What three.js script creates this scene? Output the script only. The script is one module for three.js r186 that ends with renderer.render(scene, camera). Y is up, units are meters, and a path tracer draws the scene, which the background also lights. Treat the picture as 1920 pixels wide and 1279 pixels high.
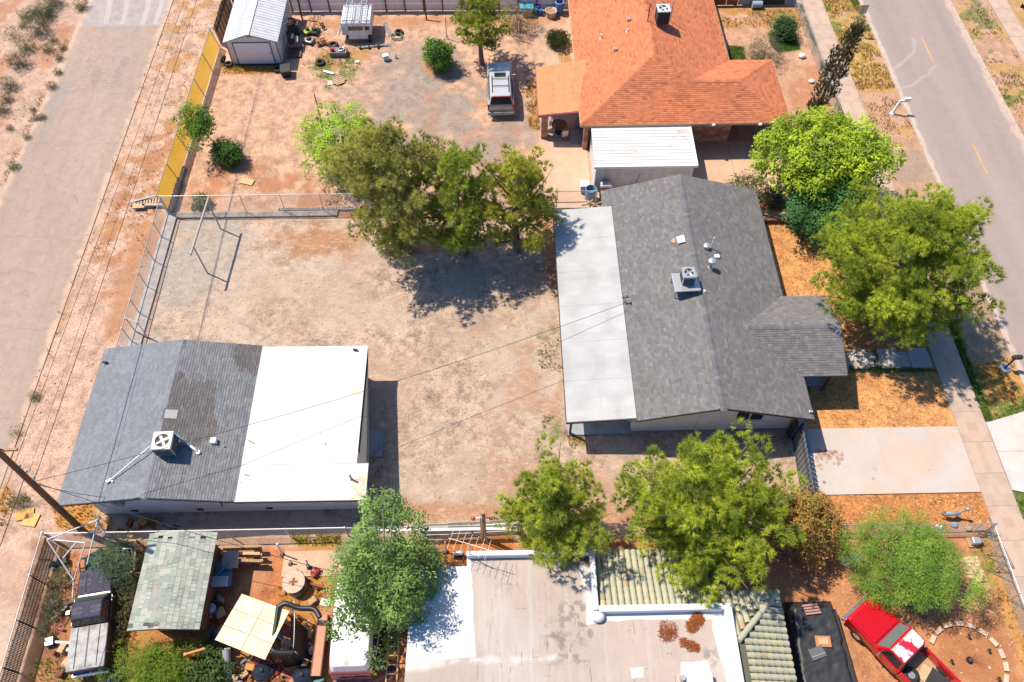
import * as THREE from 'three';
import { Sky } from 'three/addons/objects/Sky.js';
import { mergeGeometries } from 'three/addons/utils/BufferGeometryUtils.js';
import { RoundedBoxGeometry } from 'three/addons/geometries/RoundedBoxGeometry.js';

// ---------------------------------------------------------------- camera, sky, sun, exposure
const scene = new THREE.Scene();
const CAM_H = 39.44, CAM_Z = 25, FOCAL = 1460, PITCH = Math.atan((639.5 + 1638) / FOCAL), YAW = 0.02;
const camera = new THREE.PerspectiveCamera(2 * Math.atan(639.5 / FOCAL) * 180 / Math.PI, 1920 / 1279, 0.5, 1500);
camera.position.set(0, CAM_H, CAM_Z);
camera.rotation.order = 'YXZ';
camera.rotation.set(-PITCH, -YAW, 0);
const SUN = new THREE.Vector3(-0.53, 1, -0.285).normalize();
const sky = new Sky();
sky.scale.setScalar(1200);
const su = sky.material.uniforms;
su.sunPosition.value.copy(SUN);
su.turbidity.value = 3; su.rayleigh.value = 1.2; su.mieCoefficient.value = 0.004; su.mieDirectionalG.value = 0.8;
sky.name = 'sky'; sky.userData.kind = 'structure';
scene.add(sky);
scene.environmentIntensity = 0.115;
const sun = new THREE.DirectionalLight(0xfff1dc, 4.6);
sun.position.copy(SUN).multiplyScalar(120); sun.castShadow = true;
Object.assign(sun.shadow.camera, { left: -70, right: 70, top: 60, bottom: -60, near: 1, far: 300 });
sun.shadow.mapSize.set(4096, 4096);
scene.add(sun); scene.add(sun.target);
const renderer = new THREE.WebGLRenderer({ antialias: true });
renderer.toneMapping = THREE.LinearToneMapping;
renderer.toneMappingExposure = 1.36;
renderer.shadowMap.enabled = true;

// ---------------------------------------------------------------- helpers
const V = (x, y, z) => new THREE.Vector3(x, y, z);
// a photograph pixel (1920 x 1279) to the point of the world at height h
function G(px, py, h = 0) {
  const c = Math.cos(PITCH), s = Math.sin(PITCH);
  const dx = px - 960, dy = -((py - 639.5) * c + FOCAL * s), dz = -(FOCAL * c - (py - 639.5) * s);
  const t = (h - CAM_H) / dy, X = dx * t, Z = dz * t;
  return V(X * Math.cos(YAW) - Z * Math.sin(YAW), h, Z * Math.cos(YAW) + X * Math.sin(YAW) + CAM_Z);
}
function rng(seed) { let a = seed >>> 0; return () => { a = (a + 0x6D2B79F5) | 0; let t = Math.imul(a ^ (a >>> 15), 1 | a); t = (t + Math.imul(t ^ (t >>> 7), 61 | t)) ^ t; return ((t ^ (t >>> 14)) >>> 0) / 4294967296; }; }
const R0 = rng(7);
const rnd = (a, b) => a + (b - a) * R0();
const clamp = (x, a = 0, b = 1) => x < a ? a : x > b ? b : x;
const sstep = (a, b, x) => { const t = clamp((x - a) / (b - a)); return t * t * (3 - 2 * t); };
// value noise
const NT = new Float32Array(65536); { const r = rng(99); for (let i = 0; i < 65536; i++) NT[i] = r(); }
function vn(x, y) {
  const xi = Math.floor(x), yi = Math.floor(y); let fx = x - xi, fy = y - yi; fx = fx * fx * (3 - 2 * fx); fy = fy * fy * (3 - 2 * fy);
  const a = xi & 255, b = (xi + 1) & 255, c = (yi & 255) << 8, d = ((yi + 1) & 255) << 8;
  const p = NT[a | c], q = NT[b | c], r = NT[a | d], s = NT[b | d];
  return (p + (q - p) * fx) * (1 - fy) + (r + (s - r) * fx) * fy;
}
function fbm(x, y, o = 4) { let s = 0, a = 0.5, t = 0; for (let i = 0; i < o; i++) { s += a * vn(x, y); t += a; x = x * 2.03 + 17.3; y = y * 2.03 + 5.7; a *= 0.5; } return s / t; }

// ---- geometry (non-indexed; position, normal, uv in metres)
function fin(g) { const n = g.index ? g.toNonIndexed() : g; if (!n.attributes.normal) n.computeVertexNormals(); for (const k of Object.keys(n.attributes)) if (!['position', 'normal', 'uv', 'color'].includes(k)) n.deleteAttribute(k); if (!n.attributes.uv) n.setAttribute('uv', new THREE.BufferAttribute(new Float32Array(n.attributes.position.count * 2), 2)); n.clearGroups(); return n; }
// triangle soup from faces, each a list of 3-4+ points (convex, counter-clockwise from outside)
function faces(list) {
  const P = [], U = [];
  const ab = V(), ac = V(), n = V();
  for (const f of list) {
    ab.subVectors(f[1], f[0]); ac.subVectors(f[2], f[0]); n.crossVectors(ab, ac).normalize();
    const ax = Math.abs(n.x), ay = Math.abs(n.y), az = Math.abs(n.z);
    const uv = ay >= ax && ay >= az ? p => [p.x, p.z] : ax > az ? p => [p.z, p.y] : p => [p.x, p.y];
    for (let i = 1; i < f.length - 1; i++) for (const p of [f[0], f[i], f[i + 1]]) { P.push(p.x, p.y, p.z); U.push(...uv(p)); }
  }
  const g = new THREE.BufferGeometry();
  g.setAttribute('position', new THREE.Float32BufferAttribute(P, 3));
  g.setAttribute('uv', new THREE.Float32BufferAttribute(U, 2));
  g.computeVertexNormals();
  return g;
}
const BF = [[0, 1, 3, 2], [4, 6, 7, 5], [0, 4, 5, 1], [2, 3, 7, 6], [0, 2, 6, 4], [1, 5, 7, 3]];
// eight corners: index bits x(4) y(2) z(1)
function hexa(c) { const g = faces(BF.map(f => f.map(i => c[i]))); return g; }
function box(w, h, d, x = 0, y = 0, z = 0, ry = 0, rx = 0, rz = 0) {
  const c = []; for (const i of [-1, 1]) for (const j of [-1, 1]) for (const k of [-1, 1]) c.push(V(i * w / 2, j * h / 2, k * d / 2));
  const g = hexa(c); if (rx) g.rotateX(rx); if (rz) g.rotateZ(rz); if (ry) g.rotateY(ry); g.translate(x, y, z); return reuv(g);
}
// box from min / max corners
const bx = (x0, x1, y0, y1, z0, z1) => box(x1 - x0, y1 - y0, z1 - z0, (x0 + x1) / 2, (y0 + y1) / 2, (z0 + z1) / 2);
function basis(p, q) { const d = V().subVectors(q, p), L = d.length(); d.normalize(); const up = Math.abs(d.y) > 0.95 ? V(1, 0, 0) : V(0, 1, 0); const s = V().crossVectors(d, up).normalize(), u = V().crossVectors(s, d); return { d, L, s, u }; }
function beam(p, q, w, h = w) {
  const { s, u } = basis(p, q), c = [];
  for (const i of [-1, 1]) for (const j of [-1, 1]) for (const e of [q, p]) c.push(e.clone().addScaledVector(s, i * w / 2).addScaledVector(u, j * h / 2));
  return hexa(c);
}
function cyl(p, q, r1, r2 = r1, n = 8, cap = true) {
  const { d, L } = basis(p, q); const g = fin(new THREE.CylinderGeometry(r2, r1, L, n, 1, !cap));
  g.applyQuaternion(new THREE.Quaternion().setFromUnitVectors(V(0, 1, 0), d)); g.translate((p.x + q.x) / 2, (p.y + q.y) / 2, (p.z + q.z) / 2); return g;
}
function tube(pts, r, n = 6, seg) { return fin(new THREE.TubeGeometry(new THREE.CatmullRomCurve3(pts), seg || pts.length * 4, r, n, false)); }
function slab(q, t) { // quad with thickness t below it (points counter-clockwise seen from above)
  const n = V().crossVectors(V().subVectors(q[1], q[0]), V().subVectors(q[2], q[0])).normalize(); if (n.y < 0) q = [...q].reverse(), n.negate();
  const b = q.map(p => p.clone().addScaledVector(n, -t)), m = q.length, L = [q, [...b].reverse()];
  for (let i = 0; i < m; i++) { const j = (i + 1) % m; L.push([q[i], b[i], b[j], q[j]]); }
  return faces(L);
}
function prism(poly, y0, y1) { // poly: [[x,z],...] convex or simple
  let a = 0; for (let i = 0; i < poly.length; i++) { const [x, z] = poly[i], [X, Z] = poly[(i + 1) % poly.length]; a += x * Z - X * z; }
  if (a < 0) poly = [...poly].reverse();
  const sh = new THREE.Shape(poly.map(([x, z]) => new THREE.Vector2(x, z)));
  const g = fin(new THREE.ExtrudeGeometry(sh, { depth: y1 - y0, bevelEnabled: false })); g.rotateX(Math.PI / 2); g.translate(0, y1, 0);
  return reuv(g);
}
function reuv(g) { const p = g.attributes.position, n = g.attributes.normal, u = g.attributes.uv; for (let i = 0; i < p.count; i++) { const ax = Math.abs(n.getX(i)), ay = Math.abs(n.getY(i)), az = Math.abs(n.getZ(i)); if (ay >= ax && ay >= az) u.setXY(i, p.getX(i), p.getZ(i)); else if (ax > az) u.setXY(i, p.getZ(i), p.getY(i)); else u.setXY(i, p.getX(i), p.getY(i)); } return g; }
function rbox(w, h, d, x = 0, y = 0, z = 0, r = 0.05, seg = 2, ry = 0) { const g = reuv(fin(new RoundedBoxGeometry(w, h, d, seg, r))); if (ry) g.rotateY(ry); g.translate(x, y, z); return g; }
function sph(r, x, y, z, sx = 1, sy = 1, sz = 1, a = 10, b = 7) { const g = fin(new THREE.SphereGeometry(r, a, b)); g.scale(sx, sy, sz); g.translate(x, y, z); return g; }
function tor(R, r, x, y, z, rx = 0, ry = 0, a = 8, b = 18, arc = Math.PI * 2) { const g = fin(new THREE.TorusGeometry(R, r, a, b, arc)); if (rx) g.rotateX(rx); if (ry) g.rotateY(ry); g.translate(x, y, z); return g; }
function lathe(pts, n = 14) { return fin(new THREE.LatheGeometry(pts.map(([r, y]) => new THREE.Vector2(r, y)), n)); }
function sculpt(g, fn) { const p = g.attributes.position, v = V(); for (let i = 0; i < p.count; i++) { v.fromBufferAttribute(p, i); fn(v); p.setXYZ(i, v.x, v.y, v.z); } g.computeVertexNormals(); return g; }
function tint(g, r, gg, b) { const n = g.attributes.position.count, a = new Float32Array(n * 3); for (let i = 0; i < n; i++) { a[3 * i] = r; a[3 * i + 1] = gg; a[3 * i + 2] = b; } g.setAttribute('color', new THREE.BufferAttribute(a, 3)); return g; }
const at = (g, x, y, z, ry = 0) => { if (ry) g.rotateY(ry); g.translate(x, y, z); return g; };

// ---- objects
const used = {};
function numbered(n) { if (!(n in used)) { used[n] = 0; return n; } used[n]++; return n + '_' + String(used[n]).padStart(3, '0'); }
function tag(o, label, category, group) { o.userData.label = label; o.userData.category = category; if (group) o.userData.group = group; return o; }
// a thing: a Group at its base; its parts' geometry may be given in world axes (world = true) or in its own
function thing(name, label, category, p, ry = 0, group, world = false) {
  const o = new THREE.Group(); o.name = numbered(name); o.position.copy(p); o.rotation.y = ry; scene.add(o); tag(o, label, category, group);
  if (world) o._shift = V(-p.x, -p.y, -p.z); return o;
}
function mk(name, geos, mat, parent) {
  if (!Array.isArray(geos)) geos = [geos];
  let g = geos.length > 1 ? mergeGeometries(geos.map(x => { if (geos.some(y => y.attributes.color) && !x.attributes.color) tint(x, 1, 1, 1); return x; })) : geos[0];
  const m = new THREE.Mesh(g, mat); m.name = name; m.castShadow = m.receiveShadow = true;
  if (parent) { let s = parent; while (s && !s._shift) s = s.parent; if (s && s._shift) g.translate(s._shift.x, s._shift.y, s._shift.z); parent.add(m); }
  else { m.name = numbered(name); scene.add(m); }
  return m;
}
function struct(name, geos, mat) { const m = mk(name, geos, mat); m.userData.kind = 'structure'; return m; }
function solo(name, geos, mat, label, category, group) { // one-mesh thing with its origin at its base
  if (!Array.isArray(geos)) geos = [geos];
  const g = geos.length > 1 ? mergeGeometries(geos) : geos[0]; g.computeBoundingBox(); const b = g.boundingBox, c = V((b.min.x + b.max.x) / 2, b.min.y, (b.min.z + b.max.z) / 2);
  g.translate(-c.x, -c.y, -c.z); const m = mk(name, g, mat); m.position.copy(c); return tag(m, label, category, group);
}
function dup(o, p, ry, label, s = 1) { const c = o.clone(); c.name = numbered(o.name.replace(/_\d+$/, '')); c.userData = { ...o.userData }; c.position.copy(p); c.rotation.y = ry; c.scale.setScalar(s); if (label) c.userData.label = label; scene.add(c); return c; }

// ---- materials
const lin = (r, g, b) => new THREE.Color().setRGB(r, g, b);
const M = {};
function std(r, g, b, rough = 0.85, extra = {}) { return new THREE.MeshStandardMaterial({ color: lin(r, g, b), roughness: rough, metalness: 0, side: THREE.DoubleSide, ...extra }); }
function tex(w, h, fn, srgb = true, rep) { // fn(u, v in 0..1, px, py) -> [r, g, b] linear 0..1 (colour) or grey
  const d = new Uint8Array(w * h * 4);
  const enc = x => { x = clamp(x); return Math.round(255 * (x <= 0.0031308 ? 12.92 * x : 1.055 * Math.pow(x, 1 / 2.4) - 0.055)); };
  for (let j = 0; j < h; j++) for (let i = 0; i < w; i++) { const c = fn((i + 0.5) / w, (j + 0.5) / h, i, j), k = 4 * (j * w + i); if (srgb) { d[k] = enc(c[0]); d[k + 1] = enc(c[1]); d[k + 2] = enc(c[2]); } else d[k] = d[k + 1] = d[k + 2] = clamp(c) * 255; d[k + 3] = 255; }
  const t = new THREE.DataTexture(d, w, h); t.colorSpace = srgb ? THREE.SRGBColorSpace : THREE.NoColorSpace; t.magFilter = THREE.LinearFilter; t.minFilter = THREE.LinearMipmapLinearFilter; t.generateMipmaps = true; t.wrapS = t.wrapT = THREE.RepeatWrapping; if (rep) t.repeat.set(...rep); t.needsUpdate = true; return t;
}
// mottled material: texture of side S metres, colour c with fine and coarse variation
let mseed = 0;
function mott(c, rough, S = 4, amp = 0.12, opt = {}) {
  const o = ++mseed * 37.7, n = opt.n || 256, st = opt.streak || 1, c2 = opt.c2 || c.map(x => x * 0.75), th = opt.th ?? 0.55;
  const map = tex(n, n, (u, v) => {
    const p = Math.abs(u - 0.5) * 2, q = Math.abs(v - 0.5) * 2; // mirrored, so it tiles
    const a = fbm(o + p * 6 * st, o + q * 6, 5), b = vn(o + p * n / 3, o + q * n / 3), m = sstep(th, th + 0.22, fbm(o + 50 + p * 4 * st, o + q * 4, 4));
    const k = 1 + amp * ((a - 0.5) * 2.4 + (b - 0.5) * 0.7);
    return [0, 1, 2].map(i => (c[i] * (1 - m) + c2[i] * m) * k);
  }, true, [1 / S, 1 / S]);
  return new THREE.MeshStandardMaterial({ map, roughness: rough, side: THREE.DoubleSide, metalness: opt.metal || 0 });
}
// ---------------------------------------------------------------- painted matter on the ground (colour only)
class Paint {
  constructor(x0, x1, z0, z1, W, H) { Object.assign(this, { x0, x1, z0, z1, W, H }); this.sx = (x1 - x0) / W; this.sz = (z1 - z0) / H; this.d = new Float32Array(W * H * 3); this.k = 0; }
  each(X0, X1, Z0, Z1, fn) {
    const i0 = Math.max(0, Math.floor((X0 - this.x0) / this.sx)), i1 = Math.min(this.W - 1, Math.ceil((X1 - this.x0) / this.sx)), j0 = Math.max(0, Math.floor((Z0 - this.z0) / this.sz)), j1 = Math.min(this.H - 1, Math.ceil((Z1 - this.z0) / this.sz));
    for (let j = j0; j <= j1; j++) for (let i = i0; i <= i1; i++) fn(this.x0 + (i + 0.5) * this.sx, this.z0 + (j + 0.5) * this.sz, 3 * (j * this.W + i));
  }
  fill(fn) { this.each(-1e9, 1e9, -1e9, 1e9, (x, z, k) => { const c = fn(x, z); this.d[k] = c[0]; this.d[k + 1] = c[1]; this.d[k + 2] = c[2]; }); return this; }
  mix(k, c, a, m = 1) { const d = this.d; for (let i = 0; i < 3; i++) d[k + i] += (c[i] * m - d[k + i]) * a; }
  // poly in metres; opt: soft, warp, patch [freq, lo, hi], alpha, grain
  zone(poly, c, o = {}) {
    const soft = o.soft ?? 0.15, warp = o.warp ?? 0.3, wf = o.wf ?? 1.2, al = o.alpha ?? 1, gr = o.grain ?? 0.25, s = ++this.k * 13.7, pad = soft + warp;
    const xs = poly.map(p => p[0]), zs = poly.map(p => p[1]);
    this.each(Math.min(...xs) - pad, Math.max(...xs) + pad, Math.min(...zs) - pad, Math.max(...zs) + pad, (x, z, k) => {
      let dd = 1e9, ins = false;
      for (let i = 0, j = poly.length - 1; i < poly.length; j = i++) {
        const [ax, az] = poly[i], [bx_, bz] = poly[j], ex = bx_ - ax, ez = bz - az, wx = x - ax, wz = z - az, t = clamp((wx * ex + wz * ez) / (ex * ex + ez * ez)), qx = wx - ex * t, qz = wz - ez * t;
        dd = Math.min(dd, qx * qx + qz * qz);
        if ((az > z) !== (bz > z) && x < ex * (z - az) / ez + ax) ins = !ins;
      }
      let sd = Math.sqrt(dd) * (ins ? 1 : -1);
      if (sd < -pad) return;
      if (warp) sd += (fbm(x * wf + s, z * wf - s, 3) - 0.5) * 2 * warp;
      let m = sstep(-soft, soft, sd) * al;
      if (m <= 0) return;
      if (o.patch) m *= sstep(o.patch[1], o.patch[2], fbm(x * o.patch[0] + s, z * o.patch[0] * (o.ps ?? 1) + s, 4));
      if (m <= 0.004) return;
      const g = 1 + gr * ((vn(x * 19 + s, z * 19) - 0.5) + (fbm(x * 2.3 - s, z * 2.3, 3) - 0.5) * 1.4);
      this.mix(k, c, m, g);
    });
    return this;
  }
  stroke(pts, w, c, a = 0.6, wob = 0) {
    const s = ++this.k * 3.1;
    for (let i = 0; i < pts.length - 1; i++) {
      const [ax, az] = pts[i], [bx_, bz] = pts[i + 1], ex = bx_ - ax, ez = bz - az, L2 = ex * ex + ez * ez, p = w + wob;
      this.each(Math.min(ax, bx_) - p, Math.max(ax, bx_) + p, Math.min(az, bz) - p, Math.max(az, bz) + p, (x, z, k) => {
        const X = x + wob * 2 * (fbm(z * 0.9 + s, x * 0.9, 3) - 0.5), Z = z + wob * 2 * (fbm(x * 0.9 - s, z * 0.9, 3) - 0.5);
        const t = ((X - ax) * ex + (Z - az) * ez) / L2; if (t < 0 || t > 1) return;
        const q = Math.hypot(X - ax - ex * t, Z - az - ez * t); if (q < w) this.mix(k, c, a * (1 - sstep(w * 0.4, w, q)));
      });
    }
    return this;
  }
  dots(n, X0, X1, Z0, Z1, r0, r1, c, a, el = 1) {
    const r = rng(++this.k * 77);
    for (let q = 0; q < n; q++) { const x = X0 + r() * (X1 - X0), z = Z0 + r() * (Z1 - Z0), R = r0 + r() * (r1 - r0), A = a * (0.4 + 0.6 * r()); this.each(x - R * el, x + R * el, z - R, z + R, (X, Z, k) => { const h = Math.hypot((X - x) / el, Z - z) / R; if (h < 1) this.mix(k, c, A * (1 - h * h)); }); }
    return this;
  }
  tex(wrap = THREE.ClampToEdgeWrapping) {
    const { W, H, d } = this, o = new Uint8Array(W * H * 4), L = new Uint8Array(4097);
    for (let i = 0; i <= 4096; i++) { const x = i / 4096; L[i] = Math.round(255 * (x <= 0.0031308 ? 12.92 * x : 1.055 * Math.pow(x, 1 / 2.4) - 0.055)); }
    for (let i = 0; i < W * H; i++) { for (let c = 0; c < 3; c++) o[4 * i + c] = L[(clamp(d[3 * i + c]) * 4096) | 0]; o[4 * i + 3] = 255; }
    const t = new THREE.DataTexture(o, W, H); t.colorSpace = THREE.SRGBColorSpace; t.magFilter = THREE.LinearFilter; t.minFilter = THREE.LinearMipmapLinearFilter; t.generateMipmaps = true; t.wrapS = t.wrapT = wrap;
    const w = this.x1 - this.x0, h = this.z1 - this.z0; t.repeat.set(1 / w, 1 / h); t.offset.set(-this.x0 / w, -this.z0 / h); t.needsUpdate = true; return t;
  }
}
const PX = (...a) => { const o = []; for (let i = 0; i < a.length; i += 2) { const g = G(a[i], a[i + 1]); o.push([g.x, g.z]); } return o; };
const RC = (x0, x1, z0, z1) => [[x0, z0], [x1, z0], [x1, z1], [x0, z1]];

// palette (linear base colours)
const SAND = [0.56, 0.37, 0.262], PALE = [0.60, 0.43, 0.32], RED = [0.47, 0.175, 0.068], DEEP = [0.36, 0.12, 0.045], GRAV = [0.475, 0.342, 0.252], GREY = [0.33, 0.27, 0.225], MULCH = [0.66, 0.32, 0.115], GRASS = [0.13, 0.18, 0.035], DRY = [0.46, 0.265, 0.075], OCH = [0.45, 0.22, 0.05];
const gp = new Paint(-46, 46, -40, 24, 2048, 1424);
gp.fill((x, z) => {
  const a = fbm(x * 0.35, z * 0.35, 4), b = fbm(x * 2.2 + 9, z * 2.2, 3), f = vn(x * 17, z * 17), k = 1 + 0.26 * (a - 0.5) + 0.3 * (b - 0.5) + 0.3 * (f - 0.5), m = sstep(0.42, 0.68, fbm(x * 0.6 + 31, z * 0.6, 4));
  return [0, 1, 2].map(i => (SAND[i] * (1 - m) + PALE[i] * m) * k);
});
// left verge and desert strip
gp.zone(RC(-46, -34.3, -40, 24), [0.54, 0.36, 0.265], { soft: 0.4, grain: 0.4 });
gp.zone(RC(-46, -34.3, -40, 24), [0.44, 0.2, 0.09], { soft: 0.4, patch: [0.5, 0.55, 0.75], alpha: 0.7 });
gp.zone(RC(-27.2, -22.6, -40, 12), [0.56, 0.365, 0.26], { soft: 0.5, grain: 0.6 });
gp.zone(RC(-27, -22.8, -40, -8), OCH, { soft: 0.4, patch: [0.9, 0.58, 0.74], alpha: 0.75 });
gp.zone(RC(-26.5, -22.6, -19, -7), [0.4, 0.17, 0.06], { soft: 0.5, patch: [1.4, 0.5, 0.66], alpha: 0.75 });
gp.zone(PX(225, 300, 300, 300, 250, 400, 215, 560, 180, 560), [0.42, 0.19, 0.085], { soft: 0.4, patch: [0.9, 0.4, 0.6], alpha: 0.8 });
gp.zone(PX(250, 420, 320, 400, 290, 520, 225, 640, 190, 640), [0.44, 0.2, 0.085], { soft: 0.5, alpha: 0.75 });
gp.zone(PX(10, 905, 30, 940, 10, 985, -20, 985), [0.5, 0.25, 0.05], { soft: 0.25, patch: [1.2, 0.3, 0.5] });
gp.zone(PX(90, 935, 200, 945, 215, 990, 150, 1010, 105, 985), [0.52, 0.24, 0.05], { soft: 0.3, warp: 0.4 });
gp.zone(RC(-28.1, -26.9, -40, 14), [0.44, 0.22, 0.09], { soft: 0.15, patch: [1.6, 0.5, 0.66], alpha: 0.6 });
// back neighbour yard
gp.zone(RC(-22.2, 3, -33.5, -11.2), [0.56, 0.34, 0.225], { soft: 0.3, warp: 0.1, grain: 0.6 });
gp.zone(PX(640, 190, 690, 140, 760, 80, 860, 90, 900, 150, 1000, 170, 1010, 260, 930, 330, 700, 300, 600, 260), GREY, { soft: 1.4, warp: 1.6, patch: [0.45, 0.25, 0.5], alpha: 0.9, grain: 0.4 });
gp.zone(PX(640, 190, 760, 90, 900, 150, 1000, 170, 1010, 260, 930, 330, 700, 300), [0.45, 0.22, 0.12], { soft: 1, warp: 1, patch: [0.8, 0.55, 0.72], alpha: 0.45 });
gp.zone(PX(340, 400, 400, 280, 520, 310, 640, 360, 650, 395), [0.44, 0.185, 0.085], { soft: 0.7, warp: 0.6, patch: [0.8, 0.38, 0.6], alpha: 0.85 });
gp.zone(PX(565, 120, 640, 90, 680, 110, 655, 160, 610, 165), GRASS, { soft: 0.35, warp: 0.8, patch: [1.6, 0.45, 0.58], alpha: 0.85 });
gp.zone(PX(590, 70, 690, 80, 700, 105, 600, 140), OCH, { soft: 0.4, warp: 0.6, patch: [1.2, 0.45, 0.6], alpha: 0.7 });
gp.zone(PX(415, 118, 535, 122, 540, 138, 420, 140), OCH, { soft: 0.25, warp: 0.2 });
gp.zone(PX(540, 38, 850, 30, 1060, 30, 1060, 45, 860, 45, 545, 52), [0.45, 0.2, 0.08], { soft: 0.5, warp: 0.5, alpha: 0.7 });
gp.zone(PX(985, 150, 1007, 150, 1012, 245, 990, 240), OCH, { soft: 0.35, warp: 0.3, patch: [1.5, 0.3, 0.5] });
gp.zone(PX(780, 108, 830, 128, 830, 140, 800, 140), [0.47, 0.2, 0.06], { soft: 0.3, alpha: 0.8 });
gp.zone(PX(1045, 100, 1068, 95, 1076, 122, 1052, 122), OCH, { soft: 0.25, alpha: 0.9 });
gp.dots(260, -21, 2, -32, -12, 0.04, 0.1, [0.2, 0.1, 0.05], 0.6);
// main yard: beige gravel
gp.zone([[-21.6, -10.3], [7, -10.3], [7, 6], [16, 6], [16, 11.2], [-7, 11.2], [-21.7, 10.4]], GRAV, { soft: 0.35, warp: 0.25, grain: 0.75 });
gp.zone(RC(-20, 7, -10, 11), [0.52, 0.405, 0.31], { soft: 0.6, patch: [0.35, 0.42, 0.62], alpha: 0.85 });
gp.zone(RC(-21, 16, -10, 11), [0.46, 0.315, 0.22], { soft: 0.6, patch: [0.28, 0.5, 0.7], alpha: 0.6 });
gp.zone(PX(315, 402, 500, 400, 450, 480, 300, 640, 225, 650), [0.41, 0.355, 0.3], { soft: 0.8, warp: 0.8, patch: [0.5, 0.3, 0.6], alpha: 0.85 });
gp.zone(PX(510, 440, 600, 420, 690, 440, 660, 475, 550, 480), [0.42, 0.185, 0.075], { soft: 0.8, warp: 0.7, alpha: 0.75 });
gp.zone(PX(330, 398, 1040, 395, 1040, 408, 330, 405), [0.43, 0.2, 0.09], { soft: 0.2, warp: 0.25, alpha: 0.8 });
gp.zone(PX(700, 420, 830, 430, 830, 470, 730, 475), [0.44, 0.18, 0.065], { soft: 0.5, warp: 0.5, alpha: 0.6 });
gp.zone(PX(1000, 380, 1045, 400, 1050, 570, 1030, 540), [0.42, 0.17, 0.06], { soft: 0.25, warp: 0.3, alpha: 0.8 });
gp.zone(PX(990, 450, 1050, 640, 1062, 860, 1110, 860, 1180, 920, 1140, 980, 950, 980, 900, 900, 960, 700), [0.45, 0.26, 0.165], { soft: 0.9, warp: 0.9, patch: [0.5, 0.35, 0.6], alpha: 0.75 });
gp.zone(PX(1000, 620, 1050, 620, 1060, 700, 1010, 690), GRASS, { soft: 0.3, warp: 0.5, patch: [2.6, 0.56, 0.68], alpha: 0.55 });
gp.zone(PX(1015, 775, 1066, 785, 1100, 815, 1100, 845, 1020, 830), GRASS, { soft: 0.3, warp: 0.5, patch: [2.4, 0.5, 0.64], alpha: 0.7 });
gp.zone(PX(1065, 815, 1105, 815, 1106, 845, 1070, 830), [0.46, 0.2, 0.05], { soft: 0.2, warp: 0.2, patch: [1.5, 0.4, 0.6], alpha: 0.8 });
gp.zone(PX(750, 940, 1480, 955, 1480, 990, 750, 975), [0.46, 0.215, 0.105], { soft: 0.4, warp: 0.35, alpha: 0.75 });
gp.zone(PX(890, 590, 915, 590, 915, 610, 890, 610), [0.24, 0.19, 0.15], { soft: 0.4, warp: 0.4, alpha: 0.5 });
gp.dots(5200, -21.5, 16, -10, 11, 0.04, 0.13, [0.62, 0.5, 0.4], 0.45, 2.2);
gp.dots(2600, -21.5, 16, -10, 11, 0.04, 0.1, [0.26, 0.18, 0.13], 0.45, 1.6);
// front yard mulch
gp.zone([[16, -9.2], [25.3, -9.2], [25.4, 5.9], [16.2, 5.9]], MULCH, { soft: 0.08, warp: 0.05, grain: 0.75 });
gp.zone([[16, 9.8], [25.5, 9.8], [25.5, 11.9], [15.4, 11.9]], [0.5, 0.2, 0.06], { soft: 0.08, warp: 0.08, grain: 0.6 });
gp.zone([[16, -9.2], [25.3, -9.2], [25.4, 11.8], [16.2, 11.8]], [0.45, 0.17, 0.045], { soft: 0.3, patch: [0.8, 0.5, 0.7], alpha: 0.45 });
gp.dots(7000, 16.2, 25.4, -9.2, 11.8, 0.04, 0.09, [0.68, 0.36, 0.14], 0.65, 1.5); gp.dots(5000, 16.2, 25.4, -9.2, 11.8, 0.04, 0.08, [0.2, 0.065, 0.02], 0.6, 1.4);
gp.zone(PX(1585, 685, 1700, 690, 1760, 692, 1760, 697, 1600, 697), GRASS, { soft: 0.12, warp: 0.15 });
gp.zone(PX(1635, 655, 1652, 655, 1655, 700, 1638, 700), GRASS, { soft: 0.15, warp: 0.15, alpha: 0.9 });
gp.zone(PX(1410, 375, 1600, 375, 1600, 395, 1415, 395), [0.4, 0.15, 0.05], { soft: 0.25, warp: 0.2 });
// street-side verges
gp.zone(RC(27, 30.4, -40, 24), [0.5, 0.3, 0.19], { soft: 0.1, warp: 0.05, grain: 0.35 });
gp.zone(RC(27, 30.4, -40, -22.5), [0.47, 0.3, 0.085], { soft: 0.4, warp: 0.6, patch: [0.9, 0.25, 0.5], grain: 0.6 });
gp.zone(RC(27, 30.4, -24, -17), [0.5, 0.28, 0.09], { soft: 0.4, warp: 0.5, patch: [0.9, 0.5, 0.62], alpha: 0.8, grain: 0.5 });
gp.zone([[29.2, -40], [30.4, -40], [30.4, -28], [29.6, -29]], GRASS, { soft: 0.3, warp: 0.4, patch: [1.2, 0.3, 0.55] });
gp.zone(RC(27, 27.7, -34, -27), GRASS, { soft: 0.2, warp: 0.4, patch: [1.4, 0.45, 0.6], alpha: 0.8 });
gp.zone(PX(1745, 270, 1640, 270, 1690, 370, 1790, 400), GREY, { soft: 0.8, warp: 0.7, patch: [0.7, 0.35, 0.55], alpha: 0.6 });
gp.zone([[27.1, -5], [30.3, -5], [30.3, 5.6], [27.2, 5.6]], [0.38, 0.27, 0.17], { soft: 0.3, warp: 0.3, grain: 0.5 });
gp.zone([[27.3, 2], [30.3, 1.5], [30.3, 5.6], [27.2, 5.6]], [0.5, 0.27, 0.07], { soft: 0.4, warp: 0.4, patch: [1, 0.25, 0.5], grain: 0.5 });
gp.zone([[27.1, -3], [27.7, -3], [27.7, 5.6], [27.1, 5.8]], GRASS, { soft: 0.15, warp: 0.35, grain: 0.5 });
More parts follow.
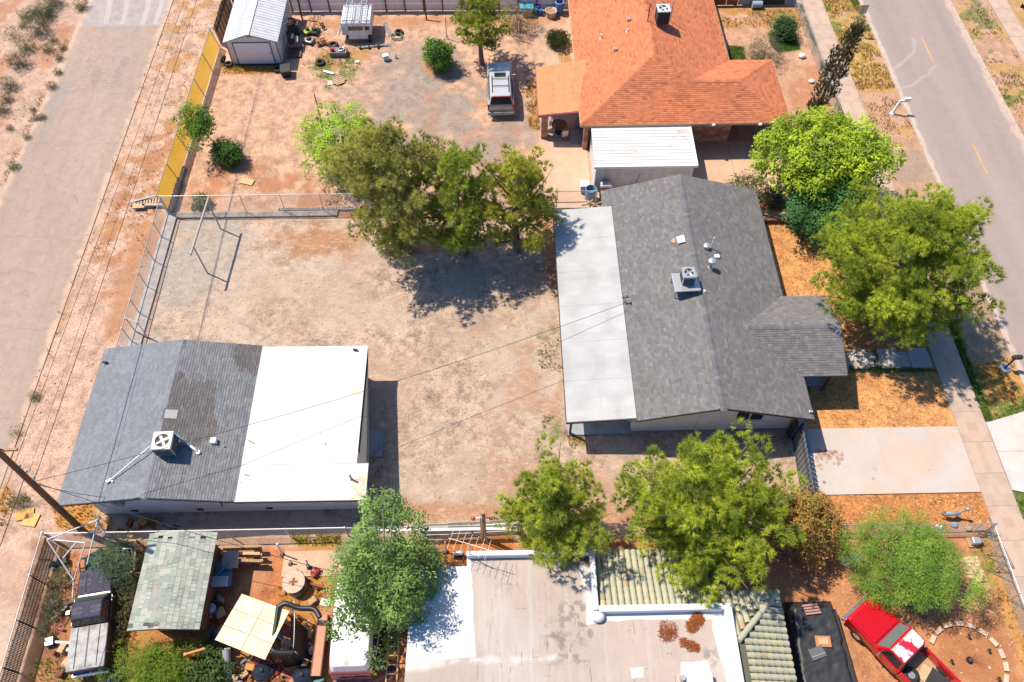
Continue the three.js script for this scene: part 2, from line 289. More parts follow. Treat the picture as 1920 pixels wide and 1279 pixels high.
gp.zone([[27.1, 4.9], [30.3, 3.9], [30.3, 5], [27.1, 5.7]], GRASS, { soft: 0.15, warp: 0.3, patch: [1.5, 0.3, 0.5], grain: 0.5 });
gp.zone([[27.1, 9.4], [30.3, 9.4], [30.3, 16], [27.1, 16]], GRASS, { soft: 0.2, warp: 0.2, grain: 0.6 });
gp.zone(RC(37.4, 46, -40, 24), [0.5, 0.3, 0.195], { soft: 0.1, warp: 0.05, grain: 0.4 });
gp.zone(RC(38, 41, -34, -10), [0.46, 0.28, 0.09], { soft: 0.4, warp: 0.5, patch: [0.7, 0.5, 0.62], alpha: 0.85, grain: 0.5 });
gp.zone(RC(37.6, 40.5, -34, -18), GRASS, { soft: 0.4, warp: 0.4, patch: [0.8, 0.58, 0.68], alpha: 0.7, grain: 0.5 });
gp.zone(RC(42.6, 46, -40, -20), [0.46, 0.28, 0.09], { soft: 0.2, patch: [0.8, 0.3, 0.5] });
// back neighbour front yard
gp.zone([[16.5, -33], [25.2, -33], [25.3, -16.5], [16.5, -16.5]], [0.54, 0.31, 0.19], { soft: 0.1, grain: 0.4 });
gp.zone([[16.5, -33], [25.2, -33], [25.2, -30], [16.5, -30.4]], OCH, { soft: 0.5, warp: 0.7, patch: [0.8, 0.3, 0.5], alpha: 0.85 });
gp.zone(PX(1440, 60, 1490, 60, 1500, 92, 1460, 98, 1445, 85), [0.12, 0.2, 0.03], { soft: 0.25, warp: 0.3, grain: 0.5 });
gp.zone(PX(1365, 85, 1395, 88, 1400, 112, 1368, 112), [0.14, 0.16, 0.04], { soft: 0.25, warp: 0.3, grain: 0.5 });
gp.zone(PX(1410, 20, 1490, 20, 1490, 60, 1440, 50), [0.2, 0.2, 0.05], { soft: 0.4, warp: 0.6, patch: [1.2, 0.4, 0.6], alpha: 0.7 });
gp.zone(PX(1470, 130, 1540, 120, 1560, 200, 1490, 210), [0.46, 0.2, 0.09], { soft: 0.5, warp: 0.5, patch: [0.9, 0.4, 0.6], alpha: 0.8 });
gp.zone(RC(25.0, 25.35, -34, -20), GRASS, { soft: 0.12, warp: 0.15, patch: [1, 0.35, 0.55], alpha: 0.8 });
// bottom neighbours: red earth
gp.zone([[-23, 12.1], [25.3, 12.1], [25.3, 24], [-23, 24]], RED, { soft: 0.3, warp: 0.3, grain: 0.65 });
gp.zone([[-23, 12.2], [25.3, 12.2], [25.3, 24], [-23, 24]], [0.53, 0.26, 0.13], { soft: 0.3, patch: [0.45, 0.48, 0.66], alpha: 0.8 });
gp.zone([[13, 12.2], [25.3, 12.2], [25.3, 24], [13, 24]], [0.5, 0.235, 0.11], { soft: 0.3, alpha: 0.7, grain: 0.6 });
gp.zone(PX(830, 1005, 960, 1005, 960, 1040, 830, 1050), [0.46, 0.16, 0.035], { soft: 0.2, warp: 0.2 });
gp.zone(PX(540, 995, 640, 1000, 640, 1035, 560, 1025), [0.42, 0.26, 0.05], { soft: 0.25, warp: 0.3, patch: [1.2, 0.3, 0.5] });
gp.zone(PX(520, 1070, 640, 1060, 625, 1180, 530, 1180), OCH, { soft: 0.4, warp: 0.5, patch: [0.9, 0.35, 0.55], alpha: 0.85 });
gp.zone(PX(230, 1180, 380, 1180, 640, 1240, 640, 1279, 230, 1279), OCH, { soft: 0.4, warp: 0.6, patch: [0.9, 0.3, 0.5], alpha: 0.9 });
gp.zone(PX(60, 1230, 180, 1240, 180, 1290, 50, 1290), [0.3, 0.24, 0.05], { soft: 0.4, warp: 0.5, patch: [1, 0.35, 0.6] });
gp.zone(PX(60, 1010, 150, 1010, 110, 1280, 45, 1280), [0.3, 0.15, 0.075], { soft: 0.4, warp: 0.5, patch: [0.9, 0.3, 0.6], alpha: 0.8 });
gp.zone(PX(1760, 1160, 1880, 1160, 1900, 1279, 1760, 1279), [0.42, 0.165, 0.06], { soft: 0.4, warp: 0.3, alpha: 0.7 });
gp.zone([[24.3, 12], [25.5, 12], [25.6, 24], [24.3, 24]], [0.5, 0.25, 0.07], { soft: 0.2, warp: 0.2, grain: 0.5, alpha: 0.85 });
gp.stroke(PX(1560, 1010, 1600, 1005, 1700, 1010), 0.06, [0.3, 0.12, 0.05], 0.5, 0.1);
gp.dots(900, -22, 25, 12.2, 22, 0.04, 0.1, [0.25, 0.11, 0.05], 0.6);
gp.dots(1500, -46, 46, -40, 24, 0.04, 0.09, [0.3, 0.18, 0.1], 0.5); gp.dots(900, -46, 46, -40, 24, 0.04, 0.09, [0.7, 0.55, 0.43], 0.5);
const grainBump = tex(512, 512, (u, v) => { const p = Math.abs(u - 0.5) * 2, q = Math.abs(v - 0.5) * 2; return 0.5 * fbm(p * 40, q * 40, 4) + 0.5 * vn(p * 240, q * 240); }, false, [1 / 3, 1 / 3]);
M.ground = new THREE.MeshStandardMaterial({ map: gp.tex(THREE.MirroredRepeatWrapping), roughness: 0.96, bumpMap: grainBump, bumpScale: 0.05 });
{ // terrain sheet, slightly uneven, with its far reach
  const g = new THREE.PlaneGeometry(130, 110, 260, 220); g.rotateX(-Math.PI / 2); g.translate(0, 0, -8);
  const p = g.attributes.position, u = g.attributes.uv;
  for (let i = 0; i < p.count; i++) { const x = p.getX(i), z = p.getZ(i), e = Math.max(Math.abs(x), Math.abs(z + 8)) > 54 ? 0 : 1; p.setY(i, e * (fbm(x * 0.5, z * 0.5, 3) - 1.0) * 0.05 - 0.004); u.setXY(i, x, z); }
  g.computeVertexNormals();
  const far = []; const o = 65, q = 55, W = 700;
  const f = (x0, x1, z0, z1) => faces([[V(x0, -0.006, z0), V(x0, -0.006, z1), V(x1, -0.006, z1), V(x1, -0.006, z0)]]);
  far.push(f(-W, -o, -W, W), f(o, W, -W, W), f(-o, o, -W, -q - 8), f(-o, o, q - 8, W));
  struct('ground', [fin(g), ...far], M.ground);
}
const sheet = (x0, x1, z0, z1, y) => faces([[V(x0, y, z0), V(x0, y, z1), V(x1, y, z1), V(x1, y, z0)]]);

// ---- left road: worn, dust-covered chip seal with cracks
{
  const p = new Paint(-34.3, -27.1, -40, 24, 256, 2048);
  p.fill((x, z) => {
    const a = fbm(x * 0.8, z * 0.12, 4), b = fbm(x * 3, z * 3, 3), f = vn(x * 22, z * 22), w = sstep(0.5, 0.72, fbm(x * 0.5 + 7, z * 0.09, 3));
    const k = 1 + 0.2 * (a - 0.5) + 0.2 * (b - 0.5) + 0.2 * (f - 0.5), c = [0.36, 0.27, 0.215], d = [0.32, 0.25, 0.208]; return [0, 1, 2].map(i => (c[i] * (1 - w) + d[i] * w) * k);
  });
  p.zone(RC(-34.3, -27.1, -40, -31.3), [0.36, 0.32, 0.31], { soft: 0.1, warp: 0.1, alpha: 0.8 });
  for (const [a, b] of [[-33.4, -31.9], [-31.6, -30.6], [-29.6, -28.9], [-28.4, -27.9]]) p.stroke([[a, -40], [b, -31.5]], 0.28, [0.5, 0.45, 0.42], 0.55, 0.1);
  p.zone(RC(-32.4, -28.6, -27.5, -23.5), [0.25, 0.215, 0.19], { soft: 0.8, warp: 0.8, patch: [1.2, 0.48, 0.66], alpha: 0.7 });
  p.zone(RC(-33.6, -32.8, -24, -21.5), [0.28, 0.25, 0.23], { soft: 0.3, warp: 0.2, alpha: 0.5 });
  const r = rng(5), CR = [0.16, 0.125, 0.1];
  for (const z of [-31.5, -24.2, -23.8, -9.5, -6.2, -29, -2, -18, 4, 9.5]) p.stroke([[-34.3, z + r()], [-31, z + r() * 0.6], [-27.1, z + r()]], 0.03, CR, 0.4, 0.35);
  for (let i = 0; i < 5; i++) { const x = -33.4 + i * 1.3; let q = [[x, -40]]; for (let z = -38; z < 24; z += 2.5) q.push([x + (r() - 0.5) * 0.5, z]); p.stroke(q, 0.03, CR, 0.2, 0.25); }
  for (let i = 0; i < 70; i++) { const x = -33.5 + r() * 5.5, z = -34 + r() * 50; p.stroke([[x, z], [x + (r() - 0.5) * 1.6, z + (r() - 0.5) * 2.4]], 0.028, CR, 0.45, 0.3); }
  for (let i = 0; i < 90; i++) { const x = -32.2 + r() * 3, z = -27.6 + r() * 4; p.stroke([[x, z], [x + (r() - 0.5) * 0.7, z + (r() - 0.5) * 0.7]], 0.03, CR, 0.5, 0.1); }
  p.zone([[-34.3, -40], [-33.9, -40], [-33.9, 24], [-34.3, 24]], SAND, { soft: 0.25, warp: 0.25, wf: 2, alpha: 0.8 }); p.zone([[-27.45, -40], [-27.1, -40], [-27.1, 24], [-27.45, 24]], SAND, { soft: 0.2, warp: 0.25, wf: 2, alpha: 0.8 });
  M.road = new THREE.MeshStandardMaterial({ map: p.tex(), roughness: 0.9, bumpMap: grainBump, bumpScale: 0.006 });
  struct('back_road', [sheet(-34.25, -27.15, -40, 24, 0.012), sheet(-34.25, -27.15, -300, -40, 0.012), sheet(-34.25, -27.15, 24, 300, 0.012)], M.road);
}
// ---- right street with yellow dashes
{
  const p = new Paint(30.25, 37.7, -40, 24, 256, 2048);
  p.fill((x, z) => {
    const a = fbm(x * 0.7, z * 0.1, 4), b = fbm(x * 3, z * 3, 3), f = vn(x * 23, z * 23), l = (x - 30.25) / 7.45, tr = Math.exp(-(((l - 0.2) / 0.07) ** 2)) + Math.exp(-(((l - 0.8) / 0.07) ** 2)) + 0.7 * Math.exp(-(((l - 0.36) / 0.06) ** 2)) + 0.7 * Math.exp(-(((l - 0.64) / 0.06) ** 2));
    const k = 1 + 0.16 * (a - 0.5) + 0.1 * (b - 0.5) + 0.1 * (f - 0.5) + (-0.07 * tr * (0.6 + 0.8 * vn(x, z * 0.2))); return [0.33 * k, 0.262 * k, 0.235 * k];
  });
  p.zone(RC(30.2, 30.5, -40, 24), [0.55, 0.43, 0.34], { soft: 0.12, warp: 0.12, wf: 2, alpha: 0.8 }); p.zone(RC(37.3, 37.8, -40, 24), [0.52, 0.38, 0.29], { soft: 0.2, warp: 0.3, wf: 1, alpha: 0.75 });
  p.stroke([[30.3, -24.6], [31.6, -25.3], [32.6, -26.6], [33.2, -28.5]], 0.22, [0.42, 0.35, 0.32], 0.55, 0.4); p.stroke([[30.4, -22.4], [31.8, -23], [33, -24], [34, -25]], 0.16, [0.42, 0.36, 0.33], 0.5, 0.3);
  p.stroke([[33.2, -20.5], [33.3, -15], [33.0, -9]], 0.02, [0.2, 0.17, 0.16], 0.3, 0.3);
  M.street = new THREE.MeshStandardMaterial({ map: p.tex(), roughness: 0.88, bumpMap: grainBump, bumpScale: 0.004 });
  struct('street', [sheet(30.3, 37.65, -40, 24, 0.012), sheet(30.3, 37.65, -300, -40, 0.012), sheet(30.3, 37.65, 24, 300, 0.012)], M.street);
  const ym = mott([0.62, 0.34, 0.1], 0.8, 1.5, 0.25, { c2: [0.42, 0.3, 0.2], th: 0.5 });
  for (let i = -3; i < 3; i++) { const z = -28.55 + i * 12.2; struct('lane_marking', sheet(33.86, 33.98, z, z + 2.9, 0.017), ym); }
  M.kerb = mott([0.5, 0.41, 0.35], 0.9, 3, 0.2);
  struct('kerb', bx(30.14, 30.3, -0.05, 0.05, -60, 40), M.kerb); struct('kerb', bx(37.65, 37.8, -0.05, 0.05, -60, 40), M.kerb);
}
// ---- concrete: sidewalks, drive, aprons, paths
M.walk = [0, 1, 2].map(i => mott([0.49 - i * 0.012, 0.355, 0.275], 0.9, 5 + i, 0.13, { c2: [0.44, 0.31, 0.235] }));
M.conc = mott([0.5, 0.43, 0.385], 0.9, 7, 0.1, { c2: [0.5, 0.385, 0.315], th: 0.5, n: 512 });
M.apron = mott([0.55, 0.5, 0.465], 0.88, 6, 0.08, { c2: [0.52, 0.46, 0.42] });
M.peach = mott([0.56, 0.365, 0.25], 0.9, 6, 0.1, { c2: [0.52, 0.33, 0.225] });
{
  const base = struct('sidewalk', bx(25.42, 27.02, -0.05, 0.04, -60, 40), M.walk[1]);
  for (let i = 0; i < 29; i++) { const z = -34 + i * 1.86; mk('slab', rbox(1.66, 0.09, 1.853, 26.22, 0.03, z + 0.93, 0.01, 1), M.walk[i % 3], base); }
  const s2 = struct('sidewalk', bx(40.98, 42.42, -0.05, 0.04, -60, 40), M.walk[0]);
  for (let i = 0; i < 8; i++) mk('slab', rbox(1.5, 0.09, 1.845, 41.7, 0.03, -34 + i * 1.86 + 0.93, 0.01, 1), M.walk[(i + 1) % 3], s2);
  const dr = struct('driveway', bx(16.2, 25.3, -0.05, 0.03, 5.95, 9.8), M.conc);
  const P = new Paint(16, 25.5, 5.8, 9.9, 768, 332);
  P.fill((x, z) => { const a = fbm(x * 0.6, z * 0.6, 4), b = fbm(x * 4, z * 4, 3), m = sstep(0.42, 0.62, fbm(x * 0.4 + 3, z * 0.5, 4)), k = 1 + 0.14 * (a - 0.5) + 0.08 * (b - 0.5) + 0.06 * (vn(x * 30, z * 30) - 0.5); return [(0.5 * (1 - m) + 0.53 * m) * k, (0.435 * (1 - m) + 0.41 * m) * k, (0.395 * (1 - m) + 0.335 * m) * k]; });
  const r = rng(31); for (let i = 0; i < 70; i++) { const g = G(1530 + r() * 50, 845 + r() * 40 * r()); P.dots(1, g.x, g.x, g.z, g.z, 0.06, 0.17, [0.3, 0.13, 0.07], 0.75); }
  for (const [x, y, s] of [[1637, 898, 0.11], [1742, 882, 0.05], [1545, 905, 0.12], [1640, 880, 0.2]]) { const g = G(x, y); P.dots(1, g.x, g.x, g.z, g.z, s, s, [0.08, 0.05, 0.045], s > 0.15 ? 0.15 : 0.9); }
  const DM = new THREE.MeshStandardMaterial({ map: P.tex(), roughness: 0.88, bumpMap: grainBump, bumpScale: 0.003 });
  mk('slab', bx(16.15, 20.72, 0.0, 0.045, 5.93, 9.83), DM, dr); mk('slab', bx(20.74, 25.38, 0.0, 0.045, 5.93, 9.83), DM, dr);
  const ap = struct('driveway_apron', bx(27.1, 30.1, -0.04, 0.02, 5.7, 9.6), M.apron);
  mk('slab', prism([[27.1, 5.75], [30.15, 4.9], [30.15, 7.5], [27.1, 7.5]], 0, 0.04), M.apron, ap); mk('slab', prism([[27.1, 7.52], [30.15, 7.52], [30.15, 10.5], [27.1, 9.75]], 0, 0.04), M.apron, ap);
  const fp = struct('front_path', bx(18.6, 25.3, -0.04, 0.006, 0.95, 1.95), M.conc);
  for (const [a, b, c, d] of [[1590, 1632, 657, 687], [1641, 1690, 656, 688], [1697, 1748, 654, 687]]) { const p = G(a, c), q = G(b, d); mk('slab', rbox(q.x - p.x - 0.1, 0.09, 1.35, (p.x + q.x) / 2, 0.02, 1.42, 0.012, 1), M.conc, fp); }
  mk('slab', rbox(2.3, 0.09, 1.35, 19.1, 0.02, 1.42, 0.012, 1), M.conc, fp);
  struct('patio', bx(2.75, 6.2, -0.05, 0.05, -17.2, -11.4), M.peach); struct('patio', bx(6.2, 16.4, -0.05, 0.046, -22.2, -16.9), M.peach);
  const pk = struct('parking_pad', bx(13.05, 21.5, -0.05, 0.048, -17.0, -11.2), M.peach); mk('joint', bx(16.3, 16.32, 0.03, 0.051, -17, -11.3), std(0.2, 0.12, 0.08), pk);
  struct('garden_path', bx(-11.4, -5.0, -0.03, 0.03, 12.3, 13.6), M.peach);
  const bp = struct('entry_walk', bx(19.95, 24.9, -0.04, 0.03, -17.6, -16.6), mott([0.52, 0.25, 0.2], 0.9, 2, 0.2));
  for (let i = 0; i < 12; i++) mk('brick', bx(20 + i * 0.4, 20.38 + i * 0.4, 0.0, 0.045, -17.58, -16.62), M.walk[i % 3], bp);
}
// ---------------------------------------------------------------- buildings
M.stucco = mott([0.74, 0.74, 0.73], 0.92, 5, 0.06, { c2: [0.7, 0.69, 0.67] });
M.trim = std(0.05, 0.05, 0.055, 0.6); M.white = std(0.78, 0.78, 0.77, 0.6); M.glass = std(0.02, 0.025, 0.03, 0.08); M.dark = std(0.03, 0.03, 0.032, 0.7); M.grey = std(0.3, 0.31, 0.32, 0.5); M.galv = std(0.52, 0.54, 0.55, 0.38, { metalness: 0.55 }); M.steel = std(0.36, 0.38, 0.4, 0.45, { metalness: 0.5 });
M.wood = mott([0.42, 0.26, 0.14], 0.9, 1.2, 0.3, { streak: 5 }); M.palewood = mott([0.55, 0.38, 0.22], 0.9, 1.2, 0.25, { streak: 5 }); M.darkwood = mott([0.17, 0.09, 0.055], 0.9, 1.5, 0.35, { streak: 5 });
M.rust = mott([0.25, 0.09, 0.035], 0.9, 0.8, 0.4, { c2: [0.14, 0.05, 0.03] }); M.rubber = std(0.018, 0.018, 0.019, 0.8); M.brick = mott([0.42, 0.24, 0.18], 0.95, 2, 0.35, { c2: [0.3, 0.14, 0.1], th: 0.48 });
M.slabgrey = mott([0.3, 0.34, 0.37], 0.85, 4, 0.08);
const vcol = new THREE.MeshStandardMaterial({ vertexColors: true, roughness: 0.93, side: THREE.DoubleSide });

// shingle courses on a planar facet; pts[0]-pts[1] is the eave, seen from outside
function facet(pts, e, w, col, seed, overhang = 0.03) {
  const r = rng(seed), o = pts[0], U = V().subVectors(pts[1], o).normalize(); let N = V().crossVectors(U, V().subVectors(pts[2], o)).normalize(); if (N.y < 0) N.negate();
  let S = V().crossVectors(N, U); const c0 = V(); pts.forEach(p => c0.add(p)); c0.divideScalar(pts.length).sub(o); if (S.dot(c0) < 0) S.negate();
  const q = pts.map(p => { const d = V().subVectors(p, o); return [d.dot(U), d.dot(S)]; }), us = q.map(a => a[0]), sm = Math.max(...q.map(a => a[1])), u0 = Math.min(...us), u1 = Math.max(...us);
  const spans = s => { const x = []; for (let i = 0, j = q.length - 1; i < q.length; j = i++) { const a = q[i], b = q[j]; if ((a[1] > s) !== (b[1] > s)) x.push(a[0] + (b[0] - a[0]) * (s - a[1]) / (b[1] - a[1])); } return x.sort((a, b) => a - b); };
  const P = [], Nn = [], C = [], UV = [];
  const pt = (u, s, h) => V().copy(o).addScaledVector(U, u).addScaledVector(S, s).addScaledVector(N, h);
  const quad = (a, b, c, d, n, k) => { for (const p of flip ? [a, c, b, a, d, c] : [a, b, c, a, c, d]) { P.push(p.x, p.y, p.z); Nn.push(n.x, n.y, n.z); C.push(k[0], k[1], k[2]); UV.push(0, 0); } };
  const D = S.clone().negate(); let row = 0; const flip = V().crossVectors(U, S).dot(N) < 0;
  for (let s = 0; s < sm - 0.01; s += e, row++) {
    const sp = spans(Math.min(s + e * 0.5, sm - 0.005)); if (sp.length < 2) continue; const a = sp[0], b = sp[sp.length - 1];
    let u = u0 - w + ((row * 0.37 + r() * 0.4) % 1) * w;
    while (u < b) {
      const ww = w * (0.7 + 0.6 * r()), x0 = Math.max(u, a), x1 = Math.min(u + ww - 0.006, b); u += ww; if (x1 - x0 < 0.03) continue;
      const k = col(r, pt((x0 + x1) / 2, s, 0)), h = 0.018 + r() * 0.012, s0 = s - (s === 0 ? overhang : 0.012 * r()), s1 = Math.min(s + e + 0.03, sm);
      const A = pt(x0, s0, h), B = pt(x1, s0, h), Cc = pt(x1, s1, 0.004), Dd = pt(x0, s1, 0.004); quad(A, B, Cc, Dd, N, k); quad(pt(x0, s0, -0.002), pt(x1, s0, -0.002), B, A, D, k);
    }
  }
  const g = new THREE.BufferGeometry(); g.setAttribute('position', new THREE.Float32BufferAttribute(P, 3)); g.setAttribute('normal', new THREE.Float32BufferAttribute(Nn, 3)); g.setAttribute('uv', new THREE.Float32BufferAttribute(UV, 2)); g.setAttribute('color', new THREE.Float32BufferAttribute(C, 3)); return g;
}
function caps(p, q, w, step, col, seed) { const r = rng(seed), { d, L, s } = basis(p, q), n = Math.round(L / step), out = []; for (let i = 0; i < n; i++) { const a = p.clone().addScaledVector(d, i * step), b = p.clone().addScaledVector(d, (i + 1.15) * step); a.y += 0.05; b.y += 0.035; const lo = V(0, -0.05, 0), k = col(r, a), l = s.clone().multiplyScalar(w / 2), L1 = a.clone().add(l).add(lo), L2 = b.clone().add(l).add(lo), R1 = a.clone().sub(l).add(lo), R2 = b.clone().sub(l).add(lo); const g = faces([[a, b, L2, L1], [b, a, R1, R2], [a, L1, R1]]); out.push(tint(g, ...k)); } return out; }
const stuff = m => { m.userData.kind = 'stuff'; return m; };
function windowPart(parent, x0, x1, y0, y1, z, dir, mat = M.white, axis = 'z') { // flat window on a wall facing +z / -z (or +-x)
  const f = 0.06, t = 0.05 * dir, B = axis === 'z' ? (a, b, c, d, k0, k1) => bx(a, b, c, d, Math.min(z + k0 * t, z + k1 * t), Math.max(z + k0 * t, z + k1 * t)) : (a, b, c, d, k0, k1) => bx(Math.min(z + k0 * t, z + k1 * t), Math.max(z + k0 * t, z + k1 * t), c, d, a, b);
  const w = mk('window', [B(x0, x1, y0, y0 + f, 0, 1), B(x0, x1, y1 - f, y1, 0, 1), B(x0, x0 + f, y0 + f, y1 - f, 0, 1), B(x1 - f, x1, y0 + f, y1 - f, 0, 1), B((x0 + x1) / 2 - 0.03, (x0 + x1) / 2 + 0.03, y0 + f, y1 - f, 0, 1)], mat, parent);
  const xm = (x0 + x1) / 2; mk('pane', B(x0 + f, xm - 0.03, y0 + f, y1 - f, 0.1, 0.4), M.glass, w); mk('pane', B(xm + 0.03, x1 - f, y0 + f, y1 - f, 0.1, 0.4), M.glass, w); return w;
}
const onRoof = (px, py, fn) => { let h = 3, p; for (let i = 0; i < 12; i++) { p = G(px, py, h); h = fn(p.x, p.z); } return G(px, py, h); };

// ---- main house
const mainH = (x) => 4.0 - 0.285 * Math.abs(x - 11.22);
const charcoal = (r, p) => { const v = 0.15 + 0.045 * (r() - 0.5) + (r() < 0.16 ? 0.03 : 0) + 0.02 * (fbm(p.x * 0.5, p.z * 0.5, 3) - 0.5); return [v * 1.03, v * 0.985, v * 0.985]; };
{
  const H = thing('main_house', 'long white house with dark grey shingle roof, white patio roof and front porch gable', 'house', V(11.2, 0, -1.7), 0, null, true);
  mk('foundation', bx(6.95, 15.85, 0, 0.12, -9.35, 5.9), M.slabgrey, H);
  const xL = 7.05, xR = 15.75, z0 = -9.3, z1 = 5.85, e = 0.12;
  const wl = mk('wall', [faces([[V(xL, 0.1, z1), V(xR, 0.1, z1), V(xR, mainH(xR) - e, z1), V(11.22, 4 - e, z1), V(xL, mainH(xL) - e, z1)], [V(xR, 0.1, z0), V(xL, 0.1, z0), V(xL, mainH(xL) - e, z0), V(11.22, 4 - e, z0), V(xR, mainH(xR) - e, z0)], [V(xR, 0.1, z1), V(xR, 0.1, z0), V(xR, mainH(xR) - e, z0), V(xR, mainH(xR) - e, z1)], [V(xL, 0.1, z0), V(xL, 0.1, z1), V(xL, mainH(xL) - e, z1), V(xL, mainH(xL) - e, z0)]]), bx(xL - 0.03, xR + 0.03, 0.1, 0.35, z1, z1 + 0.03)], M.stucco, H);
  windowPart(wl, 12.5, 14.1, 1.15, 2.25, z1 + 0.002, 1); mk('sill', bx(12.4, 14.2, 1.04, 1.13, z1, z1 + 0.12), M.white, wl);
  mk('crack', [beam(V(10.5, 0.3, z1 + 0.032), V(10.55, 1.2, z1 + 0.004), 0.015, 0.006), beam(V(10.55, 1.2, z1 + 0.004), V(10.62, 2.6, z1 + 0.004), 0.015, 0.006)], M.grey, wl);
  windowPart(wl, -7.5, -6, 1, 2.2, xR + 0.002, 1, M.white, 'x'); windowPart(wl, -4, -2.6, 1, 2.2, xR + 0.002, 1, M.white, 'x');
  mk('front_door', [bx(xR, xR + 0.05, 0.12, 2.2, 0.7, 1.65)], M.darkwood, wl);
  mk('patio_door', [bx(xL - 0.05, xL, 0.12, 2.15, -1, 0.8)], M.glass, wl); windowPart(wl, 2.6, 4, 1, 2.1, xL - 0.002, -1, M.white, 'x');
  const roof = mk('roof', [slab([V(11.22, 4, -9.85), V(11.22, 4, 6.55), V(16.3, mainH(16.3), 6.55), V(16.3, mainH(16.3), -9.85)], 0.12), slab([V(11.22, 4, 6.55), V(11.22, 4, -9.85), V(6.4, mainH(6.4), -9.85), V(6.4, mainH(6.4), 6.55)], 0.12), slab([V(13.2, 3.4, 1.25), V(18.72, 3.4, 1.25), V(18.72, 2.57, -1.35), V(16, 2.57, -1.35)], 0.1), slab([V(18.72, 3.4, 1.25), V(13.2, 3.4, 1.25), V(16, 2.57, 3.9), V(18.72, 2.57, 3.9)], 0.1)], M.trim, H);
  const y = 0.004, E = (x, z) => V(x, mainH(x) + y, z);
  stuff(mk('shingles', [facet([E(16.36, 6.6), E(16.36, -9.9), E(11.22, -9.9), E(11.22, 6.6)], 0.142, 0.25, charcoal, 11), facet([E(6.4, -9.9), E(6.4, -8.5), E(11.22, -8.5), E(11.22, -9.9)], 0.142, 0.25, charcoal, 12), facet([E(7.0, -8.5), E(7.0, 6.6), E(11.22, 6.6), E(11.22, -8.5)], 0.142, 0.25, charcoal, 13),
    facet([V(16, 2.58, -1.37), V(18.78, 2.58, -1.37), V(18.78, 3.41, 1.25), V(13.3, 3.41, 1.25)], 0.142, 0.25, charcoal, 14), facet([V(18.78, 2.58, 3.95), V(16, 2.58, 3.95), V(13.3, 3.41, 1.25), V(18.78, 3.41, 1.25)], 0.142, 0.25, charcoal, 15)], vcol, roof));
  const capc = (r, p) => charcoal(r, p).map((x, i) => x * (0.82 + 0.05 * i)); mk('ridge_cap', caps(V(11.22, 3.99, -9.9), V(11.22, 3.99, 6.6), 0.36, 0.2, capc, 3), vcol, roof); mk('ridge_cap', caps(V(18.8, 3.4, 1.25), V(13.2, 3.4, 1.25), 0.34, 0.2, capc, 4), vcol, roof);
  mk('drip_edge', [beam(V(16.37, 2.5, -9.9), V(16.37, 2.5, 6.62), 0.03, 0.16), beam(V(16.37, 2.5, 6.62), V(11.22, 3.95, 6.62), 0.03, 0.16), beam(V(11.22, 3.95, 6.62), V(6.9, 2.72, 6.62), 0.03, 0.16), beam(V(18.8, 2.51, 3.97), V(16.2, 2.51, 3.97), 0.03, 0.14), beam(V(18.8, 2.51, -1.4), V(18.8, 3.36, 1.25), 0.03, 0.14), beam(V(18.8, 3.36, 1.25), V(18.8, 2.51, 3.97), 0.03, 0.14)], M.trim, roof);
  // white patio roof in sheets
  M.patioroof = mott([0.43, 0.435, 0.43], 0.9, 6, 0.13, { c2: [0.375, 0.38, 0.375], th: 0.5, streak: 0.5 }); const pr = mk('patio_roof', slab([V(3.3, 2.42, -8.45), V(3.3, 2.42, 6.43), V(7.02, 2.77, 6.43), V(7.02, 2.77, -8.45)], 0.1), M.white, H);
  for (let i = 0; i < 2; i++) for (let j = 0; j < 6; j++) { const a = 3.28 + i * 1.87, b = a + 1.862, c = -8.47 + j * 2.486, d = c + 2.478, f = x => 2.435 + (x - 3.3) * 0.0941; mk('roof_sheet', slab([V(a, f(a), c), V(a, f(a), d), V(b, f(b), d), V(b, f(b), c)], 0.012), M.patioroof, pr); }
  mk('fascia', [beam(V(3.25, 2.36, -8.5), V(3.25, 2.36, 6.47), 0.04, 0.16), beam(V(3.25, 2.36, 6.48), V(7.0, 2.72, 6.48), 0.04, 0.16)], M.trim, pr);
  for (const z of [-8.1, -3.4, 1.3, 5.95]) mk('patio_post', bx(3.55, 3.67, 0.05, 2.36, z - 0.06, z + 0.06), M.trim, H);
  mk('beam', bx(3.5, 3.7, 2.2, 2.34, -8.4, 6.3), M.trim, H); mk('patio_lamp', bx(3.8, 3.98, 2.2, 2.34, 6.2, 6.4), M.dark, H);
  mk('patio_slab', bx(3.5, 7.05, -0.02, 0.07, -8.6, 6.05), M.slabgrey, H);
  for (const z of [-0.95, 3.45]) mk('porch_post', cyl(V(18.35, 0, z), V(18.35, 2.5, z), 0.09), M.trim, H);
  mk('porch_slab', bx(15.8, 18.4, -0.02, 0.1, -1.1, 3.2), M.slabgrey, H); mk('porch_step', bx(16.2, 17.5, -0.02, 0.07, 3.2, 4.3), M.slabgrey, H);
  mk('entry_pillar', bx(15.76, 16.2, 0, 2.55, 5.6, 6.0), M.brick, H); mk('walkway', bx(15.76, 16.9, -0.02, 0.052, 4.3, 7.5), M.slabgrey, H);
  const sp = G(1512, 772, 2.56); mk('floodlight', [rbox(0.22, 0.16, 0.14, 16.22, 2.66, 6.2, 0.03), bx(16.2, 16.24, 2.55, 2.62, 6.18, 6.22)], M.galv, H);
}
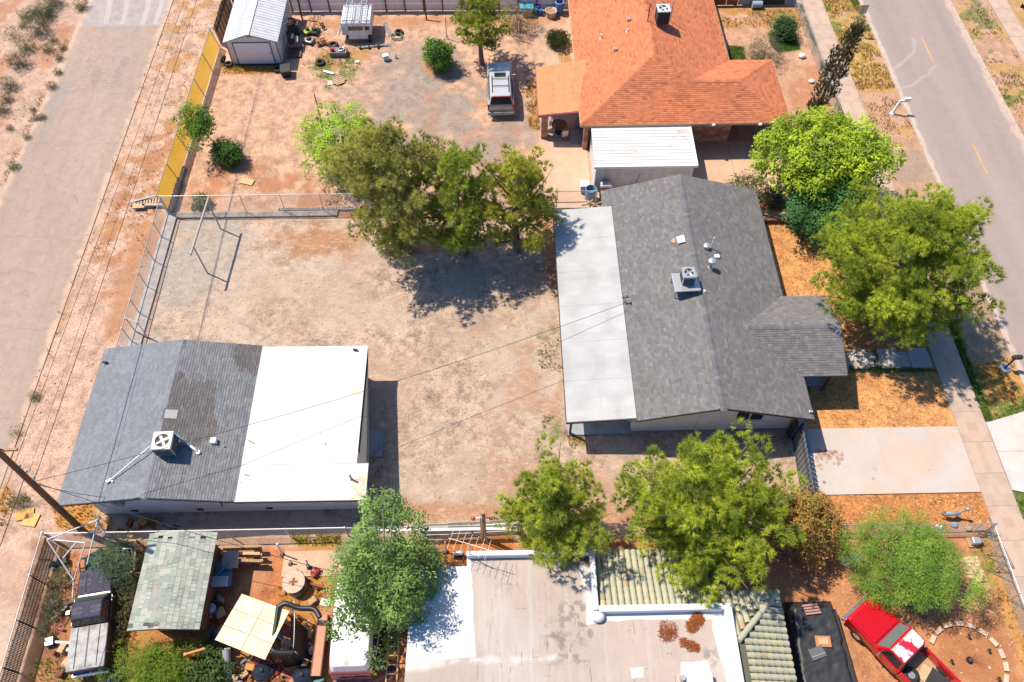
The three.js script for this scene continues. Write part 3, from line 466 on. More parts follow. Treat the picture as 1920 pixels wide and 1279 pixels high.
function fanUnit(name, label, p, w, h, body, top, group, legs) { // rooftop condenser: cabinet, louvre grille, fan ring, fan blades
  const t = thing(name, label, 'air conditioner', p, 0.03, group); const y0 = legs;
  mk('cabinet', [rbox(w, h, w, 0, y0 + h / 2, 0, 0.03)], body, t);
  for (const [ry, n] of [[0, 7], [Math.PI / 2, 7], [Math.PI, 7], [-Math.PI / 2, 7]]) { const L = []; for (let i = 0; i < n; i++) L.push(box(w - 0.12, 0.02, 0.02, 0, y0 + 0.09 + i * (h - 0.2) / (n - 1), w / 2 + 0.008)); mk('grille', L.map(g => { g.rotateY(ry); return g; }), M.dark, t); }
  const ring = new THREE.Shape(); ring.moveTo(-w / 2, -w / 2); ring.lineTo(w / 2, -w / 2); ring.lineTo(w / 2, w / 2); ring.lineTo(-w / 2, w / 2); const ho = new THREE.Path(); ho.absarc(0, 0, w * 0.38, 0, 7, true); ring.holes.push(ho);
  const tp = fin(new THREE.ExtrudeGeometry(ring, { depth: 0.06, bevelEnabled: true, bevelSize: 0.015, bevelThickness: 0.015, bevelSegments: 1, curveSegments: 14 })); tp.rotateX(-Math.PI / 2); tp.translate(0, y0 + h + 0.02, 0); mk('top_cover', tp, top, t);
  mk('fan_well', at(fin(new THREE.CylinderGeometry(w * 0.375, w * 0.375, 0.02, 18)), 0, y0 + h + 0.012, 0), M.dark, t);
  const bl = []; for (let i = 0; i < 4; i++) { const b = box(w * 0.3, 0.012, w * 0.16, w * 0.19, y0 + h + 0.045, 0, 0, 0.25); b.rotateY(i * Math.PI / 2 + 0.5); bl.push(b); } mk('fan_blades', [...bl, cyl(V(0, y0 + h + 0.02, 0), V(0, y0 + h + 0.075, 0), w * 0.09)], top, t);
  if (legs > 0.1) for (const [i, j] of [[-1, -1], [-1, 1], [1, -1], [1, 1]]) mk('leg', cyl(V(i * w * 0.46, -0.08, j * w * 0.46), V(i * w * 0.46, y0, j * w * 0.46), 0.02, 0.02, 5), M.galv, t);
  return t;
}
function ventPipe(name, label, p, h, r, hat, mat = M.galv, group) { const t = thing(name, label, 'roof vent', p, 0, group); mk('pipe', cyl(V(0, -0.06, 0), V(0, h, 0), r, r, 10), mat, t); mk('flashing', cyl(V(0, -0.05, 0), V(0, 0.05, 0), r * 2.4, r * 1.3, 10), mat, t); if (hat) mk('cap', [cyl(V(0, h - 0.02, 0), V(0, h + 0.12, 0), r * 2.1, r * 2.1, 12), cyl(V(0, h + 0.12, 0), V(0, h + 0.17, 0), r * 2.1, r * 0.6, 12)], mat, t); return t; }
{
  const f = (x, z) => mainH(x), P = (a, b) => onRoof(a, b, f);
  const c = P(1283, 540); const pt = thing('equipment_platform', 'pale metal platform holding the condenser on the dark shingle roof', 'platform', c, 0.05);
  mk('deck', [rbox(1.45, 0.07, 1.3, 0, 0.55, 0, 0.02)], M.galv, pt); mk('skirt', [bx(-0.7, 0.7, 0.38, 0.52, -0.62, -0.58), bx(-0.7, -0.66, 0.38, 0.52, -0.6, 0.6), bx(0.66, 0.7, 0.38, 0.52, -0.6, 0.6)], M.galv, pt);
  for (const [i, j] of [[-1, -1], [-1, 1], [1, -1], [1, 1]]) mk('leg', bx(i * 0.65 - 0.025, i * 0.65 + 0.025, -0.25, 0.52, j * 0.56 - 0.025, j * 0.56 + 0.025), M.steel, pt);
  fanUnit('rooftop_condenser', 'square grey condenser with round fan standing on the metal platform', V(c.x + 0.05, c.y + 0.585, c.z - 0.12), 0.72, 0.62, M.steel, M.galv, null, 0.02);
  const pl = P(1278, 451); pl.y += 0.02; solo('roof_panel_cover', at(box(0.45, 0.08, 0.5, 0, 0, 0, 0.08, 0, 0.28), pl.x - 0.06, pl.y + 0.08, pl.z), M.white, 'white square cover plate near the ridge of dark shingle roof', 'roof cover');
  const dk = P(1264, 452); solo('flashing_disc', at(fin(new THREE.CylinderGeometry(0.16, 0.18, 0.03, 16)), dk.x, dk.y + 0.03, dk.z), std(0.6, 0.3, 0.18), 'small orange round flashing patch beside white cover plate', 'flashing');
  ventPipe('vent_pipe', 'tall thin pale vent pipe on the dark shingle roof', P(1333, 465), 0.95, 0.035, false, M.white); ventPipe('mushroom_vent', 'short capped metal vent close to the thin tall pipe', P(1324, 465), 0.14, 0.09, true); ventPipe('flue_vent', 'wide capped flue pipe with long shadow on dark roof', P(1331, 502), 0.55, 0.1, true); ventPipe('plumbing_vent', 'small white plumbing stub near the dark ridge', P(1320, 548), 0.16, 0.07, false, M.white);
  const bv = P(1344, 482); const b = thing('box_vent', 'small flat white box vent beside the flue on dark roof', 'roof vent', bv); mk('housing', rbox(0.3, 0.12, 0.24, 0, 0.06, 0, 0.03), M.white, b); mk('flange', box(0.42, 0.02, 0.36, 0, 0.0, 0, 0, 0, -0.28), M.white, b);
  const ms = onRoof(1171, 568, (x) => 2.78); const mt = thing('service_mast', 'dark service mast with insulators at the edge of the patio roof', 'service mast', ms); mk('pipe', cyl(V(0, -0.15, 0), V(0, 0.75, 0), 0.035), M.steel, mt); mk('weatherhead', sph(0.07, 0, 0.78, 0), M.steel, mt); mk('bracket', [box(0.3, 0.04, 0.04, 0, 0.55, 0), sph(0.05, -0.14, 0.55, 0.02), sph(0.05, 0.14, 0.55, -0.02)], M.dark, mt);
}
// ---- small back house
const smallH = x => x < -17.65 ? 3.4 - 0.177 * (-17.65 - x) : x < -13.5 ? 3.4 - 0.177 * (x + 17.65) : 2.665 - 0.011 * (x + 13.5);
{
  const H = thing('back_house', 'small white back house with half grey shingle and half white flat roof', 'house', V(-14.6, 0, 6.1), 0, null, true);
  const xL = -21.2, xM = -17.65, xR = -7.95, z0 = 2.1, z1 = 10.1, e = 0.14, f = x => smallH(x) - e, T = z => [V(xR, f(xR), z), V(-13.5, f(-13.5), z), V(xM, f(xM), z), V(xL, f(xL), z)];
  const wl = mk('wall', faces([[V(xL, 0, z1), V(xR, 0, z1), ...T(z1)], [V(xR, 0, z0), V(xL, 0, z0), ...[...T(z0)].reverse()], [V(xR, 0, z1), V(xR, 0, z0), V(xR, f(xR), z0), V(xR, f(xR), z1)], [V(xL, 0, z0), V(xL, 0, z1), V(xL, f(xL), z1), V(xL, f(xL), z0)]]), M.stucco, H);
  mk('closet', bx(xR, -7.4, 0, 2.42, 8.9, 10.1), M.stucco, H);
  mk('door', [bx(xR, xR + 0.05, 0.12, 2.15, 5.9, 6.8)], M.white, wl); windowPart(wl, 3.2, 4.6, 1, 2.1, xR + 0.002, 1, M.white, 'x'); windowPart(wl, -8.05, -7.45, 1.75, 2.15, z1 + 0.002, 1, M.grey);
  for (const x of [-19.6, -16.2, -12.6]) mk('vent_hole', bx(x, x + 0.35, 0.25, 0.5, z1, z1 + 0.02), M.dark, wl);
  mk('step', bx(-7.95, -6.75, -0.02, 0.16, 5.55, 7.15), M.slabgrey, H);
  mk('downpipe', [cyl(V(-14.6, 2.4, z1 + 0.05), V(-14.6, 1.5, z1 + 0.06), 0.03), cyl(V(-14.6, 1.5, z1 + 0.06), V(-14.7, 0.9, z1 + 0.06), 0.03)], M.dark, H);
  const r = mk('roof', [slab([V(xM, 3.4, 1.5), V(xM, 3.4, 10.55), V(-13.5, 2.665, 10.55), V(-13.5, 2.665, 1.5)], 0.12), slab([V(xM, 3.4, 10.55), V(xM, 3.4, 1.5), V(-22.2, smallH(-22.2), 1.5), V(-22.2, smallH(-22.2), 10.55)], 0.12), slab([V(-13.5, 2.655, 1.55), V(-13.5, 2.655, 10.6), V(-7.0, 2.585, 10.6), V(-7.0, 2.585, 8.65), V(-7.6, 2.59, 8.65), V(-7.6, 2.59, 1.65)].map(p => p), 0.12)], M.trim, H);
  const blue = (q, p) => { const v = 0.2 + 0.05 * (q() - 0.5) + 0.04 * (fbm(p.x * 1.3, p.z * 1.3, 3) - 0.5); return [v * 0.94, v, v * 1.08]; };
  const worn = (q, p) => { const m = sstep(0.52, 0.56, fbm(p.x * 0.45 + 4.3, p.z * 0.4 + 1.2, 4) + 0.1 * (p.x < -15.4 ? 1 : 0) - 0.1 * (p.z > 7.6 ? 1 : 0) - 0.04), v = (0.2 + 0.07 * (q() - 0.5)) * (1 - 0.36 * m); return [v * (0.95 + 0.13 * m), v * (0.98 + 0.02 * m), v * (1.02 - 0.05 * m)]; };
  const E = (x, z) => V(x, smallH(x) + 0.004, z);
  stuff(mk('shingles', [facet([E(-22.26, 1.45), E(-22.26, 10.6), E(xM, 10.6), E(xM, 1.45)], 0.142, 0.3, blue, 21), facet([E(-13.5, 10.6), E(-13.5, 1.45), E(xM, 1.45), E(xM, 10.6)], 0.142, 0.3, worn, 22)], vcol, r));
  mk('ridge_cap', caps(V(xM, 3.38, 1.45), V(xM, 3.38, 10.6), 0.3, 0.2, blue, 5), vcol, r);
  M.whiteroof = mott([0.82, 0.79, 0.73], 0.8, 8, 0.04, { c2: [0.78, 0.72, 0.63], th: 0.62 });
  const P = new Paint(-13.6, -6.9, 1.5, 10.7, 512, 704); P.fill((x, z) => { const k = 1 + 0.05 * (fbm(x * 2, z * 2, 3) - 0.5) + 0.03 * (vn(x * 20, z * 20) - 0.5); return [0.66 * k, 0.625 * k, 0.56 * k]; });
  P.zone([[-8.2, 2], [-7.55, 2], [-7.6, 8], [-8.1, 8]], [0.7, 0.45, 0.26], { soft: 0.3, warp: 0.3, patch: [1.6, 0.52, 0.72], alpha: 0.5 }); P.zone([[-7.6, 9.5], [-7.05, 9.3], [-7.05, 10.5], [-7.6, 10.5]], [0.62, 0.36, 0.17], { soft: 0.15, warp: 0.2, patch: [2, 0.45, 0.6], alpha: 0.7 }); P.zone([[-11, 9], [-7.5, 9.2], [-7.5, 10.4], [-11.5, 10.4]], [0.6, 0.52, 0.4], { soft: 0.4, warp: 0.5, patch: [1.2, 0.5, 0.75], alpha: 0.35 });
  for (const [a, b, c, d] of [[466, 825, 478, 834], [458, 890, 468, 893], [610, 832, 611, 838]]) { const p = onRoof(a, b, smallH), q = onRoof(c, d, smallH); P.stroke([[p.x, p.z], [q.x, q.z]], 0.06, [0.2, 0.16, 0.12], 0.8, 0.08); }
  for (const [a, b] of [[491, 697], [458, 822], [448, 870], [452, 905], [460, 808]]) { const p = onRoof(a, b, smallH); P.dots(1, p.x, p.x, p.z, p.z, 0.07, 0.07, [0.1, 0.08, 0.07], 0.9); }
  const wm = new THREE.MeshStandardMaterial({ map: P.tex(), roughness: 0.8 }), h = x => smallH(x) + 0.012;
  const sl = (a, b, c, d) => mk('roof_sheet', slab([V(a, h(a), c), V(a, h(a), d), V(b, h(b), d), V(b, h(b), c)], 0.02), wm, r);
  for (let i = 0; i < 3; i++) for (let j = 0; j < 3; j++) { const a = -13.5 + i * 1.97, b = i === 2 ? -7.6 : a + 1.964, c = 1.55 + j * 2.37, d = c + (j === 2 ? 2.36 : 2.364); sl(a, b, c, d); }
  for (let i = 0; i < 3; i++) { const a = -13.5 + i * 2.17, b = i === 2 ? -7.0 : a + 2.164; sl(a, b, 8.664, 10.62); }
  mk('drip_edge', [beam(V(-22.28, 2.52, 10.63), V(xM, 3.34, 10.63), 0.03, 0.14), beam(V(xM, 3.34, 10.63), V(-13.5, 2.6, 10.63), 0.03, 0.14), beam(V(-13.5, 2.6, 10.65), V(-7.0, 2.53, 10.65), 0.03, 0.12)], M.dark, r);
  const Q = (a, b) => onRoof(a, b, smallH);
  fanUnit('rooftop_condenser', 'tan rooftop condenser on wire legs at the ridge of the back house', Q(318, 842), 0.95, 0.72, std(0.3, 0.29, 0.27, 0.6), std(0.55, 0.54, 0.51, 0.5), null, 0.22);
  const du = thing('insulated_line', 'blue insulated refrigerant line bending down to the grey roof', 'pipe', Q(372, 849)); const a = du.position, b0 = Q(330, 818); b0.y += 0.55; mk('line', tube([b0.clone().sub(a), V((b0.x - a.x) * 0.4, 0.42, (b0.z - a.z) * 0.4), V(-0.35, 0.3, -0.25)], 0.06, 7), std(0.16, 0.3, 0.5, 0.6), du); mk('elbow', [tube([V(-0.35, 0.3, -0.25), V(-0.12, 0.26, -0.08), V(0, 0.12, 0), V(0, -0.05, 0)], 0.065, 7)], M.white, du); mk('boot', cyl(V(0.02, -0.04, 0.02), V(0.02, 0.14, 0.02), 0.15, 0.1, 10), M.galv, du);
  const bv = thing('box_vent', 'small white box vent on the worn grey roof of back house', 'roof vent', Q(402, 829)); mk('housing', rbox(0.3, 0.26, 0.3, 0, 0.12, 0, 0.03), M.white, bv); mk('flange', box(0.46, 0.02, 0.46, 0, 0.0, 0, 0, 0, -0.17), M.white, bv);
  ventPipe('vent_stub', 'tiny copper vent stub beside white box vent', Q(421, 838), 0.12, 0.035, false, std(0.5, 0.22, 0.12)); 
  const hc = thing('roof_hatch', 'flat pale patch plate on worn shingles above the condenser', 'roof cover', Q(321, 777)); mk('plate', box(0.62, 0.03, 0.5, 0, 0.03, 0, 0, 0, -0.17), M.grey, hc); mk('flange', box(0.8, 0.015, 0.62, 0, 0.018, 0, 0, 0, -0.17), std(0.1, 0.1, 0.1), hc);
  const cd = thing('conduit_pipe', 'long white conduit lying across the blue grey shingles', 'conduit', Q(207, 903)); { const p = cd.position, q = Q(287, 842); q.y += 0.35; mk('pipe', cyl(V(0, 0.12, 0), q.clone().sub(p), 0.03, 0.03, 6), M.white, cd); mk('fitting', [box(0.26, 0.12, 0.14, -0.05, 0.08, 0, 0.6), cyl(V(0.16, -0.03, 0.05), V(0.16, 0.16, 0.05), 0.05)], M.white, cd); mk('support', box(0.08, 0.16, 0.08, 0.05, 0.02, 0.02), M.dark, cd); }
  ventPipe('flue_pipe', 'leaning tan flue pipe on the white flat roof', Q(659, 899), 0.62, 0.055, false, std(0.42, 0.37, 0.26)); 
  const ew = thing('security_camera', 'small dark camera bolted at the white roof corner', 'camera', Q(666, 657)); mk('bracket', box(0.12, 0.06, 0.12, 0, 0.03, 0), M.grey, ew); mk('housing', cyl(V(-0.1, 0.1, 0), V(0.14, 0.12, 0.04), 0.06), M.dark, ew);
  const em = thing('security_camera', 'black camera on the eave of the blue grey roof', 'camera', Q(199, 681)); mk('bracket', box(0.1, 0.06, 0.1, 0, 0.03, 0), M.grey, em); mk('housing', cyl(V(-0.12, 0.12, 0), V(0.12, 0.14, 0.04), 0.07), M.dark, em);
  const mb = thing('meter_box', 'grey electric meter box on the shaded wall under grey shingles', 'meter box', V(-19.7, 1.6, z1)); mk('case', rbox(0.55, 0.7, 0.22, 0, 0.3, 0.11, 0.03), M.grey, mb); mk('dial', cyl(V(0, 0.4, 0.2), V(0, 0.4, 0.3), 0.1, 0.1, 12), M.galv, mb); mk('conduit', cyl(V(0.1, 0.65, 0.1), V(0.1, 1.0, 0.1), 0.03), M.galv, mb);
}
// ---- neighbour's orange hip-roofed house
{
  const H = thing('orange_roof_house', 'brick house with big orange shingle hip roof', 'house', V(11, 0, -25), 0, null, true);
  const oran = (r, p) => { const v = 1 + 0.34 * (r() - 0.5) + (r() < 0.12 ? -0.2 : 0) + 0.18 * (fbm(p.x * 0.7, p.z * 0.7, 3) - 0.5); return [0.53 * v, 0.172 * v, 0.076 * v]; };
  const und = std(0.42, 0.13, 0.06), h = 2.7, A = V(10.9, 4.7, -20.8), Wr = V(13.25, 3.896, -18.85), We = V(16.6, 3.896, -18.85), SW = V(5.55, h, -15.95), SE = V(19.9, h, -16.0), NEw = V(19.9, h, -22.5), Va = V(16.75, h, -22.5), Nz = -48, NR = V(10.9, 4.7, -43.2), NW = V(5.55, h, Nz), NE = V(16.75, h, Nz);
  const F = [[SW, SE, We, Wr, A], [NW, SW, A, NR], [Va, NE, NR, A, Wr], [NEw, Va, Wr, We], [SE, NEw, We], [NE, NW, NR]];
  const rf = mk('roof', [[SW, SE, We, Wr], [SW, Wr, A], ...F.slice(1)].map(f => slab(f, 0.1)), und, H);
  stuff(mk('shingles', F.slice(0, 5).map((f, i) => facet(f.map(p => p.clone().setY(p.y + 0.004)), 0.145, 0.32, oran, 31 + i)), vcol, rf));
  const up = (a) => a.clone().setY(a.y - 0.01), oc = (r, p) => oran(r, p).map(x => x * 0.95); [[A, NR], [SW, A], [A, Wr], [Wr, We], [SE, We], [NEw, We]].forEach(([a, b], i) => mk('ridge_cap', caps(up(a), up(b), 0.32, 0.2, oc, 50 + i), vcol, rf));
  mk('fascia', [beam(V(5.5, 2.6, -15.9), V(19.95, 2.6, -15.95), 0.04, 0.18), beam(V(19.95, 2.6, -15.95), V(19.95, 2.6, -22.5), 0.04, 0.18), beam(V(5.5, 2.6, -15.9), V(5.5, 2.6, -47), 0.04, 0.18), beam(V(16.8, 2.6, -22.6), V(16.8, 2.6, -47), 0.04, 0.18)], M.palewood, rf);
  const w = mk('wall', [bx(6.1, 16.25, 0, 2.62, -47.4, -16.88)], M.brick, H); mk('porch_wall', bx(16.25, 19.4, 0, 2.62, -21.9, -20.2), M.brick, H);
  mk('brick_pillar', [bx(19.1, 19.6, 0, 2.6, -16.95, -16.45)], M.brick, H); mk('brick_pillar', bx(2.95, 3.4, 0, 2.35, -18.1, -17.6), M.brick, H); mk('brick_pillar', bx(5.85, 6.15, 0, 2.6, -16.8, -16.4), M.brick, H);
  for (const x of [14.6, 17.8]) mk('soffit_lamp', [rbox(0.22, 0.14, 0.16, x, 2.62, -15.85, 0.03)], M.white, H);
  mk('front_door', bx(16.26, 16.31, 0.05, 2.1, -19, -18.1), M.darkwood, w); windowPart(w, -26, -24.6, 1, 2.1, 16.255, 1, M.white, 'x');
  // flat side carport
  M.ocar = mott([0.6, 0.24, 0.1], 0.85, 3, 0.1); const cr = mk('carport_roof', slab([V(2.72, 2.38, -22.4), V(2.72, 2.38, -17.35), V(6.45, 2.78, -17.35), V(6.45, 3.02, -22.4)], 0.1), M.white, H);
  for (let i = 0; i < 4; i++) for (let j = 0; j < 3; j++) { const f = (x, z) => 2.386 + (x - 2.72) * (0.1072 + 0.0644 * ((-17.35 - z) / 5.05)), a = 2.7 + i * 0.94, b = a + 0.935, c = -22.42 + j * 1.69, d = c + 1.685; mk('roof_sheet', slab([V(a, f(a, c) + 0.012, c), V(a, f(a, d) + 0.012, d), V(b, f(b, d) + 0.012, d), V(b, f(b, c) + 0.012, c)], 0.015), M.ocar, cr); }
  mk('fascia', [beam(V(2.7, 2.3, -17.3), V(6.4, 2.68, -17.3), 0.05, 0.16), beam(V(2.68, 2.3, -22.4), V(2.68, 2.3, -17.3), 0.05, 0.16)], std(0.4, 0.12, 0.13), cr);
  mk('carport_post', cyl(V(2.95, 0, -22), V(2.95, 2.35, -22), 0.06), M.white, H); mk('gutter', beam(V(16.9, 2.5, -22.6), V(16.9, 2.5, -29.3), 0.08, 0.08), M.dark, H);
  const hf = (x, z) => { if (x < 10.9) { const d = Math.min((x - 5.55) / 5.35, (-15.95 - z) / 4.85); return 2.7 + 2 * Math.min(1, d); } return Math.min(4.7 - 2 * (x - 10.9) / 5.85, 2.7 + 2 * (-15.95 - z) / 4.85); }, P = (a, b) => onRoof(a, b, hf);
  fanUnit('rooftop_condenser', 'dark tall condenser with pale top on the orange ridge', P(1239, 46).setY(4.62), 0.9, 0.95, M.dark, std(0.5, 0.55, 0.58, 0.5), null, 0.1);
  ventPipe('vent_pipe', 'tall thin dark pipe beside condenser on orange roof', P(1256, 40), 1.7, 0.03, false, M.steel); ventPipe('vent_pipe', 'dark pipe rising behind the condenser on orange roof', V(10.75, 4.6, -24.4), 1.5, 0.035, false, M.dark);
  for (const [x, y, n, l] of [[1178, 39, 'box', 'square grey vent near the top of orange roof'], [1153, 95, 'box', 'square grey vent low on the orange west slope']]) { const b = thing('box_vent', l, 'roof vent', P(x, y)); mk('housing', rbox(0.26, 0.24, 0.26, 0, 0.12, 0, 0.02), M.galv, b); mk('flange', box(0.4, 0.02, 0.4, 0, 0, 0, 0, 0, 0.37), M.galv, b); }
  ventPipe('turbine_vent', 'short flared white vent high on orange west slope', P(1176, 59), 0.2, 0.06, false, M.white); ventPipe('turbine_vent', 'taller flared white vent on the orange west slope', P(1127, 72), 0.36, 0.06, false, M.white); ventPipe('vent_stub', 'tiny grey stub at corner of flat orange carport roof', P(1101, 121), 0.12, 0.04, false, M.galv);
}
// ---- white metal outbuilding between the houses
{
  const H = thing('storage_building', 'white ribbed metal storage building beside the orange house', 'outbuilding', V(9.6, 0, -14.5), 0, null, true), f = z => 2.32 + (-12.35 - z) * 0.045;
  M.whitemetal = mott([0.6, 0.61, 0.61], 0.6, 3, 0.07, { c2: [0.53, 0.54, 0.545] });
  mk('wall', hexa([V(6.35, 0, -16.3), V(6.35, 0, -12.5), V(6.35, f(-16.3) - 0.06, -16.3), V(6.35, f(-12.5) - 0.06, -12.5), V(12.9, 0, -16.3), V(12.9, 0, -12.5), V(12.9, f(-16.3) - 0.06, -16.3), V(12.9, f(-12.5) - 0.06, -12.5)]), M.whitemetal, H);
  const P = new Paint(6.2, 13.1, -16.6, -12.3, 512, 320); P.fill((x, z) => { const k = 1 + 0.06 * (fbm(x * 1.5, z * 6, 3) - 0.5); return [0.62 * k, 0.62 * k, 0.61 * k]; });
  for (const [x, z, w, l] of [[9.6, -15.45, 0.12, 3.2], [7.6, -13.6, 0.2, 1.6], [10.6, -14.1, 0.15, 1.4], [11.8, -15, 0.2, 1.5]]) P.zone(RC(x, x + l, z - w, z + w), [0.52, 0.26, 0.12], { soft: 0.15, warp: 0.25, patch: [2, 0.45, 0.7], alpha: 0.6 });
  const rm = new THREE.MeshStandardMaterial({ map: P.tex(), roughness: 0.6 }), roof = mk('roof', slab([V(6.23, f(-16.5) - 0.01, -16.5), V(6.23, f(-12.35) - 0.01, -12.35), V(13.02, f(-12.35) - 0.01, -12.35), V(13.02, f(-16.5) - 0.01, -16.5)], 0.06), M.white, H);
  for (let i = 0; i < 14; i++) { const c = -16.5 + i * 0.296, d = c + 0.29; const g = [slab([V(6.23, f(c) + 0.012, c), V(6.23, f(d) + 0.012, d), V(13.02, f(d) + 0.012, d), V(13.02, f(c) + 0.012, c)], 0.012), beam(V(6.23, f(c) + 0.018, c + 0.03), V(13.02, f(c) + 0.018, c + 0.03), 0.04, 0.035)]; mk('roof_panel', g, rm, roof); }
  mk('fascia', [beam(V(6.2, 2.26, -12.31), V(13.06, 2.26, -12.31), 0.04, 0.2), beam(V(13.05, 2.3, -12.3), V(13.05, 2.46, -16.5), 0.04, 0.2)], M.white, roof);
}
// ---- white garden shed
{
  const H = thing('metal_shed', 'white ridged metal shed with roll-up door at the back fence', 'shed', V(-18.8, 0, -29), 0, null, true), x0 = -20.7, x1 = -16.88, zf = -26.3, zb = -32.2, e = 2.08, r = 2.72, xm = -18.8;
  const w = mk('wall', faces([[V(x0, 0, zf), V(x1, 0, zf), V(x1, e, zf), V(xm, r - 0.04, zf), V(x0, e, zf)], [V(x1, 0, zb), V(x0, 0, zb), V(x0, e, zb), V(xm, r - 0.04, zb), V(x1, e, zb)], [V(x1, 0, zf), V(x1, 0, zb), V(x1, e, zb), V(x1, e, zf)], [V(x0, 0, zb), V(x0, 0, zf), V(x0, e, zf), V(x0, e, zb)]]), M.whitemetal, H);
  M.shedtrim = std(0.1, 0.13, 0.14, 0.6);
  mk('trim', [bx(x0 - 0.02, x0 + 0.05, 0, e, zf, zf + 0.03), bx(x1 - 0.05, x1 + 0.02, 0, e, zf, zf + 0.03), beam(V(x0 - 0.15, e - 0.02, zf + 0.16), V(xm, r + 0.02, zf + 0.16), 0.05, 0.07), beam(V(xm, r + 0.02, zf + 0.16), V(x1 + 0.15, e - 0.02, zf + 0.16), 0.05, 0.07), bx(-20.25, -20.17, 0, 1.92, zf, zf + 0.035), bx(-17.43, -17.35, 0, 1.92, zf, zf + 0.035), bx(-20.25, -17.35, 1.92, 2.0, zf, zf + 0.035)], M.shedtrim, w);
  const d = mk('roll_up_door', [bx(-20.17, -17.43, 0.04, 1.92, zf, zf + 0.02)], std(0.66, 0.69, 0.72, 0.5), w); for (let i = 0; i < 7; i++) mk('slat', bx(-20.15, -17.45, 0.06 + i * 0.265, 0.31 + i * 0.265, zf + 0.02, zf + 0.032), std(0.68, 0.71, 0.74, 0.45), d); mk('handle', bx(-17.6, -17.5, 1, 1.06, zf + 0.03, zf + 0.07), M.dark, d);
  mk('gable_vent', bx(-18.95, -18.62, 2.38, 2.5, zf, zf + 0.04), std(0.5, 0.3, 0.1), w); mk('side_vent', bx(x1, x1 + 0.03, 1.3, 1.8, -27.6, -27.35), M.grey, w);
  for (const s of [-1, 1]) for (let i = 0; i < 10; i++) { const za = -32.4 + i * 0.63, zc = za + 0.625, xe = s < 0 ? x0 - 0.16 : x1 + 0.16, q = [V(xm, r + 0.03, za), V(xm, r + 0.03, zc), V(xe, e, zc), V(xe, e, za)]; mk('roof_panel', [slab(s < 0 ? [...q].reverse() : q, 0.015), beam(V(xm, r + 0.045, za + 0.05), V(xe, e + 0.015, za + 0.05), 0.05, 0.03), beam(V(xm, r + 0.045, za + 0.36), V(xe, e + 0.015, za + 0.36), 0.03, 0.02)], M.whitemetal, H); }
  mk('ridge_cap', beam(V(xm, r + 0.06, -32.4), V(xm, r + 0.06, -26.1), 0.22, 0.02), M.white, H);
  mk('sill', bx(-20.8, -17, 0, 0.08, zf + 0.02, zf + 0.16), M.dark, H);
}
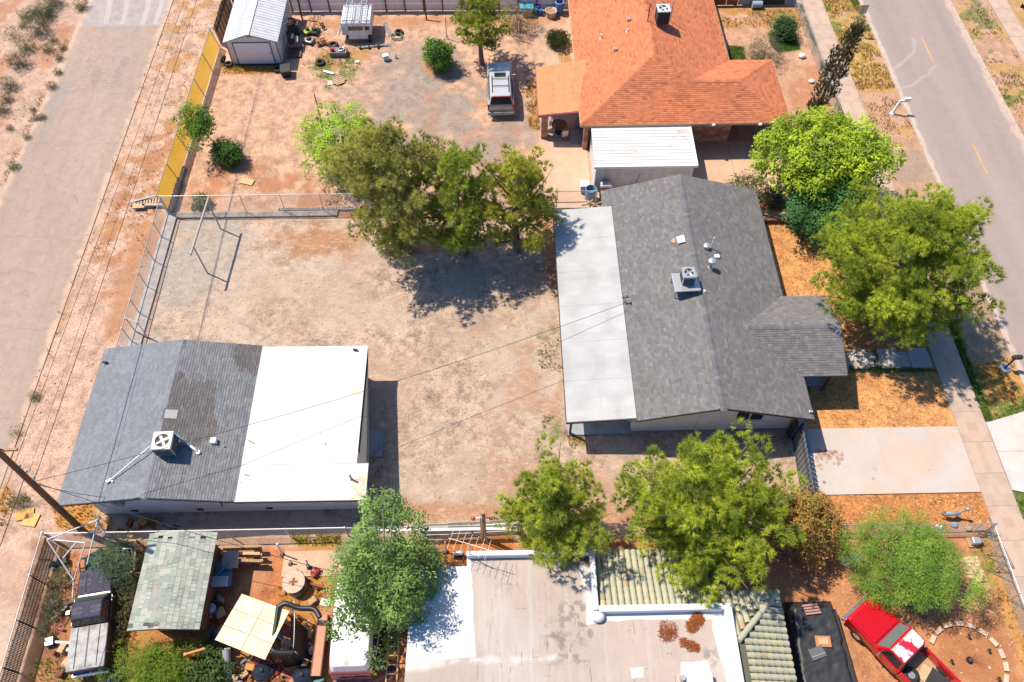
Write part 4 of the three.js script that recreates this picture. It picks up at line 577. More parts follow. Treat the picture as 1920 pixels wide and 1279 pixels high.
// ---- bottom neighbour: flat parapet roof with clay-tile skirts
{
  const H = thing('parapet_house', 'flat roofed white parapet house with green tile skirts', 'house', V(3, 0, 19), 0, null, true), y = 3.0;
  mk('wall', [prism([[-4.35, 14.2], [-1.8, 14.2], [-1.8, 13.75], [3.9, 13.75], [3.9, 16.3], [9.9, 16.3], [9.9, 26], [-4.6, 26]], 0, y - 0.02)], M.stucco, H);
  const P = new Paint(-5, 11, 13, 22, 1536, 864);
  P.fill((x, z) => { const a = fbm(x * 0.5, z * 0.5, 4), b = fbm(x * 7, z * 1.1, 3), c = fbm(x * 3, z * 3, 3), m = sstep(0.45, 0.62, fbm(x * 0.35 + 8, z * 0.22, 3)), k = 1 + 0.16 * (a - 0.5) + 0.13 * (b - 0.5) + 0.08 * (c - 0.5) + 0.07 * (vn(x * 25, z * 25) - 0.5); return [(0.44 * (1 - m) + 0.46 * m) * k, (0.36 * (1 - m) + 0.4 * m) * k, (0.31 * (1 - m) + 0.36 * m) * k]; });
  const r = rng(8); for (const x of [-1.1, 0.95, 1.0, 4.3, -0.4, 2.6, 6.2, 7.8]) P.stroke([[x, 13.5], [x + 0.05, 17], [x, 22]], 0.1, [0.47, 0.45, 0.43], 0.35, 0.15);
  for (let i = 0; i < 150; i++) { const x = -1.4 + 11 * r(), z = 13.9 + 6 * r(), h = r() < 0.78; P.stroke([[x, z], [x + (h ? 0.06 * (r() - 0.5) : (r() - 0.5) * 0.7), z + (h ? 0.15 + r() * 0.55 : 0.05)]], 0.022, [0.1, 0.08, 0.07], 0.65 * r(), 0.08); }
  for (const [x, z, w] of [[2.9, 16.6, 0.7], [2.6, 17.9, 0.6], [0.1, 15, 0.3], [2.0, 17.3, 0.4], [8.8, 18.3, 0.3]]) P.zone(RC(x - w, x + w, z - w, z + w), [0.16, 0.135, 0.12], { soft: 0.4, warp: 0.5, patch: [4, 0.5, 0.62], alpha: 0.6 });
  P.zone([[-5, 13], [-1.75, 13], [-1.55, 15.5], [-1.5, 18.1], [-3.4, 18.25], [-5, 18.5]], [0.66, 0.655, 0.645], { soft: 0.03, warp: 0.12, grain: 0.06 }); P.zone([[-4.5, 18.3], [-1.6, 18.15], [2, 18.25], [2, 18.4], [-1.6, 18.4], [-4.5, 18.6]], [0.6, 0.58, 0.55], { soft: 0.15, warp: 0.2, patch: [1.3, 0.3, 0.55], alpha: 0.8 });
  P.zone([[3.6, 15.9], [9.6, 16.2], [9.6, 16.72], [4.2, 16.75], [3.5, 16.9]], [0.66, 0.655, 0.645], { soft: 0.05, warp: 0.1, grain: 0.05 }); P.zone([[9.15, 16.3], [11, 16.3], [11, 22], [9.55, 22], [9.4, 19]], [0.66, 0.655, 0.645], { soft: 0.05, warp: 0.1, grain: 0.05 }); P.zone(RC(3.4, 3.95, 13.4, 16), [0.62, 0.6, 0.57], { soft: 0.12, warp: 0.1, alpha: 0.6 });
  P.zone([[7.6, 18.6], [8.7, 18.55], [8.8, 19.2], [7.5, 19.2]], [0.66, 0.655, 0.645], { soft: 0.05, warp: 0.1, grain: 0.05 }); P.zone([[5.3, 18.75], [5.9, 18.7], [5.9, 19.2], [5.3, 19.2]], [0.66, 0.655, 0.645], { soft: 0.05, warp: 0.1, grain: 0.05 });
  mk('flat_roof', prism([[-4.45, 14.15], [-1.9, 14.15], [-1.9, 13.7], [3.95, 13.7], [3.95, 16.3], [9.9, 16.3], [9.9, 26], [-4.7, 26]], y - 0.02, y), new THREE.MeshStandardMaterial({ map: P.tex(), roughness: 0.92 }), H);
  M.para = mott([0.66, 0.665, 0.67], 0.9, 3, 0.05); for (const a of [[-1.9, 3.85, 13.55, 13.8], [3.85, 4.1, 13.3, 16.35], [4.1, 9.75, 16.15, 16.45], [9.75, 10.1, 16.15, 26]]) mk('parapet', rbox(a[1] - a[0], 0.75, a[3] - a[2], (a[0] + a[1]) / 2, 3.05, (a[2] + a[3]) / 2, 0.05), M.para, H);
  mk('parapet_knob', sph(0.3, 4.05, 3.15, 16.6, 1.1, 0.8, 0.9), M.para, H);
  // tiles: each a barrel, clones share geometry
  const tg = new THREE.CylinderGeometry(0.125, 0.15, 0.37, 8, 1, true, -Math.PI / 2, Math.PI); tg.rotateX(-Math.PI / 2); // runs along -z uphill, arched up
  const tm = [0, 1, 2, 3].map(i => std(0.37 + 0.024 * i, 0.38 + 0.014 * i, 0.28 + 0.014 * (i % 3), 0.9)); tm.push(std(0.4, 0.3, 0.2, 0.9));
  const q = rng(12), under = std(0.14, 0.15, 0.11);
  function tiles(parent, o, U, S, nu, ns, keep) { // o eave corner, U along eave, S up slope (unit)
    const N = V().crossVectors(U, S); if (N.y < 0) N.negate(); const m = new THREE.Matrix4();
    for (let j = 0; j < ns; j++) for (let i = 0; i < nu; i++) { if (!keep(i, j)) continue; const p = o.clone().addScaledVector(U, (i + 0.5) * 0.29).addScaledVector(S, (j + 0.5) * 0.33).addScaledVector(N, 0.01 + 0.006 * q()); const t = new THREE.Mesh(tg, tm[q() < 0.05 ? 4 : Math.floor(q() * 4)]); t.name = 'tile'; t.castShadow = t.receiveShadow = true; const Sx = S.clone().negate(); let X = V().crossVectors(N, Sx); m.makeBasis(X, N, Sx); t.quaternion.setFromRotationMatrix(m); p.add(H._shift); t.position.copy(p); t.rotateX(-0.035); t.rotateY((q() - 0.5) * 0.04); parent.add(t); }
  }
  const sk1 = mk('tile_skirt', slab([V(4.1, 2.35, 13.4), V(4.1, 3.15, 16.2), V(9.6, 3.15, 16.2), V(9.6, 2.35, 13.4)], 0.06), under, H), S1 = V(0, 0.8, 2.8).normalize();
  tiles(sk1, V(4.18, 2.36, 13.4), V(1, 0, 0), S1, 18, 9, () => true);
  const sk2 = mk('tile_skirt', [slab([V(9.75, 2.35, 15.45), V(9.9, 3.2, 17.6), V(10.2, 3.2, 17.7), V(12.6, 2.35, 15.45)], 0.06), slab([V(12.6, 2.35, 15.45), V(10.25, 3.2, 17.7), V(10.25, 3.2, 26), V(12.6, 2.35, 26)], 0.06)], under, H);
  const S2 = V(0, 0.85, 2.2).normalize(), S3 = V(-2.35, 0.85, 0).normalize();
  tiles(sk2, V(9.8, 2.37, 15.42), V(1, 0, 0), S2, 10, 7, (i, j) => (i + 0.7) * 0.29 < 2.8 - (j + 0.5) * 0.34 * 1.0);
  tiles(sk2, V(12.6, 2.37, 19.95), V(0, 0, -1), S3, 16, 7, (i, j) => 19.95 - (i + 0.5) * 0.29 > 15.5 + (j + 0.5) * 0.32 * 0.98);
  mk('hip_cap', (() => { const o = []; const a = V(12.62, 2.42, 15.45), b = V(10.2, 3.32, 17.75); for (let i = 0; i < 8; i++) { const p = a.clone().lerp(b, i / 8), s = a.clone().lerp(b, (i + 1.1) / 8); o.push(cyl(p, s, 0.15, 0.125, 9)); } return o; })(), tm[1], sk2);
  const sk3 = mk('tile_skirt', slab([V(9.6, 2.36, 13.45), V(9.6, 3.12, 16.1), V(9.9, 2.6, 16.1), V(10.3, 2.2, 13.6)], 0.05), mott([0.2, 0.2, 0.17], 0.9, 1, 0.3), H);
  // pine-needle litter on the roof
  const nm = mott([0.38, 0.11, 0.025], 1, 0.6, 0.5, { c2: [0.2, 0.05, 0.015], th: 0.45 });
  const pile = (label, pts, h) => { const r2 = rng(pts.length * 7 + pts[0][0]), needle = new THREE.BoxGeometry(0.14, 0.008, 0.012), ps = pts.map(([a, b]) => G(a, b, y)); const n = 520, im = new THREE.InstancedMesh(needle, nm, n), m = new THREE.Matrix4(), e = new THREE.Euler(), qq = new THREE.Quaternion(); let cx = 0, cz = 0; ps.forEach(p => { cx += p.x / ps.length; cz += p.z / ps.length; }); for (let i = 0; i < n; i++) { const p = ps[Math.floor(r2() * ps.length)], R = (pts[ps.indexOf(p)][2]) * Math.sqrt(r2()), t = r2() * 7; e.set((r2() - 0.5) * 0.5, r2() * 7, (r2() - 0.5) * 0.5); qq.setFromEuler(e); m.compose(V(p.x + R * Math.cos(t) - cx, 0.02 + r2() * h * (1 - R / (pts[ps.indexOf(p)][2] + 0.01)), p.z + R * Math.sin(t) - cz), qq, V(1.3, 1, 1)); im.setMatrixAt(i, m); } im.name = numbered('needle_litter'); im.position.set(cx, y + 0.005, cz); im.castShadow = im.receiveShadow = true; im.userData = { kind: 'stuff', label, category: 'needle litter' }; scene.add(im); };
  pile('round orange heap of fallen pine needles on flat roof', [[1252, 1180, 0.42], [1254, 1188, 0.4], [1246, 1190, 0.3], [1282, 1205, 0.2], [1295, 1212, 0.24], [1303, 1214, 0.2]], 0.12); pile('smaller orange drift of pine needles by the parapet', [[1305, 1165, 0.3], [1297, 1175, 0.28], [1310, 1160, 0.25]], 0.1);
  pile('rusty brown pine needles heaped in the parapet corner', [[1070, 1040, 0.36], [1082, 1045, 0.4], [1060, 1042, 0.3], [1108, 1050, 0.25]], 0.3);
  const an = thing('tv_antenna', 'white rooftop antenna mast with thin crossbars on the parapet', 'antenna', V(-1.75, 3.4, 13.7)); mk('mast', cyl(V(0, 0, 0), V(0.02, 1.6, 0.02), 0.022), M.white, an); mk('boom', cyl(V(-0.9, 1.45, -0.3), V(1.1, 1.5, 0.35), 0.015), M.white, an); for (let i = 0; i < 7; i++) mk('element', cyl(V(-0.8 + i * 0.28 + 0.15, 1.46, -0.3 + i * 0.1 - 0.45), V(-0.8 + i * 0.28 - 0.15, 1.46, -0.3 + i * 0.1 + 0.45), 0.009, 0.009, 4), M.white, an); mk('guy_wire', [cyl(V(0.02, 1.2, 0), V(1.6, 0.0, 0.9), 0.006, 0.006, 3), cyl(V(0.02, 1.2, 0), V(-0.7, -0.38, 0.9), 0.006, 0.006, 3)], M.steel, an);
  const ru = thing('rooftop_cooler', 'white rooftop cooler with round fan by the lower edge of flat roof', 'air conditioner', V(7.9, 3, 19.25)); mk('cabinet', rbox(1.1, 0.5, 0.9, 0.3, 0.25, 0.3, 0.05), M.white, ru); mk('pipe', cyl(V(-0.4, 0, 0), V(-0.4, 0.4, 0), 0.12), M.galv, ru);
}
// ---- green shingled shed, lower left
{
  const H = thing('shingled_shed', 'wooden shed with patched grey green shingle roof', 'shed', V(-15.75, 0, 14.3), 0, null, true), x0 = -17.4, x1 = -14.15, z0 = 12.05, z1 = 16.6, xm = -15.9, hr = 2.62, he = 2.35;
  mk('wall', [bx(-17.0, -14.5, 0, 2.25, 12.3, 16.1)], M.darkwood, H); const rf = mk('roof', [slab([V(xm, hr, z0), V(xm, hr, z1), V(x1, he, z1), V(x1, he, z0)], 0.06), slab([V(xm, hr, z1), V(xm, hr, z0), V(x0, he, z0), V(x0, he, z1)], 0.06)], mott([0.3, 0.28, 0.26], 0.9, 2, 0.2), H);
  const cols = [0, 1, 2, 3, 4, 5].map(i => mott([0.26 + 0.028 * i, 0.29 + 0.024 * i, 0.245 + 0.022 * i], 0.95, 1, 0.15, { n: 64 })), r = rng(44), sg = [0.3, 0.33, 0.36].map(w => hexa([V(-w / 2, 0, -0.15), V(-w / 2, 0, 0.15), V(-w / 2, 0.006, -0.15), V(-w / 2, 0.02, 0.15), V(w / 2, 0, -0.15), V(w / 2, 0, 0.15), V(w / 2, 0.006, -0.15), V(w / 2, 0.02, 0.15)]));
  for (const s of [-1, 1]) { const xe = s < 0 ? x0 : x1, L = Math.hypot(xe - xm, hr - he), n = Math.round(L / 0.27), ang = Math.atan2(hr - he, Math.abs(xe - xm)); for (let j = 0; j < n; j++) { let z = z0 - 0.2 * ((j * 0.4) % 1); while (z < z1 - 0.05) { const w = Math.floor(r() * 3), ww = [0.3, 0.33, 0.36][w], zc = Math.min(Math.max(z + ww / 2, z0 + ww / 2 - 0.02), z1 - ww / 2 + 0.02); z += ww + 0.008; const miss = s < 0 && ((Math.abs(zc - 15.2) < 0.62 && (j === 3 || j === 4)) || (Math.abs(zc - 13.4) < 0.45 && j === 4) || (Math.abs(zc - 14.4) < 0.8 && j === 3 && r() < 0.6) || r() < 0.02); if (miss) continue; const d = (j + 0.5) * L / n, m = new THREE.Mesh(sg[w], cols[Math.floor(r() * 6)]); m.name = 'shingle'; m.castShadow = m.receiveShadow = true; m.rotation.set(0, s * Math.PI / 2, 0); m.rotateX(ang); m.position.set(xe - s * d * Math.cos(ang) + H._shift.x, he + d * Math.sin(ang) + 0.003, zc + H._shift.z); rf.add(m); } } }
  mk('drip_edge', [beam(V(x0, he, z1 + 0.02), V(xm, hr, z1 + 0.02), 0.03, 0.1), beam(V(xm, hr, z1 + 0.02), V(x1, he, z1 + 0.02), 0.03, 0.1)], M.dark, rf); for (let i = 0; i < 5; i++) mk('plank', bx(-16.9 + i * 0.48, -16.46 + i * 0.48, 0.1, 2.2, 16.1, 16.13), M.wood, H);
}
// ---------------------------------------------------------------- fences, poles, cables
function prismWire(out, p, q, r) { const { s, u } = basis(p, q); const a = []; for (let i = 0; i < 3; i++) { const t = i * 2.094; a.push(s.clone().multiplyScalar(Math.cos(t) * r).addScaledVector(u, Math.sin(t) * r)); } for (let i = 0; i < 3; i++) { const A = a[i], B = a[(i + 1) % 3]; for (const [e, o] of [[p, A], [q, A], [q, B], [p, A], [q, B], [p, B]]) out.push(e.x + o.x, e.y + o.y, e.z + o.z); } }
function wiresGeo(out) { const g = new THREE.BufferGeometry(); g.setAttribute('position', new THREE.Float32BufferAttribute(out, 3)); g.computeVertexNormals(); return fin(g); }
function chainlink(name, label, A, B, h, n, o = {}) { // straight run from A to B with n bays
  const t = thing(name, label, 'fence', A, 0, o.group, true), L = A.distanceTo(B), d = V().subVectors(B, A).normalize(), lean = o.lean || 0, s = V(d.z, 0, -d.x);
  const P = (u, y) => A.clone().addScaledVector(d, u).addScaledVector(s, lean * y / h).setY(y);
  for (let i = 0; i <= n; i++) mk('post', cyl(P(L * i / n, -0.1), P(L * i / n, h + 0.05), i % n ? 0.03 : 0.045, i % n ? 0.03 : 0.045, 6), o.pm || M.galv, t);
  for (let i = 0; i < n; i++) mk('top_rail', cyl(P(L * i / n, h), P(L * (i + 1) / n, h), o.rr || 0.028, o.rr || 0.028, 6), o.pm || M.galv, t);
  if (o.bottom) for (let i = 0; i < n; i++) mk('bottom_rail', cyl(P(L * i / n, 0.12), P(L * (i + 1) / n, 0.12), 0.02, 0.02, 5), M.galv, t);
  const w = [], st = 0.085; for (let u = -h; u < L; u += st) { const a = Math.max(0, u), b = Math.min(L, u + h); if (b > a) { prismWire(w, P(a, a - u), P(b, b - u), 0.0026); prismWire(w, P(a, h - (a - u)), P(b, h - (b - u)), 0.0026); } }
  stuff(mk('wire_mesh', wiresGeo(w), o.wm || M.galv, t)); return t;
}
const zS = 11.55;
chainlink('chain_link_fence', 'low chain-link fence between back house wall and the cluttered lower yard', V(-23.2, 0, zS), V(-8.2, 0, zS), 1.25, 5, { rr: 0.032, pm: M.white });
chainlink('chain_link_fence', 'low chain-link fence stretch beside the leaning white sheet panels', V(-8.2, 0, zS), V(4.4, 0, zS), 1.2, 4);
chainlink('chain_link_fence', 'low chain-link fence along the orange mulch strip south of the driveway', V(13.5, 0, 11.85), V(24.9, 0, 11.95), 1.15, 4, { bottom: true });
chainlink('chain_link_fence', 'chain-link fence run under the two tall pines', V(4.4, 0, zS), V(13.5, 0, 11.85), 1.15, 3);
chainlink('chain_link_fence', 'tall chain-link fence with cinder blocks at its foot, behind gravel yard', V(-22.3, 0, -10.85), V(6.3, 0, -10.75), 1.75, 11);
chainlink('chain_link_fence', 'alley-side chain-link fence on a pale kerb, running to the back house', V(-22.35, 0, -10.85), V(-22.3, 0, 1.4), 1.55, 6, { bottom: true, pm: M.steel });
chainlink('chain_link_fence', 'chain-link fence along sidewalk beside the fire ring yard', V(24.85, 0, 12.1), V(24.95, 0, 20.5), 1.15, 5, { lean: -0.1 });
chainlink('chain_link_fence', 'chain-link fence between the sidewalk and orange roofed house yard', V(24.6, 0, -33.5), V(24.75, 0, -15.5), 1.15, 8, { pm: M.steel });
chainlink('chain_link_fence', 'short chain-link fence between white storage building and planted strip', V(12.8, 0, -10.9), V(22, 0, -10.7), 1.2, 4);
chainlink('chain_link_fence', 'dark screened chain-link fence along the alley beside black pickup', V(-23.25, 0, 11.6), V(-23.1, 0, 20), 1.5, 4, { pm: M.steel, wm: M.dark });
{ // sagging shade mesh, woven of dark strips, on the alley fence
  const t = scene.children[scene.children.length - 1], g = []; for (let i = 0; i < 118; i++) { const z = 11.8 + i * 0.069, x = -23.1 + 0.02 * Math.sin(z * 2.1); g.push(box(0.006, 1.3, 0.04, x, 0.75 + 0.02 * Math.sin(i * 1.7), z, 0, 0, 0.02 * Math.sin(i))); } for (let k = 0; k < 5; k++) g.push(box(0.006, 0.05, 8.1, -23.09, 0.2 + k * 0.27, 15.85)); stuff(mk('shade_mesh', g, std(0.04, 0.03, 0.026, 0.95), t));
}
solo('concrete_kerb', bx(-22.5, -21.75, -0.02, 0.08, -10.9, 1.6), mott([0.42, 0.38, 0.34], 0.9, 3, 0.2), 'pale concrete footing under the alley-side chain-link fence', 'kerb');
solo('concrete_footing', bx(-21.75, -11, -0.02, 0.1, -10.95, -10.45), mott([0.4, 0.34, 0.29], 0.9, 3, 0.25), 'worn concrete footing under the tall back fence', 'footing');
{ // leaning gate leaf by the back house
  const t = thing('chain_link_gate', 'open pipe-framed gate leaf standing across the alley fence', 'gate', V(-22.25, 0, -1.35)), d = V(0.35, 0, 0.3); mk('gate_frame', [cyl(V(0, 0.1, 0), V(0, 1.6, 0), 0.03), cyl(V(0.75, 0.1, 0.32), V(0.75, 1.6, 0.32), 0.03), cyl(V(0, 0.15, 0), V(0.75, 0.15, 0.32), 0.025), cyl(V(0, 1.55, 0), V(0.75, 1.55, 0.32), 0.025), cyl(V(0, 0.15, 0), V(0.75, 1.55, 0.32), 0.018)], M.steel, t); mk('hinge', [sph(0.05, 0, 0.4, 0), sph(0.05, 0, 1.3, 0)], M.steel, t);
}
{ // yellow slatted fence
  const A = V(-22.35, 0, -11.0), B = V(-22.15, 0, -28.4), L = A.distanceTo(B), d = V().subVectors(B, A).normalize(), t = thing('yellow_fence', 'fence of bright yellow privacy slats along the alley', 'fence', A, 0, null, true), ym = [0, 1, 2].map(i => new THREE.MeshPhysicalMaterial({ color: lin(0.95 - 0.05 * i, 0.56 - 0.03 * i, 0.01), roughness: 1, transmission: 0.6, thickness: 0, side: THREE.DoubleSide })), n = 150;
  const lean = y => -0.28 * y / 1.6, P = (u, y, o = 0) => V(A.x + d.x * u + lean(y) + o, y, A.z + d.z * u);
  for (let i = 0; i < 7; i++) mk('post', cyl(P(L * i / 6, -0.1, 0.05), P(L * i / 6, 1.68, 0.05), 0.035, 0.035, 6), M.steel, t); for (let i = 0; i < 6; i++) mk('top_rail', cyl(P(L * i / 6, 1.63), P(L * (i + 1) / 6, 1.63), 0.025, 0.025, 5), M.galv, t);
  for (let i = 0; i < n; i++) { const u = (i + 0.08) * L / n, v = (i + 0.94) * L / n; mk('slat', faces([[P(u, 0.05), P(v, 0.05), P(v, 1.6), P(u, 1.6)]]), ym[(i * 7) % 3], t); }
  const t2 = thing('wood_fence', 'weathered brown board fence continuing from the yellow slats', 'fence', V(-22.1, 0, -28.6), 0, null, true); for (let i = 0; i < 22; i++) { const z = -28.6 - i * 0.24; mk('board', box(0.03, 1.65 + 0.12 * R0(), 0.22, -22.1 + 0.02 * R0(), 0.85, z - 0.12, (R0() - 0.5) * 0.08, 0, 0.05), i % 3 ? M.darkwood : M.wood, t2); } mk('rail', bx(-22.06, -21.98, 1.2, 1.28, -33.9, -28.6), M.darkwood, t2);
}
{ // corrugated sheet fence at the very back
  const t = thing('sheet_metal_fence', 'long fence of grey white metal sheets with brown posts at the back', 'fence', V(-6, 0, -33), 0, null, true), sm = [0, 1, 2].map(i => mott([0.8 - 0.03 * i, 0.81 - 0.03 * i, 0.82 - 0.03 * i], 0.5, 2, 0.1, { c2: [0.7, 0.71, 0.72], n: 128 }));
  for (let i = 0; i < 18; i++) { const x = -21.6 + i * 1.55, z = -33 + 0.02 * i; for (let j = 0; j < 3; j++) mk('panel', [box(1.5, 0.6, 0.02, x + 0.78, 0.34 + j * 0.62, z - 0.04 - 0.008 * j, 0, (R0() - 0.5) * 0.02), ...[-0.5, 0, 0.5].map(k => box(0.03, 0.6, 0.03, x + 0.78 + k, 0.34 + j * 0.62, z - 0.028 - 0.008 * j))], sm[(i + j) % 3], t); mk('post', bx(x - 0.05, x + 0.05, 0, 2.0, z - 0.06, z + 0.05), M.darkwood, t); }
}
for (const [x, l] of [[568, 'brown timber prop leaning on the metal fence near the shed'], [800, 'brown timber prop leaning on the metal fence behind the pine']]) { const p = G(x, 32); solo('timber_prop', beam(V(p.x, 0, p.z + 0.35), V(p.x - 0.05, 2.2, p.z - 0.05), 0.12), M.darkwood, l, 'timber'); }
{ // white sheet panels leaning on the south fence
  const t = thing('metal_sheet_pile', 'bent off-white metal sheets leaning against the chain-link fence', 'metal sheets', G(880, 1000), 0, null, true), wm = mott([0.55, 0.52, 0.45], 0.6, 2, 0.15); for (let i = 0; i < 4; i++) { const a = G(800 + i * 42, 1006 - i * 2), b = G(842 + i * 42, 1005 - i * 2.5); const y = 0.95 + 0.05 * (i % 2); mk('sheet', slab([V(a.x, 0.05, a.z + 0.1), V(b.x, 0.05, b.z + 0.1), V(b.x, y, b.z - 0.32), V(a.x, y, a.z - 0.32)], 0.02), wm, t); for (let k = 0; k < 3; k++) mk('rib', beam(V(a.x, 0.3 + k * 0.25, a.z + 0.02 - k * 0.11), V(b.x, 0.3 + k * 0.25, b.z + 0.02 - k * 0.11), 0.03, 0.03), M.white, t); }
  for (let i = 0; i < 3; i++) mk('pipe', cyl(V(-6.6 + i * 0.2, 1.08 + 0.03 * i, 11.62 + 0.06 * i), V(-0.2 + i * 0.2, 1.06, 11.62 + 0.06 * i), 0.03), M.white, t);
}
{ // driveway gate: black corrugated slats
  const A = V(15.95, 0, 6.55), B = V(15.7, 0, 10.45), n = 26, t = thing('slatted_gate', 'dark grey vertical slat gate across the top of driveway', 'gate', V(15.8, 0, 8.5), 0, null, true), sm = [std(0.13, 0.14, 0.15, 0.5), std(0.16, 0.17, 0.18, 0.5)];
  for (let i = 0; i < n; i++) { const p = A.clone().lerp(B, (i + 0.5) / n); mk('slat', box(0.05, 1.75, 0.12, p.x + (i % 2) * 0.03, 0.95, p.z), sm[i % 2], t); } mk('rail', [beam(V(15.9, 0.3, 6.55), V(15.65, 0.3, 10.45), 0.05), beam(V(15.9, 1.6, 6.55), V(15.65, 1.6, 10.45), 0.05)], M.dark, t); for (const p of [A, B]) mk('post', bx(p.x - 0.06, p.x + 0.06, 0, 1.95, p.z - 0.06, p.z + 0.06), M.dark, t); mk('latch', [bx(16.0, 16.08, 0.9, 1.1, 8.6, 8.75), bx(15.95, 16.05, 0.9, 1.1, 7.4, 7.5)], M.rust, t);
  const g = thing('side_gate', 'black solid side gate between house corner and slatted gate', 'gate', V(15.75, 0, 6.1), 0.0); for (let i = 0; i < 4; i++) mk('board', box(0.03, 1.7, 0.11, 0.04, 0.9, 0.02 + i * 0.12), M.dark, g); mk('frame', box(0.05, 1.8, 0.5, 0, 0.92, 0.2), M.dark, g);
}
// ---- utility poles
{
  const t = thing('utility_pole', 'tall brown wooden utility pole beside the alley and back house', 'utility pole', V(-21.9, 0, 11.15)); mk('pole', cyl(V(0, -0.2, 0), V(0.55, 10.5, -0.45), 0.17, 0.12, 10), mott([0.2, 0.1, 0.05], 0.95, 1.2, 0.3, { streak: 5, n: 128 }), t); mk('crossarm', beam(V(-0.3, 9.3, -0.4), V(1.3, 9.3, -0.45), 0.1, 0.12), M.wood, t); for (const y of [6.2, 6.9, 7.5]) mk('insulator', [sph(0.07, 0.2 + y * 0.03, y, -0.5), beam(V(0.05 * y, y, -0.04 * y), V(0.2 + y * 0.03, y, -0.5), 0.03)], M.grey, t);
  for (let i = 0; i < 5; i++) mk('step_bolt', cyl(V(0.1 + 0.052 * (2.5 + i), 2.5 + i, -0.04 * (2.5 + i)), V(0.3 + 0.052 * (2.5 + i), 2.5 + i, -0.04 * (2.5 + i)), 0.012), M.steel, t);
  const p = G(908, 1010); const u = thing('service_pole', 'short weathered service pole with red insulators by the south fence', 'utility pole', p); mk('pole', cyl(V(0, -0.2, 0), V(0.05, 3.6, -0.1), 0.12, 0.1, 9), M.wood, u); mk('conduit', cyl(V(-0.12, 0, 0.15), V(-0.1, 3.3, 0.02), 0.035), M.galv, u); mk('crossbar', beam(V(-0.55, 3.0, -0.02), V(0.5, 3.0, -0.02), 0.06), M.galv, u); for (const x of [-0.45, 0.42]) mk('insulator', sph(0.11, x, 3.06, 0.02, 1, 1, 1, 8, 6), std(0.35, 0.07, 0.04, 0.4), u); mk('guy_wire', cyl(V(-0.05, 3.0, 0.05), V(0.35, 0.05, 1.1), 0.012, 0.012, 4), M.galv, u);
  const cable = (label, a, b, sag, r = 0.013) => { const pts = []; for (let i = 0; i <= 24; i++) { const q = i / 24; pts.push(a.clone().lerp(b, q).add(V(0, -4 * sag * q * (1 - q), 0))); } solo('cable', tube(pts, r, 5, 48), M.dark, label, 'cable'); };
  const top = y => V(-21.9 + 0.052 * y, y, 11.15 - 0.043 * y);
  cable('black service cable from wooden pole to the main house roof mast', top(6.2), V(6.9, 3.35, -0.55), 0.9); cable('overhead cable strung along the alley, outermost of the three', V(-22.1, 7.0, 12), V(-21.6, 7.0, -48), 0.35, 0.013); cable('thick overhead cable strung along the alley past the back house eave', top(6.0), V(-21.4, 6.1, -48), 0.25, 0.016); cable('thin overhead cable strung along the alley between two thicker cables', top(6.6), V(-21.9, 6.6, -48), 0.4, 0.009); cable('sagging cable running from wooden pole over the cluttered yard', top(6.4), V(-4.9, 3.3, 15.2), 0.9, 0.015); cable('thin cable from pole down to the back house meter', top(6.1), V(-19.6, 2.95, 10.4), 0.25, 0.013);
  cable('cable running down the alley south from the wooden pole', top(6.8), V(-23.5, 6.8, 60), 0.5, 0.02);
}
{ // H-shaped clothesline frame
  const a = G(413.5, 429), b = G(389, 512), t = thing('clothesline_frame', 'white pipe frame of two posts and a long top bar in gravel yard', 'frame', a, 0, null, true), h = 2.6, d = V().subVectors(b, a).normalize(), pw = std(0.36, 0.35, 0.31, 0.8); for (const p of [a, b]) mk('post', cyl(p.clone().setY(-0.1), p.clone().setY(h), 0.05, 0.05, 7), pw, t); mk('top_bar', cyl(a.clone().addScaledVector(d, -0.35).setY(h + 0.04), b.clone().addScaledVector(d, 0.65).setY(h + 0.04), 0.075, 0.075, 8), pw, t);
}
for (const [x, y, h, l, r] of [[838, 72, 1.9, 'dark clothes post with a splayed foot behind the gravel drive', 0.04], [973, 75, 2.0, 'thin grey clothes post near the blue tubs', 0.035], [601, 222, 2.2, 'tall rusty pole with red bracket standing in pink dirt', 0.045]]) { const t = thing('clothes_post', l, 'post', G(x, y)); mk('pole', cyl(V(0, -0.1, 0), V(0, h, 0), r, r, 6), r > 0.041 ? M.rust : M.steel, t); if (r > 0.041) mk('bracket', [beam(V(0, h * 0.62, 0), V(0.35, h * 0.62, 0.06), 0.05), beam(V(0.02, h * 0.5, 0), V(0.3, h * 0.46, 0.1), 0.05), beam(V(0.35, h * 0.68, 0.06), V(0.3, h * 0.42, 0.1), 0.05)], std(0.35, 0.07, 0.04, 0.7), t); else mk('foot', [beam(V(0, 0.35, 0), V(-0.25, 0, 0.15), 0.04), beam(V(0, 0.35, 0), V(0.2, 0, 0.15), 0.04)], M.steel, t); }

// ---------------------------------------------------------------- vehicles (own axes: front towards -z, ground at 0)
function wheel(parent, x, z, r, w, rim) { const s = Math.sign(x), tp = lathe([[r * 0.6, -w / 2], [r * 0.94, -w / 2], [r, -w * 0.3], [r, w * 0.3], [r * 0.94, w / 2], [r * 0.6, w / 2]], 18); tp.rotateZ(Math.PI / 2); tp.translate(x, r, z); const m = mk('wheel', tp, M.rubber, parent); mk('rim', [cyl(V(x - s * w * 0.3, r, z), V(x + s * w * 0.42, r, z), r * 0.62, r * 0.58, 14), cyl(V(x + s * w * 0.4, r, z), V(x + s * w * 0.52, r, z), r * 0.2, r * 0.14, 10)], rim, m); return m; }
const paint = (r, g, b, rough = 0.3, cc = 0.8) => new THREE.MeshPhysicalMaterial({ color: lin(r, g, b), roughness: rough, clearcoat: cc, clearcoatRoughness: 0.08, side: THREE.DoubleSide });
